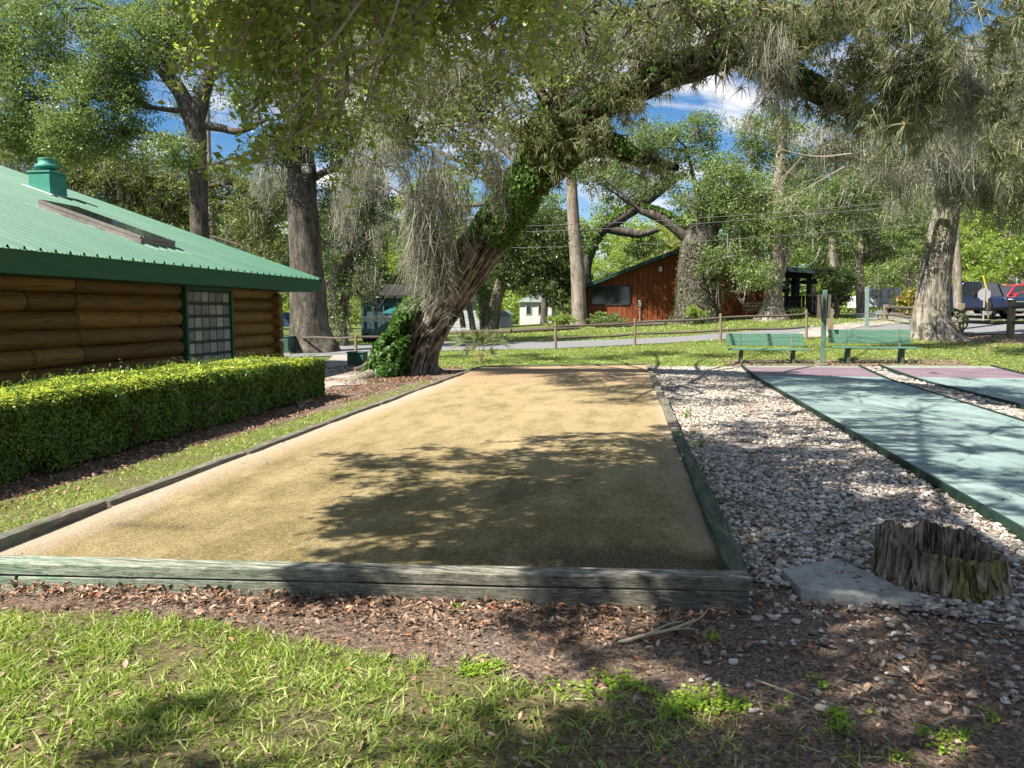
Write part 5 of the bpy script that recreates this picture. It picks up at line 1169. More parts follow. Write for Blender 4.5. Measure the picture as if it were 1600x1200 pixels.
for lab, Y, tr, bl, mt in (('dark leafy shrub left of the pale pine trunk', 47, [(880, 508, 3), (880, 490, 2)], [(880, 470, 24, 24), (868, 455, 20, 18), (890, 490, 18, 14)], L_oak),
                           ('low clump of bright strap leaves at the foot of the pale pine', 45, [(888, 512, 2), (888, 506, 1.5)], [(885, 500, 16, 9), (862, 503, 18, 7)], L_lime),
                           ('low green plants under the dark window of the orange building', 44.5, [(955, 508, 2), (955, 500, 1.5)], [(955, 500, 26, 8), (935, 498, 14, 10)], L_oak),
                           ('pale feathery shrub at the foot of the broad oak', 42, [(1085, 500, 2), (1085, 490, 1.5)], [(1085, 490, 15, 12)], L_lime),
                           ('dark shrub under the porch railing', 42, [(1240, 493, 2), (1240, 488, 1.5)], [(1238, 488, 22, 6)], L_dark)):
    tree('shrub', lab, Y, tr, bl, mt, B_oak, .12, 1.8, clump=.25, cat='shrub')
tree('creeper_tree', 'short leafy creeper covered stub beside the garden oak', 46.5, [(757, 513, 7), (756, 490, 6), (754, 470, 5)], [(755, 485, 12, 22), (752, 460, 16, 16)], L_oak, B_oak, .1, 2.0, clump=.25)

# ---- a far wood closes the view
fw_ = MB(); n = 5200
xs = rng.uniform(-95, 125, n); ys = 92 + rng.uniform(0, 22, n) + np.abs(xs) * .08; hh = (9 + 9 * fbm(np.c_[xs * .07, ys * 0, ys * 0], 3)); z = rng.random(n) ** .85 * hh + .3 + hz(xs, ys)
clump_leaves(fw_, np.c_[xs, ys, z], 1.7, 44, .5, .8)
n = 2600; xs = rng.uniform(-95, 125, n); ys = 88 + rng.uniform(0, 10, n); clump_leaves(fw_, np.c_[xs, ys, hz(xs, ys) + .2 + 3.2 * rng.random(n)], 1.2, 40, .42, .8)
o = fw_.build('far_wood', L_lime); tag(o, 'far green wood closing the view behind the park', 'wood', kind='stuff')

# ---- the tree over the camera: its trunk stands behind, its low sprays hang into the picture and its crown shades the ground
nt_ = thing('shade_oak', 'broad leaved oak sprays hanging in front from above, at the upper left', 'tree', (-1.0, -6.5, 0))
tm = MB(); cr = MB()
C = catmull(np.c_[np.array([(-1.0, -6.5, -.3), (-1.0, -6.5, .3), (-1.0, -6.3, 2), (-.9, -5.9, 4), (-.8, -5.2, 5.6)]), A(.75, .55, .45, .42, .3)], 10); barktube(tm, C[:, :3], C[:, 3], 60, .04, 4.5, 2)
allq = [C[20:, :3]]
def nlimb(pts, r0, r1):
    q = catmull(pts, 8); tm.tube(q, np.linspace(r0, r1, len(q)), 12, bump=.1, bf=3); allq.append(q); return q
nlimb([(-.8, -5.2, 5.6), (-1.4, -2.6, 6.5), (-1.9, -.2, 7.0), (-2.0, 2.2, 7.3)], .2, .05)
nlimb([(-2.0, 2.2, 7.3), (-1.6, 4.4, 7.8), (-.8, 7.5, 8.4)], .05, .02)
nlimb([(-1.9, -.2, 7.0), (-3.4, .8, 7.2), (-4.6, 2.2, 7.4)], .04, .012)
nlimb([(-1.4, -2.6, 6.5), (.6, -1.2, 6.9), (2.0, .6, 7.2)], .08, .02)
nlimb([(-2.0, 2.2, 7.3), (-2.5, 3.6, 6.0), (-2.4, 4.4, 4.8), (-2.0, 4.8, 4.2)], .035, .015)
nlimb([(-1.4, -2.6, 6.5), (-3.6, -2.0, 6.8), (-5.0, -1.2, 7.0)], .06, .02)
tm.build('trunk', B_oak, nt_, smooth=True)
tw = MB(); nl = []
sprays = [[(640, -60, 4.7), (560, 5, 4.6), (490, 40, 4.5), (430, 62, 4.4), (375, 50, 4.4)], [(640, -60, 4.7), (600, 60, 4.7), (545, 130, 4.7), (500, 185, 4.7), (440, 222, 4.7), (370, 246, 4.7), (312, 262, 4.7)],
          [(545, 130, 4.7), (480, 120, 4.6), (420, 110, 4.5), (375, 105, 4.5)], [(500, 185, 4.7), (470, 205, 4.8), (455, 222, 4.8), (430, 235, 4.8)], [(600, 60, 4.7), (575, 150, 4.9), (560, 215, 5), (545, 290, 5)], [(490, 40, 4.5), (440, 20, 4.4), (390, 10, 4.4), (350, 30, 4.4)],
          [(640, -60, 4.8), (640, 40, 5.2), (620, 120, 5.4), (600, 190, 5.5)], [(700, -60, 5.2), (690, 20, 5.6), (720, 80, 6), (760, 110, 6.2)], [(560, 5, 4.6), (520, 60, 4.5), (480, 90, 4.5), (430, 150, 4.5)], [(540, -40, 4.4), (480, -10, 4.3), (430, -5, 4.3), (380, -20, 4.3)],
          [(700, -60, 5.2), (650, 40, 5.2), (600, 100, 5.2), (580, 160, 5.2)], [(860, -70, 6), (880, 0, 6.3), (930, 40, 6.6), (960, 90, 6.8)], [(760, -60, 5.6), (740, 30, 5.8), (790, 90, 6), (800, 150, 6.2)], [(420, -50, 4.4), (400, 10, 4.3), (380, 60, 4.3), (360, 90, 4.3)], [(560, 5, 4.6), (500, 20, 4.5), (440, 90, 4.5), (400, 160, 4.5), (380, 190, 4.5)],
          [(780, -60, 6), (800, 10, 6.4), (850, 60, 6.8), (880, 110, 7)], [(545, 130, 4.7), (530, 180, 4.8), (522, 205, 4.9), (508, 222, 4.9)], [(600, 60, 4.7), (530, 90, 4.6), (470, 160, 4.6), (410, 200, 4.6)]]
sprays = sprays[:]
for k in range(64):
    x0 = rng.uniform(330, 900); Y0 = rng.uniform(4.7, 6.6); ye = (rng.uniform(-10, 190) if x0 < 620 else rng.uniform(-30, 120)); dx = rng.uniform(-90, 40)
    sprays.append([(x0 + 60, -110 - 20 * rng.random(), Y0), (x0 + 25, -50, Y0 + .05), (x0 + dx * .4, lerp(-40, ye, .55), Y0 + .1), (x0 + dx, ye, Y0 + .15)])
for k in range(46):
    x0 = rng.uniform(340, 720); Y0 = rng.uniform(4.3, 6.9); ye = rng.uniform(-20, 130) if x0 > 600 else rng.uniform(0, 160); dx = rng.uniform(-110, 60)
    sprays.append([(x0 + 40, -110 - 20 * rng.random(), Y0), (x0 + 15, -50, Y0 + .05), (x0 + dx * .4, lerp(-40, ye, .55), Y0 + .1), (x0 + dx, ye, Y0 + .15)])
for sp_ in sprays:
    P = np.array([atY(*p) for p in sp_]); q = catmull(P, 6); tw.tube(q, np.linspace(.012, .004, len(q)), 6, caps=False)
    for k in range(5, len(q)):
        for _ in range(rng.integers(1, 3)):
            e = q[k] + rdir(1)[0] * A(1, 1, .8) * rng.uniform(.06, .2); t2 = catmull([q[k], (q[k] + e) / 2 + rng.normal(0, .02, 3), e], 4); tw.tube(t2, np.linspace(.004, .002, len(t2)), 4, caps=False)
            nL = rng.integers(3, 7); dv = unit((e - q[k])[None])[0]
            Pn = e + rng.normal(0, .022, (nL, 3)) - dv * rng.uniform(0, .08, (nL, 1)); ax = dv * .7 + rng.normal(0, .6, (nL, 3))
            leaves(cr, Pn + unit(ax) * .036, .075, rng.normal(0, .6, (nL, 3)) + A(0, -.2, .6), ax, .42, .3, .05)
# join the sprays to the crown
for sp_ in sprays:
    a = atY(*sp_[0]); Qa = np.vstack(allq); j = np.argmin(np.linalg.norm(Qa - a, axis=1)); q = catmull([Qa[j], (Qa[j] + a) / 2 + A(0, 0, .2), a], 6); tw.tube(q, np.linspace(.03, .012, len(q)), 7, caps=False)
# the crown overhead (its shade falls on the near ground)
Cs = []
def shade(px0, px1, py0, py1, n, h0, h1, thr=.45, sc=(1.2, 1.2), zb=.1):
    for _ in range(n):
        g = atZ(rng.uniform(px0, px1), rng.uniform(py0, py1), zb)
        if vnoise(np.array([[g[0] * sc[0] + 3, g[1] * sc[1] + 7, 1.5]]))[0] < thr: continue
        h = rng.uniform(h0, h1); p = g - LDIR / LDIR[2] * -h * -1.0 if False else g + LDIR * (h / LDIR[2])
        pj = proj(p)
        if pj[2] > 0 and -60 < pj[0] < 1660 and pj[1] > -60: continue   # keeps to the air above the picture
        Cs.append(p)
shade(830, 1640, 925, 1260, 240, 3.6, 5.5, .53, (2.6, 4.2)); shade(60, 900, 1085, 1260, 42, 4.0, 6.5, .52, (3.0, 8)); shade(480, 560, 905, 925, 6, 4, 6, .0); shade(530, 900, 700, 880, 230, 3.2, 5, .40, (.7, 1.3)); shade(800, 1120, 690, 880, 150, 3.2, 5.5, .4, (.8, 1.6))
shade(1020, 1420, 650, 920, 520, 5, 8, .42, (1.5, 2.4)); shade(1150, 1620, 580, 800, 340, 5.5, 9, .47, (1.2, 2.6)); shade(1400, 1650, 800, 930, 110, 5, 8, .44)
shade(860, 1180, 900, 1000, 50, 4, 6.5, .42, (2.4, 4)); shade(880, 1120, 820, 890, 90, 3.2, 5, .32)
Cs = np.array(Cs); clump_leaves(cr, Cs, .25, 80, .09, .6, .4, .45)
Qa = np.vstack(allq)
for p in Cs:
    j = np.argmin(np.linalg.norm(Qa - p, axis=1)); a = Qa[j]
    if np.linalg.norm(a - p) < 3.2: q = catmull([a, (a + p) / 2 + rng.normal(0, .15, 3), p], 4); tw.tube(q, np.linspace(.02, .005, len(q)), 5, caps=False)
cr.build('leaves', L_near, nt_); tw.build('twigs', M_bare, nt_)
# ------------------------------------------------------------------ grass
M_grass = leaf_mat('grass blades', [(.085, .145, .016), (.235, .33, .055), (.56, .56, .25)], .35, .45, .35, 1.4)
gb_ = MB()
def grass(n, x0, x1, y0, y1, length, width, thr=.35, lean=.55, z=0.0, tufts=None):
    P = np.c_[rng.uniform(x0, x1, n), rng.uniform(y0, y1, n)]
    if tufts:
        T = np.c_[rng.uniform(x0, x1, n // tufts), rng.uniform(y0, y1, n // tufts)]; P = T[rng.integers(0, len(T), n)] + rng.normal(0, .022, (n, 2))
    g = grassness(P); c = inpoly(P, np.array([FR[:2] + A(.03, -.05), FL[:2] + A(0, -.05), LF[:2] + A(-.07, 0), BL[:2] + A(-.07, .07), BR[:2] + A(.07, .07)]))
    for (a, b, q, d) in ((S1L0, S1L1, S1R0, S1R1), (S2L0, S2L1, S2R0, S2R1)): c |= inpoly(P, np.array([ext(a, b, 2)[:2], ext(a, b, 21.3)[:2], ext(q, d, 21.3)[:2], ext(q, d, 2)[:2]]))
    c |= inpoly(P, GRAV) | inpoly(P, GRAV2)
    keep = (g > rng.uniform(thr * .3, .95, n)) & ~c & (fbm(np.c_[P * 2.6, P[:, :1] * 0 + 3], 3) + rng.normal(0, .09, n) > .36); P = P[keep]; n = len(P)
    P3 = np.c_[P, hz(P[:, 0], P[:, 1]) + z - .005]; D = rng.normal(0, lean, (n, 3)); D[:, 2] = 1
    blades(gb_, P3, D, length * rng.uniform(.45, 1.25, n), width * rng.uniform(.7, 1.2, n), (D * A(1, 1, 0)) * .5 + A(0, 0, -.25), 3)
grass(64000, -3.6, 2.4, 2.1, 4.25, .066, .0085, tufts=8, lean=.5); grass(20000, -4.2, -3.0, 2.2, 4.2, .064, .0085, tufts=8, lean=.5); grass(10000, -3.6, 2.4, 2.1, 4.2, .045, .008)
grass(46000, -5.3, -3.75, 4.0, 17.5, .05, .009); grass(80000, -6.5, 9.5, 20.0, 31, .075, .016); grass(60000, 9.2, 16.5, 10, 31, .075, .016); grass(36000, -16, 20, 30, 46, .11, .04, lean=.4)
o = gb_.build('grass', M_grass); tag(o, 'patchy green lawn grass around the courts', 'grass', kind='stuff')

# ------------------------------------------------------------------ gravel
def ico(sub):
    import bmesh
    bm = bmesh.new(); bmesh.ops.create_icosphere(bm, subdivisions=sub, radius=1); V = np.array([v.co[:] for v in bm.verts]); Fs = np.array([[v.index for v in f.verts] for f in bm.faces]); bm.free(); return V, Fs
def stones(mb, P, rad, sub, flat=.52):
    V0, F0 = ico(sub); K = 14; n = len(P); var = []
    for k in range(K):
        v = V0 * (1 + .8 * (vnoise(V0 * 1.3 + k * 9.1)[:, None] - .5) + .3 * (vnoise(V0 * 2.6 + k * 5.3)[:, None] - .5)); v = v * A(rng.uniform(.8, 1.3), rng.uniform(.7, 1.0), rng.uniform(flat - .15, flat + .2)); var.append(v)
    var = np.array(var); w_ = rng.integers(0, K, n); a = rng.uniform(0, 2 * np.pi, n); t = rng.normal(0, .35, n); u = rng.normal(0, .35, n)
    ca, sa = np.cos(a), np.sin(a); Rz = np.zeros((n, 3, 3)); Rz[:, 0, 0] = ca; Rz[:, 0, 1] = -sa; Rz[:, 1, 0] = sa; Rz[:, 1, 1] = ca; Rz[:, 2, 2] = 1
    Rx = np.zeros((n, 3, 3)); Rx[:, 0, 0] = 1; Rx[:, 1, 1] = np.cos(t); Rx[:, 1, 2] = -np.sin(t); Rx[:, 2, 1] = np.sin(t); Rx[:, 2, 2] = np.cos(t)
    W = np.einsum('nij,njk,nlk->nli', Rz, Rx, var[w_]) * (np.asarray(rad) * np.ones(n))[:, None, None] + P[:, None, :]
    m = len(V0); mb.add(W.reshape(-1, 3), (F0[None] + np.arange(n)[:, None, None] * m).reshape(-1, 3))
m, nt, out = mat_new('white marble chips'); g = nd(nt, 'NewGeometry'); n1 = noise(nt, g.outputs['Position'], 60, 4, .7)
c = ramp(nt, g.outputs['Random Per Island'], [(0, (.10, .08, .06)), (.25, (.21, .178, .145)), (.5, (.355, .32, .27)), (.8, (.52, .475, .415)), (.93, (.68, .64, .575)), (1, (.27, .175, .12))])
c = mixc(nt, maprange(nt, n1, .5, .75, 0, .45), c, (.25, .2, .17)); dn = noise(nt, g.outputs['Position'], 1.1, 4, .7); c = mixc(nt, maprange(nt, dn, .48, .7, 0, .6), c, (.15, .11, .09))
finish(nt, out, c, .75, .3, bumpn(nt, n1, .3, .006)); M_peb = m
pb = MB()
def in_quad(poly, n):
    poly = np.asarray(poly); lo, hi = poly.min(0), poly.max(0); P = np.c_[rng.uniform(lo[0], hi[0], n), rng.uniform(lo[1], hi[1], n)]; return P[inpoly(P, poly)]
def lay(P, r, s): return np.c_[P, hz(P[:, 0], P[:, 1]) + r * s + .012 + .012 * rng.random(len(P))]
def thin(P, s=1.3, t=.33): return P[fbm(np.c_[P * s, P[:, :1] * 0 + 11], 3) > t]
bare_ = lambda P: P[~((np.hypot(P[:, 0] - sc_[0], P[:, 1] - sc_[1]) < .36) | inpoly(P, top[:, :2]))]
P = in_quad(GRAV, 42000); near = bare_(P[P[:, 1] < 8.5]); r = rng.uniform(.009, .025, len(near)); stones(pb, lay(near, r, .25), r, 2)
P = in_quad(GRAV, 48000); f_ = thin(P[P[:, 1] >= 8.5]); r = rng.uniform(.013, .03, len(f_)); stones(pb, lay(f_, r, .3), r, 1)
P = thin(in_quad(GRAV2, 16000)); P = P[P[:, 1] > 9]; r = rng.uniform(.018, .04, len(P)); stones(pb, lay(P, r, .3) + A(0, 0, .01), r, 1)
# strays kicked out on to the bare ground
for (px0, px1, py0, py1, n) in ((1180, 1620, 935, 1010, 260), (1080, 1620, 980, 1120, 150), (1150, 1300, 890, 960, 130), (1560, 1640, 850, 960, 160), (1250, 1640, 1000, 1100, 60)):
    P = bare_(np.array([atZ(rng.uniform(px0, px1), rng.uniform(py0, py1), 0)[:2] for _ in range(n)])); r = .006 + .019 * rng.random(len(P)) ** 2; stones(pb, np.c_[P, r * .2 + .006], r, 2, .42)
P = np.array([atZ(px, py, 0)[:2] for px, py in ((668, 959), (670, 992), (1035, 1051), (505, 1000), (1480, 1000), (1502, 985), (1560, 1030), (1450, 1045), (1530, 1000), (1385, 1055), (1330, 985), (1220, 1010), (1170, 1075), (1175, 955), (1290, 960))]); r = rng.uniform(.010, .016, len(P)); stones(pb, np.c_[P, r * .3 + .006], r, 2)
o = pb.build('pebbles', M_peb, smooth=True); tag(o, 'white marble chips covering the bed between the courts', 'gravel', kind='stuff')

# ------------------------------------------------------------------ leaf litter
m, nt, out = mat_new('dry leaves'); g = nd(nt, 'NewGeometry')
c = ramp(nt, g.outputs['Random Per Island'], [(0, (.07, .04, .025)), (.3, (.16, .095, .06)), (.6, (.28, .18, .12)), (.82, (.43, .3, .22)), (.93, (.36, .13, .045)), (1, (.5, .4, .3))])
finish(nt, out, c, .7, .25, trans=.15); M_dry = m
lt = MB()
def dirtness(P): return 1 - grassness(P)
def litter(n, x0, x1, y0, y1, size, thr=.0, on=None, clus=.38):
    P = np.c_[rng.uniform(x0, x1, n), rng.uniform(y0, y1, n)]; P = P[(fbm(np.c_[P * 1.5, P[:, :1] * 0 + 21], 3) > clus)]
    c = inpoly(P, np.array([FR[:2] + A(.03, -.03), FL[:2] + A(0, -.03), LF[:2], BL[:2], BR[:2]])) | inpoly(P, GRAV) & (rng.random(len(P)) > .06)
    for (a, b, q, d) in ((S1L0, S1L1, S1R0, S1R1), (S2L0, S2L1, S2R0, S2R1)): c |= inpoly(P, np.array([ext(a, b, 2)[:2], ext(a, b, 21.3)[:2], ext(q, d, 21.3)[:2], ext(q, d, 2)[:2]]))
    P = P[~c]; k = dirtness(P) > rng.uniform(-.25, 1.1, len(P)); P = P[k]; n = len(P)
    leaves(lt, np.c_[P, hz(P[:, 0], P[:, 1]) + .012 + .014 * rng.random(n)], size, rng.normal(0, .45, (n, 3)) + A(0, 0, 1), rdir(n), .45, .45, .08)
litter(4500, -4.2, 3.0, 2.2, 4.3, .032, clus=.2); litter(7000, -4.6, 3.4, 2.2, 4.7, .03); litter(1500, -4.6, 3.4, 2.2, 4.7, .05, clus=.5); litter(3200, -3.4, .9, 3.6, 4.3, .042, clus=.42); litter(9000, -6, -4.7, 5, 18, .05); litter(5000, -8, -3.5, 16.5, 21, .07); litter(5000, 2.5, 10, 19.5, 24, .07); litter(3500, 8, 14, 26, 32, .09)
# leaves banked against the front board
n = 520; t = rng.random(n) * Ltot; P = np.array([along(q) for q in t]); P = P[:, :2] - nrm[:2] * (np.abs(rng.normal(0, .06, n)) - .005)[:, None]; leaves(lt, np.c_[P, hz(P[:, 0], P[:, 1]) + .012 + .02 * rng.random(n)], .042, rng.normal(0, .6, (n, 3)) + A(0, 0, 1), rdir(n), .45, .4, .08)
# a few blown on to the courts and the gravel
for poly, n, z in ((cp, 130, .13), (GRAV, 5200, .055), (GRAV2, 1200, .07), (np.array([ext(S1L0, S1L1, 5)[:2], ext(S1L0, S1L1, 20.8)[:2], ext(S1R0, S1R1, 20.8)[:2], ext(S1R0, S1R1, 5)[:2]]), 170, .087), (np.array([ext(S2L0, S2L1, 8)[:2], ext(S2L0, S2L1, 20.8)[:2], ext(S2R0, S2R1, 20.8)[:2], ext(S2R0, S2R1, 8)[:2]]), 110, .1)):
    P = in_quad(poly, n); leaves(lt, np.c_[P, np.full(len(P), z)], .035, rng.normal(0, .3, (len(P), 3)) + A(0, 0, 1), rdir(len(P)), .45)
# crumbs on the sand
P = in_quad(cp, 5200); P = P[rng.random(len(P)) < np.clip(1.15 - (P[:, 1] - 4) / 14, .1, 1)]; n = len(P); leaves(lt, np.c_[P, court_z(P) + .006], .011, rng.normal(0, .4, (n, 3)) + A(0, 0, 1), rdir(n), .5, .6)
# needles and twig bits
n = 16000; P = np.c_[rng.uniform(-4.6, 3.4, n), rng.uniform(2.2, 4.8, n)]; P = P[(dirtness(P) > .4) & ~inpoly(P, np.array([FR[:2] + A(.03, -.03), FL[:2] + A(0, -.03), LF[:2], BL[:2], BR[:2]]))]; n = len(P)
D = rdir(n) * A(1, 1, .12); blades(lt, np.c_[P, hz(P[:, 0], P[:, 1]) + .014 + .01 * rng.random(n)], D, rng.uniform(.02, .07, n), .0028, rng.normal(0, .15, (n, 3)) * A(1, 1, 0), 2, side=np.cross(unit(D), A(0, 0, 1.)))
o = lt.build('leaf_litter', M_dry); tag(o, 'brown dry leaves and needles on the bare ground', 'leaf litter', kind='stuff')

# ------------------------------------------------------------------ weeds
L_weed = leaf_mat('clover leaves', [(.10, .19, .015), (.19, .32, .025), (.34, .46, .06)], .4, .5, .3, 3)
wd = MB()
for (px0, px1, py0, py1, n) in ((715, 790, 1035, 1062, 420), (868, 1010, 1058, 1092, 380), (1000, 1175, 1085, 1130, 800), (1285, 1360, 1105, 1165, 200), (1395, 1540, 1140, 1192, 220), (1095, 1120, 992, 1006, 60), (630, 660, 938, 945, 40), (700, 722, 944, 966, 50), (1540, 1560, 1120, 1135, 40), (1230, 1300, 1060, 1100, 60)):
    T = np.array([atZ(rng.normal((px0 + px1) / 2, (px1 - px0) / 4), rng.normal((py0 + py1) / 2, (py1 - py0) / 4), 0)[:2] for _ in range(max(2, n // 14))]); P = T[rng.integers(0, len(T), n)] + rng.normal(0, .018, (n, 2))
    leaves(wd, np.c_[P, .012 + .03 * rng.random(n)], .017, rng.normal(0, .4, (n, 3)) + A(0, 0, 1), rdir(n), .8)
o = wd.build('clover', L_weed); tag(o, 'bright small leaved clover patches along the lawn edge', 'clover', kind='stuff')
L_strap = leaf_mat('strap weed', [(.05, .10, .015), (.11, .19, .03), (.24, .29, .07)], .35, .4, .4, 3)
def strap(px, py, n, ln, lab, wdt=.016, z=.03, spread=.5):
    g = ground(px, py); mb = MB(); D = rng.normal(0, spread, (n, 3)); D[:, 2] = 1; blades(mb, np.tile(g, (n, 1)) + rng.normal(0, .03, (n, 3)) * A(1, 1, 0), D, ln * rng.uniform(.6, 1.2, n), wdt, D * A(.6, .6, -.25), 4)
    o = mb.build('strap_weed', L_strap, loc=g); tag(o, lab, 'weed')
strap(1074, 655, 16, .3, 'leafy strap weed growing against the gravel side timber'); strap(1082, 683, 12, .26, 'lower strap weed tuft by the gravel side timber'); strap(1092, 700, 14, .2, 'dry looking strap weed at the gravel side timber nearest the camera')
strap(1237, 768, 3, .17, 'single upright green shoot alone in the gravel', .02, spread=.12); strap(1352, 855, 3, .2, 'leaning green shoot in the gravel just left of the stump', .014, spread=.5); strap(1165, 628, 4, .2, 'thin shoot in the far gravel beside the turquoise court edge', .014)
# ------------------------------------------------------------------ benches and posts by the shuffleboard ends
M_bench = flat_mat('green bench paint', (.075, .175, .12), .6, .3, .3, 7, .1, stretch=(1, 5, 6), dirt=(.16, .22, .15))
M_post = flat_mat('green post paint', (.075, .14, .105), .7, .25, .35, 9, .1, dirt=(.2, .22, .15))
M_leg = flat_mat('dark bench leg', (.05, .085, .06), .7, .3, .3, 12, dirt=(.2, .22, .2))
M_tan = flat_mat('weathered tan wood', (.26, .19, .10), .85, .15, .35, 12, .2, stretch=(6, 6, .8))
M_fence = flat_mat('fence wood', (.21, .17, .115), .9, .12, .4, 9, .3, stretch=(5, 5, .9), dirt=(.13, .11, .08))
M_rail = flat_mat('grey rail wood', (.11, .09, .07), .9, .12, .4, 9, .3, dirt=(.09, .08, .06))
def bench(px0, px1, pyt, py0, legs, Y, label, rot=0.0, mat=M_bench, back=3):
    a, b = atY(px0, py0, Y), atY(px1, py0, Y); c = (a + b) / 2; L = np.linalg.norm(b - a); gz = float(hz(c[0], c[1])); top_ = float(atY((px0 + px1) / 2, pyt, Y)[2]); H = top_ - gz
    t = thing('park_bench', label, 'bench', (c[0], Y, gz), 'green benches at the shuffleboard ends'); x0, x1 = a[0], b[0]
    bk = MB(); h3 = H * .42 / 3
    for k in range(3): bk.box(((x0 + x1) / 2, Y + .12 + .02 * k, gz + H * .60 + h3 * (k + .5) - .02), (L, .035, h3 - .005), bev=.005, rx=-.12)
    bk.build('backrest', mat, t)
    st = MB()
    for k in range(2): st.box(((x0 + x1) / 2 + .03, Y - .30 + .19 * k, gz + H * .475), (L * 1.03, .175, .04), bev=.006)
    st.build('seat', mat, t)
    for q in legs:
        x = atY(q, py0, Y)[0]; l = MB(); l.box((x, Y - .2, gz + H * .23), (.075, .09, H * .5), bev=.006); l.box((x, Y - .12, gz + H * .435), (.06, .42, .05), bev=.004); l.build('leg', M_leg, t)
        s_ = MB(); s_.beam((x, Y + .07, gz + H * .4), (x, Y + .17, gz + H * 1.0), .06, .05); s_.beam((x, Y + .08, gz - .1), (x, Y + .07, gz + H * .42), .06, .06); s_.build('back_support', M_post, t)
bench(1135, 1257, 521, 546, (1157, 1238), 22.3, 'left of the two green benches, facing the first turquoise court'); bench(1296, 1424, 515, 542, (1323, 1407), 22.3, 'right green bench in front of the thick grey oak, facing the second court')
g = ground(1285, 567); t = thing('court_post', 'tall green wooden post with narrow side boards between the green benches', 'post', g); ztp = float(atY(1285, 453, g[1])[2])
p = MB(); p.box((g[0], g[1], (g[2] - .2 + ztp) / 2), (.115, .115, ztp - g[2] + .2), bev=.01); p.build('post', M_post, t)
for dx, mt in ((-.10, M_rail), (.105, M_rail)):
    p = MB(); z0, z1 = float(atY(1285, 497, g[1])[2]), float(atY(1285, 460, g[1])[2]); p.box((g[0] + dx, g[1] + .08, (z0 + z1) / 2), (.042, .5, z1 - z0), bev=.006); p.build('side_board', mt, t)
def post(px, pyt, pyb, w_, mat, name, label, cat='post', lean=0.0, group=None, round_=False, Yf=None):
    g = ground(px, pyb) if Yf is None else G(atY(px, pyb, Yf)[0], Yf); top_ = atY(px, pyt, g[1]); mb = MB()
    if round_: mb.tube([g + A(0, 0, -.2), (g + top_) / 2 + A(lean / 2, 0, 0), top_ + A(lean, 0, 0), top_ + A(lean, 0, .015)], [w_ / 2, w_ / 2, w_ / 2, w_ * .3], 14, bump=.05)
    else: mb.beam(g + A(0, 0, -.2), top_ + A(lean, 0, 0), w_, w_, .008, up=(0, 1, 0))
    o = mb.build(name, mat, loc=g, smooth=False); return tag(o, label, cat, group), g, top_
post(1268, 540, 552, .04, M_fence, 'marker_stake', 'small white leaning stake behind the left green bench', 'stake', -.05)
post(1355, 448, 497, .14, flat_mat('pale green post', (.17, .23, .2), .7, .2, .3, 8), 'pale_post', 'pale green square post beyond the right bench, near the white trailer', Yf=36)
# ------------------------------------------------------------------ split-rail fences
def fence(posts, rails, label, round_=True, base=None, wf=.1, rail_r=.042):
    g0 = ground(posts[0][0], posts[0][2]); t = thing('split_rail_fence', label, 'fence', g0); pos = []
    for (px, pyt, pyb) in posts:
        g = ground(px, pyb); pt = atY(px, pyt, g[1]); pos.append((g, pt)); p = MB(); x = wf / 2
        if round_: p.tube([g + A(0, 0, -.25), lerp(g, pt, .5), pt - A(0, 0, .02), pt], [x, x, x * .95, x * .6], 14, bump=.05, bf=4)
        else: p.box((g[0], g[1], (g[2] - .25 + pt[2]) / 2), (wf, wf, pt[2] - g[2] + .25), bev=.02)
        p.build('post', M_fence, t)
    for i in range(len(pos) - 1):
        for fr in rails:
            a = lerp(pos[i][0], pos[i][1], fr + rng.normal(0, .01)); b = lerp(pos[i + 1][0], pos[i + 1][1], fr + rng.normal(0, .01)); d_ = unit((b - a)[None])[0]
            q = catmull([a - d_ * .1, lerp(a, b, .3) + A(0, 0, rng.normal(0, .02)), lerp(a, b, .7) + A(0, 0, -.03), b + d_ * .1], 6); r = MB(); r.tube(q, np.interp(np.linspace(0, 1, len(q)), [0, .12, .88, 1], [.03, rail_r, rail_r, .03]), 8, bump=.12, bf=3); r.build('rail', M_rail, t)
    return t, pos
fence([(868, 505, 545.5), (992, 498, 539.5), (1126, 490, 536), (1260, 484, 531)], (.86, .43), 'long split rail fence with round posts in front of the orange building', wf=.105)
fence([(1383, 476, 502), (1440, 472, 512), (1500, 474, 521.5), (1578, 468, 528), (1680, 462, 536)], (.80, .40), 'split rail fence with thick pale posts in front of the dark pickup', False, wf=.21, rail_r=.065)
fence([(470, 526, 552), (556, 523, 558), (622, 521, 556)], (.9,), 'low dark rail fence beside the walkway left of the leaning oak', wf=.1)
post(1298, 483, 519, .2, M_fence, 'gate_post', 'single leaning grey wooden post beside the right bench and driveway', lean=-.03)
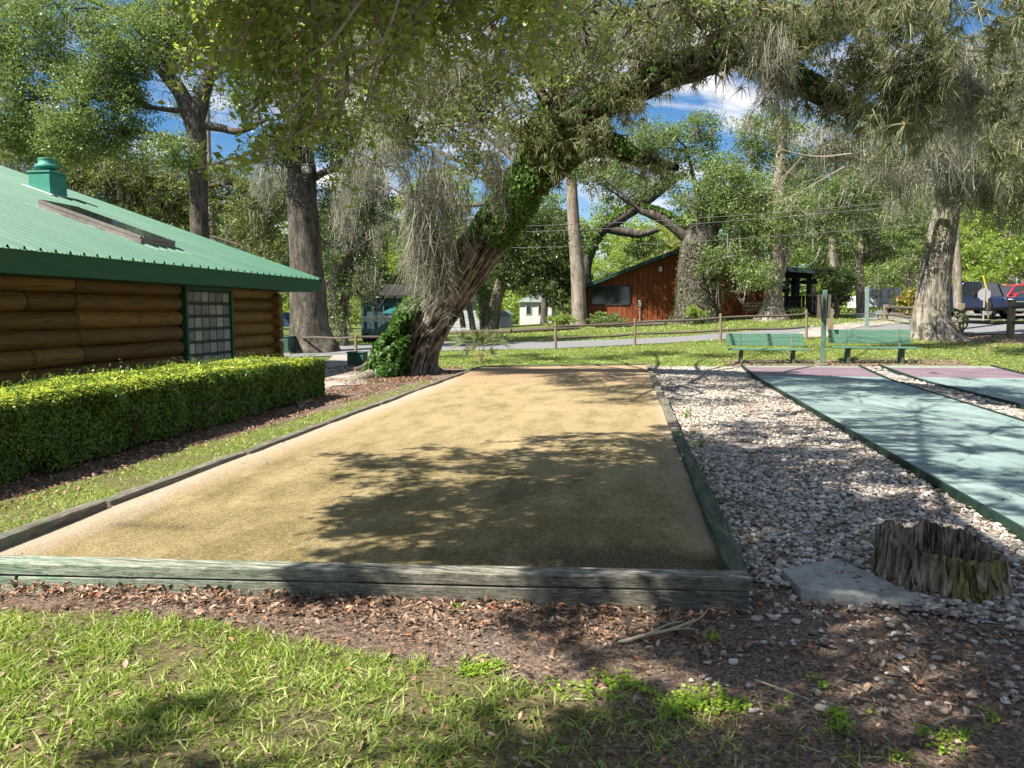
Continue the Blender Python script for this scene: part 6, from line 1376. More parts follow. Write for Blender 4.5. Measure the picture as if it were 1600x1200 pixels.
# ------------------------------------------------------------------ small boxes
M_box = flat_mat('green cabinet paint', (.035, .085, .06), .55, .35, .2, 5)
def cabinet(px0, px1, pyt, pyb, dpt, name, label, mat=M_box, Yf=None, cat='utility box', legs=0):
    g = ground((px0 + px1) / 2, pyb) if Yf is None else G(atY((px0 + px1) / 2, pyb, Yf)[0], Yf); a, b = atY(px0, pyb, g[1]), atY(px1, pyt, g[1]); w_ = b[0] - a[0]; h = b[2] - g[2]
    t = thing(name, label, cat, g); m = MB(); m.box((g[0], g[1], g[2] + legs + (h - legs) / 2), (w_, dpt, h - legs), bev=.02); m.build('cabinet', mat, t)
    l = MB(); l.box((g[0], g[1], g[2] + h + .012), (w_ + .05, dpt + .05, .03), bev=.008); l.build('lid', mat, t)
    if legs:
        for sx in (-.25, .25): k = MB(); k.box((g[0] + sx * w_, g[1], g[2] + legs / 2 - .05), (.06, .06, legs + .1)); k.build('leg', M_fence, t)
    else: k = MB(); k.box((g[0], g[1], g[2] + .02), (w_ + .12, dpt + .12, .08)); k.build('plinth', M_conc, t)
cabinet(546, 572, 551, 574, .35, 'utility_box', 'small dark green box beside the walkway, left of the ivy mound')
cabinet(432, 458, 526, 548, .8, 'transformer_box', 'green ground transformer box between the cabin corner and the thick dark oak', Yf=27)
cabinet(1368, 1382, 487, 501, .25, 'meter_box', 'little grey box on two legs beyond the right green bench', flat_mat('grey box paint', (.28, .33, .35), .5, .4, .15), legs=.3)
# floodlight on the dark oak
t = thing('floodlight', 'small pale floodlight fixed high on the thick dark oak trunk', 'lamp', atY(479, 264, 27.2)); c = atY(479, 265, 27.25)
m = MB(); m.box(c, (.3, .26, .22), bev=.03); m.build('housing', flat_mat('pale lamp housing', (.38, .35, .3), .5, .4, .2), t); m = MB(); m.box(c + A(0, .2, .1), (.08, .3, .08)); m.box(c + A(0, .02, .17), (.34, .3, .04), bev=.01); m.build('bracket', M_grey, t); m = MB(); m.box(c + A(.02, -.03, -.125), (.22, .2, .03), bev=.01); m.build('lens', M_block, t)
# scrub palmetto at the court's far corner
pm_ = thing('palmetto', 'young fan palm with thin bare stalks at the far court corner', 'palm', ground(751, 569)); st = MB(); fr = MB(); b = ground(751, 569)
for (px, py, k) in ((712, 523, 1.0), (757, 527, .95), (790, 522, .9), (735, 538, .6), (722, 548, .5), (775, 548, .5), (765, 515, .8), (745, 512, .75)):
    e = atY(px, py, b[1] + rng.uniform(-.3, .3)); mid = (b + e) / 2 + A(0, 0, .1); q = catmull([b, mid, lerp(b, e, .72)], 6); st.tube(q, np.linspace(.014, .007, len(q)), 6, caps=False)
    dv = unit((e - b)[None])[0]; o_ = q[-1]; nF = 22; sdv = unit(np.cross(dv, A(0, 1, 0))[None])[0]; an = np.linspace(-1.25, 1.25, nF); D = np.cos(an)[:, None] * dv + np.sin(an)[:, None] * sdv + rng.normal(0, .06, (nF, 3)); blades(fr, np.tile(o_, (nF, 1)), D, .55 * k * rng.uniform(.8, 1.1, nF), .035, A(0, 0, -.12) + rng.normal(0, .05, (nF, 3)), 3, side=np.cross(D, A(.2, -1, .2)))
st.build('stalks', M_tan, pm_, smooth=True); fr.build('fronds', leaf_mat('palmetto blades', [(.05, .075, .025), (.12, .16, .06), (.3, .31, .16)], .3), pm_)
# cabbage palm beyond the orange building
g = G(atY(1038, 400, 66)[0], 66); pm_ = thing('cabbage_palm', 'yellow green palm crown above the orange building roof', 'palm', g); c = atY(1040, 392, 66); st = MB(); st.tube(catmull([g, (g + c) / 2, c], 8), np.linspace(.22, .17, 17), 12, bump=.1); st.build('trunk', B_pale, pm_); fr = MB()
for k in range(34):
    d_ = rdir(1)[0]; d_[2] = abs(d_[2]) * .9 - .25; d_ = unit(d_[None])[0]; o_ = c + d_ * 1.0; nF = 26; sdv = unit(np.cross(d_, rdir(1)[0])[None])[0]; an = np.linspace(-1.3, 1.3, nF); D = np.cos(an)[:, None] * d_ + np.sin(an)[:, None] * sdv; blades(fr, np.tile(o_, (nF, 1)), D, 1.15 * rng.uniform(.8, 1.1, nF), .09, A(0, 0, -.25), 3)
fr.build('fronds', leaf_mat('cabbage palm blades', [(.08, .11, .02), (.18, .22, .05), (.36, .38, .12)], .4), pm_)
# croton by the trailer
g = ground(1424, 494); mb = MB(); n = 900; P = g + A(0, 0, .75) + rng.normal(0, 1, (n, 3)) * A(.4, .4, .38); leaves(mb, P, .24, rng.normal(0, .7, (n, 3)) + A(0, -.4, .4), rng.normal(0, .6, (n, 3)) + A(0, 0, .7), .42)
o = mb.build('croton_shrub', leaf_mat('croton leaves', [(.2, .03, .02), (.09, .12, .02), (.42, .34, .03)], .35, clump=.4), loc=g); tag(o, 'red and yellow leaved shrub left of the thick grey oak', 'shrub')

# ------------------------------------------------------------------ orange building
YB = 47.0
m, nt, out = mat_new('orange stained siding'); pos = objco(nt); n1 = noise(nt, vscale(nt, pos, (4, 4, .5)), 2.2, 6, .7); n2 = noise(nt, pos, .9, 4)
c = ramp(nt, n1, [(.3, (.12, .034, .015)), (.55, (.2, .06, .024)), (.75, (.29, .10, .04))]); c = mixc(nt, maprange(nt, n2, .5, .75, 0, .5), c, (.17, .055, .022)); finish(nt, out, c, .85, .15, bumpn(nt, n1, .3, .01)); M_orange = m
bld = thing('pavilion', 'orange brown wooden building with a dark window and sloping green edged roof', 'building', G(atY(1050, 500, YB)[0], YB))
xl, xr, xp = atY(918, 480, YB)[0], atY(1205, 480, YB)[0], atY(1078, 480, YB)[0]; zl, zp, zr = atY(918, 450, YB)[2], atY(1078, 388, YB)[2], atY(1205, 446, YB)[2]; zb0 = .5
wx0, wx1 = atY(924, 460, YB)[0], atY(984, 460, YB)[0]; wz0, wz1 = atY(950, 476, YB)[2], atY(950, 447, YB)[2]
def roofline(x): return zl + (zp - zl) * (x - xl) / (xp - xl) if x < xp else zp + (zr - zp) * (x - xp) / (xr - xp)
wl = MB(); x = xl; bd = .3
while x < xr - .02:      # vertical boards with open joints
    x1 = min(x + bd - .025, xr)
    def bdz(z0, z1a, z1b):
        wl.prism([(x, z0), (x1, z0), (x1, z1b), (x, z1a)], 1, YB - .03 - .012 * rng.random(), YB + .05)
    if x1 > wx0 and x < wx1: bdz(zb0, wz0, wz0); bdz(wz1, roofline(x), roofline(x1)) if wz1 < roofline(x) - .05 else None
    else: bdz(zb0, roofline(x), roofline(x1))
    x += bd
wl.prism([(xl, zb0), (wx0, zb0), (wx0, roofline(wx0) - .01), (xl, zl - .01)], 1, YB + .051, YB + .2); wl.prism([(wx0, zb0), (wx1, zb0), (wx1, wz0 - .01), (wx0, wz0 - .01)], 1, YB + .051, YB + .2)
wl.prism([(wx1, zb0), (xr, zb0), (xr, zr - .01), (xp, zp - .01), (wx1, roofline(wx1) - .01)], 1, YB + .051, YB + .2)
wl.box((xl + .06, YB + 5, (zb0 + zl) / 2), (.12, 9.6, zl - zb0)); wl.box((xr - .06, YB + 5, (zb0 + zr) / 2), (.12, 9.6, zr - zb0)); wl.prism([(xl, zb0), (xr, zb0), (xr, zr), (xp, zp), (xl, zl)], 1, YB + 9.81, YB + 10)
wl.build('wall', M_orange, bld)
rf = MB()
for (xa, za, xb, zb_) in ((xl - .9, roofline(xl) - (zp - zl) / (xp - xl) * .9, xp, zp), (xr + .9, zr + (zr - zp) / (xr - xp) * .9, xp, zp)):
    rf.prism([(xa, za + .02), (xb, zb_ + .02), (xb, zb_ + .26), (xa, za + .24)], 1, YB - .7, YB + 10.6)
rf.build('roof', flat_mat('dark green roof edge', (.012, .04, .028), .6, .3, .3, 6), bld)
wn = MB()
for (a_, b_) in (((wx0, wz0), (wx1, wz0)), ((wx0, wz1), (wx1, wz1)), ((wx0, wz0), (wx0, wz1)), ((wx1, wz0), (wx1, wz1)), (((wx0 + wx1) / 2 - .1, wz0), ((wx0 + wx1) / 2 - .1, wz1))): wn.beam((a_[0], YB - .04, a_[1]), (b_[0], YB - .04, b_[1]), .09, .09, up=(0, 1, 0))
wfr = wn.build('window', flat_mat('dark window frame', (.03, .03, .03), .5), bld); pn_ = MB(); pn_.box(((wx0 + wx1) / 2, YB + .03, (wz0 + wz1) / 2), (wx1 - wx0, .02, wz1 - wz0)); pn_.build('pane', M_glass, wfr)
for (px, py, w_, h, nm) in ((1032, 420, .2, .3, 'wall_light'), (1000, 474, .22, .4, 'meter')):
    c = atY(px, py, YB - .1); m = MB(); m.box(c, (w_, .14, h), bev=.03); m.box(c - A(0, .02, -h * .3), (w_ * .8, .16, h * .25), bev=.03)
    if nm == 'meter': m.box(c - A(0, 0, h * .5 + .5), (.05, .05, 1.0))
    m.build(nm, M_white if nm == 'wall_light' else M_grey, bld)
# ------------------------------------------------------------------ dark covered porch
YP = 46.5; g = G(atY(1255, 490, YP)[0], YP); pc = thing('covered_porch', 'dark timber covered porch with plank railing right of the bright oak', 'porch', g)
M_dkwood = flat_mat('near black porch timber', (.022, .022, .022), .8, .15, .4, 6); M_dkroof = flat_mat('dark green porch roof', (.02, .035, .03), .6, .3, .3, 5)
rx0, rx1 = atY(1222, 425, YP)[0], atY(1293, 427, YP)[0]; zt0, zt1 = atY(1222, 417, YP)[2], atY(1293, 424, YP)[2]
r = MB(); r.prism([(rx0, zt0 - .3), (rx1, zt1 - .22), (rx1, zt1), (rx0, zt0)], 1, YP - .8, YP + 5); r.build('roof', M_dkroof, pc)
for px in (1229, 1245.5, 1263.5):
    x = atY(px, 460, YP)[0]
    for dy in ((0, 4.2) if px != 1245.5 else (0,)): p = MB(); zt_ = zt0 - .3; p.box((x, YP + dy, (g[2] - .3 + zt_) / 2 - .02), (.22, .22, zt_ - g[2] + .25), bev=.01); p.build('post', M_dkwood, pc)
    if True: p = MB(); p.box((x, YP - .01, atY(px, 441, YP)[2]), (.9, .16, .2), bev=.01); p.build('beam_end', M_dkwood, pc)
p = MB(); p.box(((rx0 + rx1) / 2 - .3, YP, zt0 - .42 - .08), (rx1 - rx0 - 1.1, .2, .3)); p.build('beam', M_dkwood, pc); x2 = atY(1263.5, 450, YP)[0]; p = MB(); p.beam((x2, YP, atY(1264, 441, YP)[2]), (rx1 - .35, YP, zt1 - .3), .12, .12, up=(0, 1, 0)); p.build('brace', M_dkwood, pc)
ra = MB(); xa, xb = atY(1218, 470, YP)[0], atY(1277, 470, YP)[0]; z1, z0 = atY(1240, 464, YP)[2], g[2] - .05
x = xa
while x < xb: ra.box((x + .09, YP - .18, (z0 + z1) / 2), (.16, .04, z1 - z0)); x += .2
ra.box(((xa + xb) / 2, YP - .18 - .035, z1 + .03), (xb - xa, .14, .06)); ra.box(((xa + xb) / 2, YP + .02, z0 + .1), (xb - xa, .3, .12)); ra.build('railing', M_dkwood, pc); p = MB(); p.box(((xa + xb) / 2, YP + 2.3, z0 + .05), (xb - xa, 4.4, .14)); p.build('deck', M_dkwood, pc)
# weathered bench by the building
bx0, bx1 = atY(1161, 490, 43.5)[0], atY(1192, 490, 43.5)[0]; g = G((bx0 + bx1) / 2, 43.5); t = thing('wooden_bench', 'weathered brown wooden bench against the orange building', 'bench', g); z = g[2]
m = MB(); [m.box((g[0], 43.6 + .02 * k, z + .55 + .16 * k), (bx1 - bx0, .04, .13), bev=.005) for k in range(3)]; m.build('backrest', M_tan, t); m = MB(); [m.box((g[0], 43.15 + .15 * k, z + .45), (bx1 - bx0, .13, .05), bev=.005) for k in range(3)]; m.build('seat', M_tan, t)
for sx in (-.42, .42): m = MB(); m.box((g[0] + sx * (bx1 - bx0), 43.3, z + .2), (.08, .45, .46)); m.build('leg', M_rail, t)

# ------------------------------------------------------------------ buildings on the left
M_roofg = flat_mat('dark grey shingles', (.06, .058, .055), .9, .1, .3, 9, .2); M_sidw = flat_mat('pale siding', (.34, .38, .385), .7, .2, .12, 3); M_teal = flat_mat('teal porch panels', (.01, .085, .09), .5, .3, .2, 4); M_whitep = flat_mat('white house paint', (.48, .49, .49), .7, .2, .08, 2); M_screen = flat_mat('dark porch screen', (.03, .05, .055), .5, .4, .3, 1)
def siding(mb, x0, x1, z0, z1, y, step=.22):
    z = z0
    while z < z1 - .02: zt_ = min(z + step, z1); mb.prism([(y, z), (y - .016, z), (y - .006, zt_), (y, zt_)], 0, x0, x1); z += step
Y = 50.0; x0, x1 = atY(566, 480, Y)[0], atY(634, 480, Y)[0]; g = G((x0 + x1) / 2, Y); t = thing('porch_house', 'grey roofed house with a teal screened porch behind the golf cart', 'house', g); ze = float(atY(600, 462, Y)[2])
m = MB(); m.prism([(x0 - .5, ze), (x1 + .6, ze), (x1 - .6, ze + .75), (x0 + .9, ze + .75)], 1, Y - .5, Y + 7); m.build('roof', M_roofg, t)
m = MB(); m.box(((x0 + x1) / 2, Y + 3.5, (g[2] + ze) / 2), (x1 - x0 - .1, 6.8, ze - g[2])); m.build('wall', M_screen, t)
zm0, zm1 = float(atY(610, 479, Y)[2]), float(atY(610, 473, Y)[2]); m = MB(); m.box(((x0 + x1) / 2, Y - .02, (zm0 + zm1) / 2), (x1 - x0, .1, zm1 - zm0)); m.box(((x0 + x1) / 2, Y - .02, g[2] + .15), (x1 - x0, .1, .3)); m.build('porch_panel', M_teal, t)
for k in range(5): m = MB(); m.box((x0 + (x1 - x0) * k / 4, Y - .06, (g[2] + ze) / 2), (.1, .1, ze - g[2])); m.build('porch_post', M_teal, t)
m = MB(); m.box(((x0 + x1) / 2, Y - .07, ze - .08), (x1 - x0 + .3, .08, .12)); m.build('fascia', M_whitep, t)
c = G(atY(617, 500, 44)[0], 44.); c[2] = float(atY(617, 489, 44)[2]); t = thing('patio_umbrella', 'small teal parasol behind the golf cart', 'parasol', (c[0], c[1], float(hz(c[0], c[1])))); m = MB(); m.lathe([(.02, .32), (.25, .28), (.6, .12), (.85, -.02), (.83, -.05), (.58, .09), (.02, .27)], c, 8); m.build('canopy', M_teal, t); m = MB(); m.tube([(c[0], c[1], hz(c[0], c[1])), c + A(0, 0, .3)], .025, 8); m.build('pole', M_grey, t)
Y = 49.0; x0, x1 = atY(698, 480, Y)[0], atY(749, 480, Y)[0]; g = G((x0 + x1) / 2, Y); g[2] = min(g[2], .3); t = thing('sided_shed', 'white horizontal sided shed with a grey roof behind the leaning oak trunk', 'shed', g); ze = float(atY(730, 470, Y)[2]); m = MB(); siding(m, x0, x1, g[2] - .1, ze, Y); m.box(((x0 + x1) / 2, Y + 2.01, (g[2] + ze) / 2), (x1 - x0 - .02, 4, ze - g[2] - .02)); m.build('wall', M_sidw, t)
m = MB(); xm = (x0 + x1) / 2; m.prism([(x0 - .3, ze - .1), (x1 + .3, ze - .1), (x1 + .3, ze + .02), (xm + .9, ze + .75), (xm - .9, ze + .75), (x0 - .3, ze + .02)], 1, Y - .3, Y + 4.4); m.build('roof', M_roofg, t)
Y = 78.0; x0, x1 = atY(812, 485, Y)[0], atY(862, 485, Y)[0]; g = G((x0 + x1) / 2, Y); g[2] = .4; t = thing('white_house', 'small white house far behind the garden bed', 'house', g); ze = float(atY(830, 472, Y)[2]); m = MB(); m.box(((x0 + x1) / 2, Y + 3, (g[2] + ze) / 2 - .2), (x1 - x0, 6, ze - g[2] + .4)); m.build('wall', M_whitep, t)
m = MB(); xm = (x0 + x1) / 2; m.prism([(x0 - .3, ze), (x1 + .3, ze), (xm, ze + 1.1)], 1, Y - .3, Y + 6.3); m.build('roof', M_sidw, t)
for px in (826, 845): c = atY(px, 484, Y); w_ = MB(); w_.box((c[0], Y - .03, c[2]), (.6, .1, .95), bev=.02); w2 = w_.build('window', M_whitep, t); w_ = MB(); w_.box((c[0], Y - .07, c[2]), (.45, .06, .8)); w_.build('pane', M_glass, w2)
Y = 70.0; x0, x1 = atY(777, 495, Y)[0], atY(796, 495, Y)[0]; g = G((x0 + x1) / 2, Y); g[2] = .35; t = thing('garden_shed', 'tiny pale garden shed with a blue grey roof beyond the garden oak', 'shed', g); ze = float(atY(786, 492, Y)[2]); m = MB(); siding(m, x0, x1, g[2] - .2, ze, Y, .3); m.box(((x0 + x1) / 2, Y + 1.2, (g[2] + ze) / 2 - .1), (x1 - x0 - .02, 2.38, ze - g[2] + .2)); m.build('wall', M_whitep, t)
xm = (x0 + x1) / 2; m = MB(); m.prism([(x0 - .12, ze), (x1 + .12, ze), (xm, ze + .45)], 1, Y - .15, Y + 2.5); m.build('roof', flat_mat('blue grey roof', (.2, .26, .3), .7), t)
# landscape logs edging the far garden bed
for (a_, b_, lab) in (((686, 524), (800, 521), 'dark log edging at the left of the far garden bed'), ((800, 521), (905, 515), 'dark log edging of the far garden bed in front of the shrubs'), ((930, 512.5), (1040, 509), 'grey log edging in front of the orange building')):
    a, b = ground(*a_), ground(*b_); m = MB(); q = catmull([a + A(0, 0, .12), lerp(a, b, .5) + A(0, 0, .12 + float(hz(*lerp(a, b, .5)[:2])) - (a[2] + b[2]) / 2), b + A(0, 0, .12)], 8); m.tube(q, .13, 10, bump=.08); o = m.build('edging_log', M_rail, loc=a, smooth=True); tag(o, lab, 'log')

# ------------------------------------------------------------------ vehicles
def paint(name, col):
    m, nt, out = mat_new(name); p = finish(nt, out, ramp(nt, noise(nt, objco(nt), 1.2, 3), [(.3, tuple(q * .9 for q in col)), (.7, col)]), .25, .5); p.inputs['Coat Weight'].default_value = .6; p.inputs['Coat Roughness'].default_value = .08; return m
M_tyre = flat_mat('tyre rubber', (.018, .018, .018), .85, .2, .2, 20); M_rim = flat_mat('alloy rim', (.45, .45, .46), .3, .6, .1, 6, metal=.8); M_lamp = flat_mat('headlamp lens', (.7, .72, .74), .1, .8, .05); M_black = flat_mat('black plastic', (.02, .02, .022), .5, .3, .2); M_cglass = flat_mat('car glass', (.012, .016, .02), .05, .9, .2); M_chrome = flat_mat('bright metal', (.55, .55, .56), .25, .6, .1, metal=.9)
def xf(mb, M, off):
    for i, v in enumerate(mb.v): mb.v[i] = v @ M.T + off
    return mb
def car(name, label, cat, pos, heading, L, W, H, col, kind):
    t = thing(name, label, cat, pos); ca, sa = math.cos(heading), math.sin(heading); M = np.array([[ca, -sa, 0], [sa, ca, 0], [0, 0, 1]]); off = np.asarray(pos, float); P = paint(name + ' paint', col); h = H; l = L / 2; hw = W / 2
    wr = .19 * h + .04; gc = .14 * h
    if kind == 'pickup': low = [(-l, .30), (-l, .56), (-l + .02, .60), (l - 1.55, .60), (l - 1.35, .62), (l - .12, .56), (l, .50), (l, .26), (l - .1, .2), (-l + .1, .22)]; cab = [(-.55, .59), (-.42, .96), (-.2, 1.0), (.85, 1.0), (1.05, .97), (l - 1.25, .60)]
    elif kind == 'suv': low = [(-l, .28), (-l, .55), (-l + .06, .6), (l - 1.3, .6), (l - .25, .53), (l, .45), (l, .24), (l - .1, .17), (-l + .1, .18)]; cab = [(-l + .08, .58), (-l + .32, .93), (-l + .6, 1.0), (.35, 1.0), (.65, .96), (l - 1.2, .59)]
    else: low = [(-l, .32), (-l, .6), (-l + .1, .64), (l - 1.3, .62), (l - .2, .52), (l, .45), (l, .25), (l - .1, .18), (-l + .1, .2)]; cab = [(-l + .55, .62), (-l + 1.15, .95), (-l + 1.5, 1.0), (.3, 1.0), (.55, .96), (l - 1.15, .61)]
    b = MB()
    def loft(poly, ys, zfac=1.0):
        poly = np.array(poly) * A(1, h); n = len(poly); rows = []
        for (y, sx, dz) in ys:
            c = poly.mean(0); q = (poly - c) * A(sx, 1) + c; V = np.c_[q[:, 0], np.full(n, y), q[:, 1]]; V[:, 2] -= dz * (V[:, 2] - V[:, 2].min()) / (np.ptp(V[:, 2]) + 1e-9); rows.append(V)
        V = np.vstack(rows); idx = np.arange(len(ys) * n).reshape(len(ys), n); a_, b_ = idx[:-1], idx[1:]; Q = np.stack([a_, b_, np.roll(b_, -1, 1), np.roll(a_, -1, 1)], -1).reshape(-1, 4); return V, [tuple(q) for q in Q] + [tuple(idx[0]), tuple(idx[-1][::-1])]
    V, Fs = loft(low, [(-hw, .965, .03), (-hw + .06, .99, 0), (0, 1.0, 0), (hw - .06, .99, 0), (hw, .965, .03)]); b.add(V, Fs)
    # roof skin over the glasshouse
    cabp = np.array(cab); rp = cabp[1:-1] + A(0, .012); V, Fs = loft([tuple(q) for q in rp] + [(rp[-1][0] - .12, .93), (rp[0][0] + .12, .90)], [(-hw * .76, .96, .0), (-hw * .7, 1, 0), (hw * .7, 1, 0), (hw * .76, .96, 0)]); b.add(V, Fs)
    for xq in ((cabp[0], cabp[1]), (cabp[-1], cabp[-2]), ((.1 - .02, .6), (.1, .99))):
        for sy in (-1, 1):
            p0 = A(xq[0][0], sy * hw * .965, xq[0][1] * h); p1 = A(xq[1][0], sy * hw * .775, xq[1][1] * h); b.beam(p0, p1, .09, .07, up=(0, 1, 0))
    if kind == 'pickup':
        for sy in (-1, 1): b.box(((-l + -.55) / 2, sy * (hw - .05), .64 * h), (l - .55, .08, .10 * h), bev=.02)
        b.box((-l + .05, 0, .64 * h), (.08, W - .1, .1 * h), bev=.02)
    xf(b, M, off).build('body', P, t, smooth=False, bevel=.02)
    gl = MB(); V, Fs = loft(cab, [(-hw * .93, 1, 0), (hw * .93, 1, 0)]); V[:, 1] *= np.interp(V[:, 2], [.58 * h, h], [1.0, .8]); gl.add(V, Fs); xf(gl, M, off).build('windows', M_cglass, t)
    for sx in (-l + .2 * L, l - .19 * L):
        for sy in (-1, 1):
            w_ = MB(); w_.lathe([(wr * .62, -.11), (wr * .95, -.115), (wr, -.07), (wr, .07), (wr * .95, .115), (wr * .62, .11)], (sx, sy * (hw - .09), wr), 24, 'y'); wo_ = xf(w_, M, off).build('wheel', M_tyre, t, smooth=True)
            r_ = MB(); r_.lathe([(.001, .08 * sy), (wr * .2, .09 * sy), (wr * .25, .06 * sy), (wr * .58, .07 * sy), (wr * .64, .1 * sy), (wr * .64, -.08 * sy)], (sx, sy * (hw - .09), wr), 20, 'y'); xf(r_, M, off).build('rim', M_rim, wo_)
    for sy in (-1, 1):
        q = MB(); q.box((l - .06, sy * hw * .74, .47 * h), (.16, .36, .1 * h), bev=.03); xf(q, M, off).build('headlight', M_lamp, t)
        q = MB(); q.box((cab[-1][0] - .35, sy * (hw + .1), .66 * h), (.12, .2, .16), bev=.03); xf(q, M, off).build('mirror', P if kind != 'pickup' else M_black, t)
    q = MB(); q.box((l + .01, 0, .43 * h), (.07, W * .52, .15 * h), bev=.02); xf(q, M, off).build('grille', M_black, t); q = MB(); q.box((l + .04, 0, .25 * h), (.14, W * .96, .12 * h), bev=.03); xf(q, M, off).build('bumper', M_chrome if kind == 'pickup' else P, t); 
    if kind == 'pickup': q = MB(); q.box((l + .055, 0, .45 * h), (.03, W * .6, .035 * h), bev=.01); xf(q, M, off).build('grille_bar', M_chrome, t)
    return t
def at_ground(px, Y): x = atY(px, 490, Y)[0]; return G(x, Y)
car('pickup_truck', 'dark blue pickup truck parked behind the utility pole and thick grey oak', 'pickup', at_ground(1512, 43.5), R(-52), 5.0, 1.95, 1.82, (.008, .012, .04), 'pickup')
car('white_car', 'white car mostly hidden behind the dark pickup and the sign', 'car', at_ground(1545, 52), R(-60), 4.4, 1.78, 1.5, (.62, .63, .64), 'sedan')
car('red_suv', 'large red car on the far right, behind the smaller red one', 'car', at_ground(1588, 50), R(188), 4.8, 1.95, 1.75, (.55, .012, .03), 'suv')
car('red_car', 'bright red low car at the right picture edge beside the fence', 'car', at_ground(1622, 44), R(205), 4.3, 1.8, 1.35, (.52, .012, .02), 'sedan')
car('parked_car', 'small dark blue car seen far off between cabin corner and dark oak', 'car', at_ground(448, 62), R(200), 4.3, 1.75, 1.45, (.05, .08, .16), 'sedan')
# travel trailer
Y = 58.0; x0, x1 = atY(1357, 465, Y)[0], atY(1407, 465, Y)[0]; g = at_ground(1381, Y); L = x1 - x0; t = thing('travel_trailer', 'white travel trailer parked behind the moss draped trees', 'trailer', g); z0 = g[2] + .45; z1 = float(atY(1380, 449, Y)[2])
m = MB(); m.prism([(x0 + .12, z0), (x1 - .1, z0), (x1, z0 + .25), (x1, z1 - .12), (x1 - .15, z1), (x0 + .45, z1), (x0 + .1, z1 - .3), (x0, z0 + .5)], 1, Y, Y + 2.3); m.build('body', M_whitep, t, bevel=.06)
for fx, w_ in ((.18, .35), (.30, .3), (.72, .5)): c = x0 + L * fx; q = MB(); q.box((c, Y - .02, (z0 + z1) / 2 + .25), (w_, .06, .55), bev=.02); q.build('window', M_cglass, t)
q = MB(); q.box((x0 + L * .26, Y - .02, z0 + .85), (.06, .06, 1.4)); q.box((x0 + L * .42, Y - .02, z0 + .85), (.06, .06, 1.4)); q.box((x0 + L * .5, Y - .015, z0 + .3), (L * .8, .04, .12)); q.build('trim', M_grey, t)
q = MB(); q.lathe([(.001, -.1), (.3, -.1), (.34, 0), (.3, .1), (.001, .1)], (x0 + L * .62, Y + .2, g[2] + .34), 18, 'y'); q.build('wheel', M_tyre, t)
Y = 64; x0, x1 = atY(1335, 470, Y)[0], atY(1356, 470, Y)[0]; g = at_ground(1345, Y); t = thing('camper', 'small white camper behind the pale green post, left of the trailer', 'camper', g); z1 = float(atY(1345, 462, Y)[2]); m = MB(); m.prism([(x0, g[2] + .4), (x1, g[2] + .4), (x1 + .05, z1 - .3), (x1 - .25, z1), (x0 + .3, z1), (x0, z1 - .2)], 1, Y, Y + 2); m.build('body', M_whitep, t, bevel=.05); q = MB(); q.box(((x0 + x1) / 2, Y - .02, z1 - .45), (.6, .05, .35), bev=.02); q.build('window', M_cglass, t)
q = MB(); q.lathe([(.001, -.1), (.3, -.1), (.34, 0), (.3, .1), (.001, .1)], ((x0 + x1) / 2, Y + .2, g[2] + .34), 18, 'y'); q.build('wheel', M_tyre, t)
# golf cart
Y = 37.0; x0, x1 = atY(568, 520, Y)[0], atY(618, 520, Y)[0]; L = x1 - x0; g = G((x0 + x1) / 2, Y); t = thing('golf_cart', 'golf cart with a pale fringed canopy and green cover behind the leaning oak', 'golf cart', g); zt_ = float(atY(590, 495, Y)[2]); h = zt_ - g[2]
M_fr = flat_mat('pale canopy cloth', (.5, .5, .42), .8, .15, .15, 9); M_gcov = flat_mat('green tarpaulin', (.06, .13, .1), .7, .25, .35, 3, .3)
m = MB(); m.prism([(x0 + .1, zt_ - .10), (x1 - .1, zt_ - .10), (x1 - .02, zt_ - .04), (x1 - .35, zt_ + .05), (x0 + .35, zt_ + .05), (x0 + .02, zt_ - .04)], 1, Y - .6, Y + .6); can = m.build('canopy', M_fr, t, bevel=.02)
m = MB(); k = int(L / .07)
for i in range(k): m.box((x0 + .1 + (L - .2) * (i + .5) / k, Y - .61, zt_ - .16 - .02 * (i % 2)), (.052, .015, .12))
m.build('fringe', M_fr, can)
for sx in (.12, .45, .88):
    for sy in (-.52, .52): m = MB(); m.tube([(x0 + L * sx, Y + sy, g[2] + .45), (x0 + L * sx, Y + sy, zt_ - .1)], .02, 8); m.build('canopy_post', M_grey, t)
m = MB(); m.prism([(x0 + .05, g[2] + .25), (x1 - .05, g[2] + .25), (x1 - .1, g[2] + .62 * h), (x0 + L * .7, g[2] + .72 * h), (x0 + L * .5, g[2] + .5 * h), (x0 + L * .3, g[2] + .48 * h), (x0 + .1, g[2] + .55 * h)], 1, Y - .56, Y + .56); m.build('body', M_gcov, t, bevel=.06)
for sx in (.2, .8):
    for sy in (-.5, .5): m = MB(); m.lathe([(.001, -.09), (.2, -.09), (.24, -.04), (.24, .04), (.2, .09), (.001, .09)], (x0 + L * sx, Y + sy, g[2] + .23), 18, 'y'); m.build('wheel', M_tyre, t)
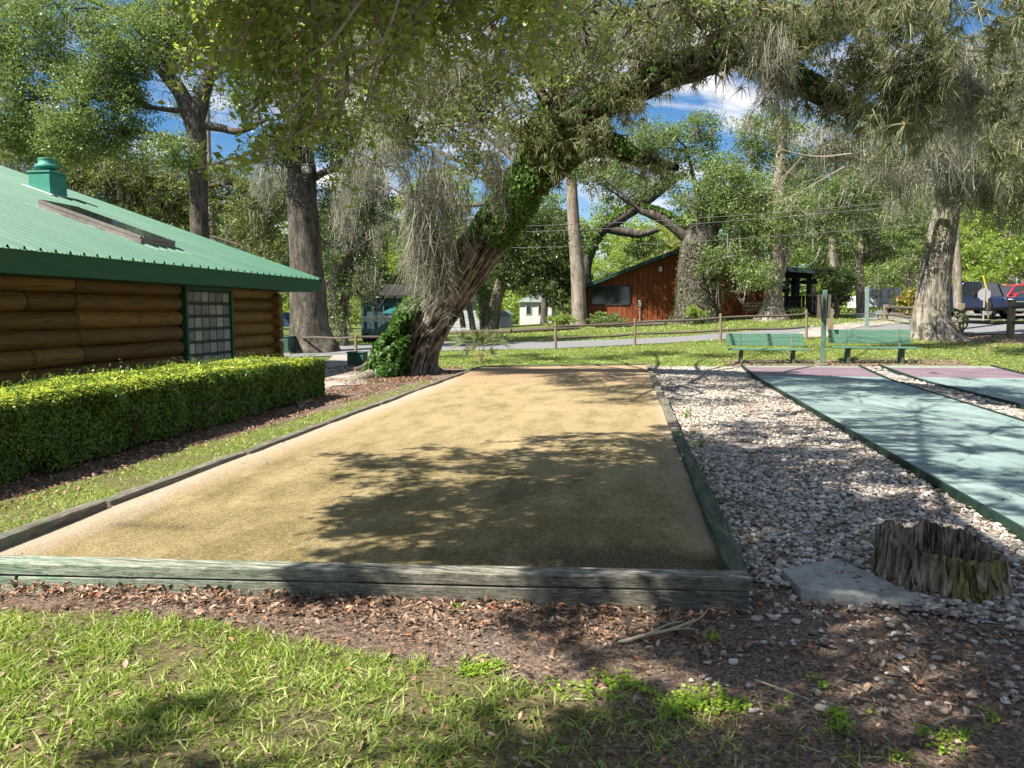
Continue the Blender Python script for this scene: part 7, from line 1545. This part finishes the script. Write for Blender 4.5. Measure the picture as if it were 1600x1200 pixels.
# ------------------------------------------------------------------ sign, pole, wires
g = ground(1538, 502); t = thing('stop_sign', 'grey back of an eight sided road sign in front of the pickup', 'sign', g); c = atY(1538, 460, g[1]); r_ = 10 / F * proj(c)[2]; an = np.linspace(0, 2 * np.pi, 8, endpoint=False) + np.pi / 8
m = MB(); m.prism([(c[0] + r_ * math.cos(a), c[2] + r_ * math.sin(a)) for a in an], 1, c[1], c[1] + .012); m.build('sign_plate', flat_mat('bare sign back', (.3, .3, .29), .4, .5, .1, 5), t); m = MB(); m.box((c[0], c[1] - .025, (g[2] + c[2] + r_) / 2), (.06, .045, c[2] + r_ - g[2]), bev=.005); m.build('sign_post', M_grey, t)
a, b = atY(1541, 450, 41), atY(1536, 431, 41); m = MB(); m.tube([A(a[0] + .2, 41, float(hz(a[0], 41))), a, b], [.02, .035, .035], 8); o = m.build('guy_marker', flat_mat('yellow plastic sleeve', (.62, .45, .03), .5, .4, .1), loc=(a[0], 41, float(hz(a[0], 41)))); tag(o, 'thin yellow guy wire sleeve leaning above the sign', 'marker')
g = ground(1498, 515); t = thing('utility_pole', 'slim weathered utility pole right of the thick grey oak', 'pole', g); tp = atY(1482, 150, g[1]); m = MB(); m.tube(catmull([g - A(0, 0, .3), atY(1497, 480, g[1]), atY(1494, 400, g[1]), atY(1489, 300, g[1]), tp], 6), np.linspace(.19, .15, 25), 16, bump=.03); m.build('shaft', B_grey, t, smooth=True); m = MB(); m.box(tp - A(0, 0, .5), (2.2, .12, .12), bev=.01); m.build('crossarm', M_rail, t)
for py0, py1, lab in ((306, 352, 'uppermost of three thin overhead wires crossing behind the trees'), (313, 362, 'middle one of three thin overhead wires crossing behind the trees'), (345, 384, 'lowest of three thin overhead wires crossing behind the trees')):
    a, b = atY(1489, py0, g[1] + .3), atY(560, py1, 44); q = np.array([lerp(a, b, s) - A(0, 0, 1.0 * 4 * s * (1 - s) * .5) for s in np.linspace(0, 1, 40)]); m = MB(); m.tube(q, .014, 5, caps=False); o = m.build('power_line', flat_mat('overhead wire', (.1, .1, .1), .5, .4), loc=a); tag(o, lab, 'wire')
# little white pebble-like scrap on the sand
c = atZ(358, 804, .13); mb = MB(); leaves(mb, c + rng.normal(0, .006, (4, 3)) * A(1, 1, .3), .03, rdir(4) + A(0, 0, 1), None, .5); o = mb.build('paper_scrap', M_whitep, loc=c); tag(o, 'small white scrap lying alone on the sand court', 'scrap')
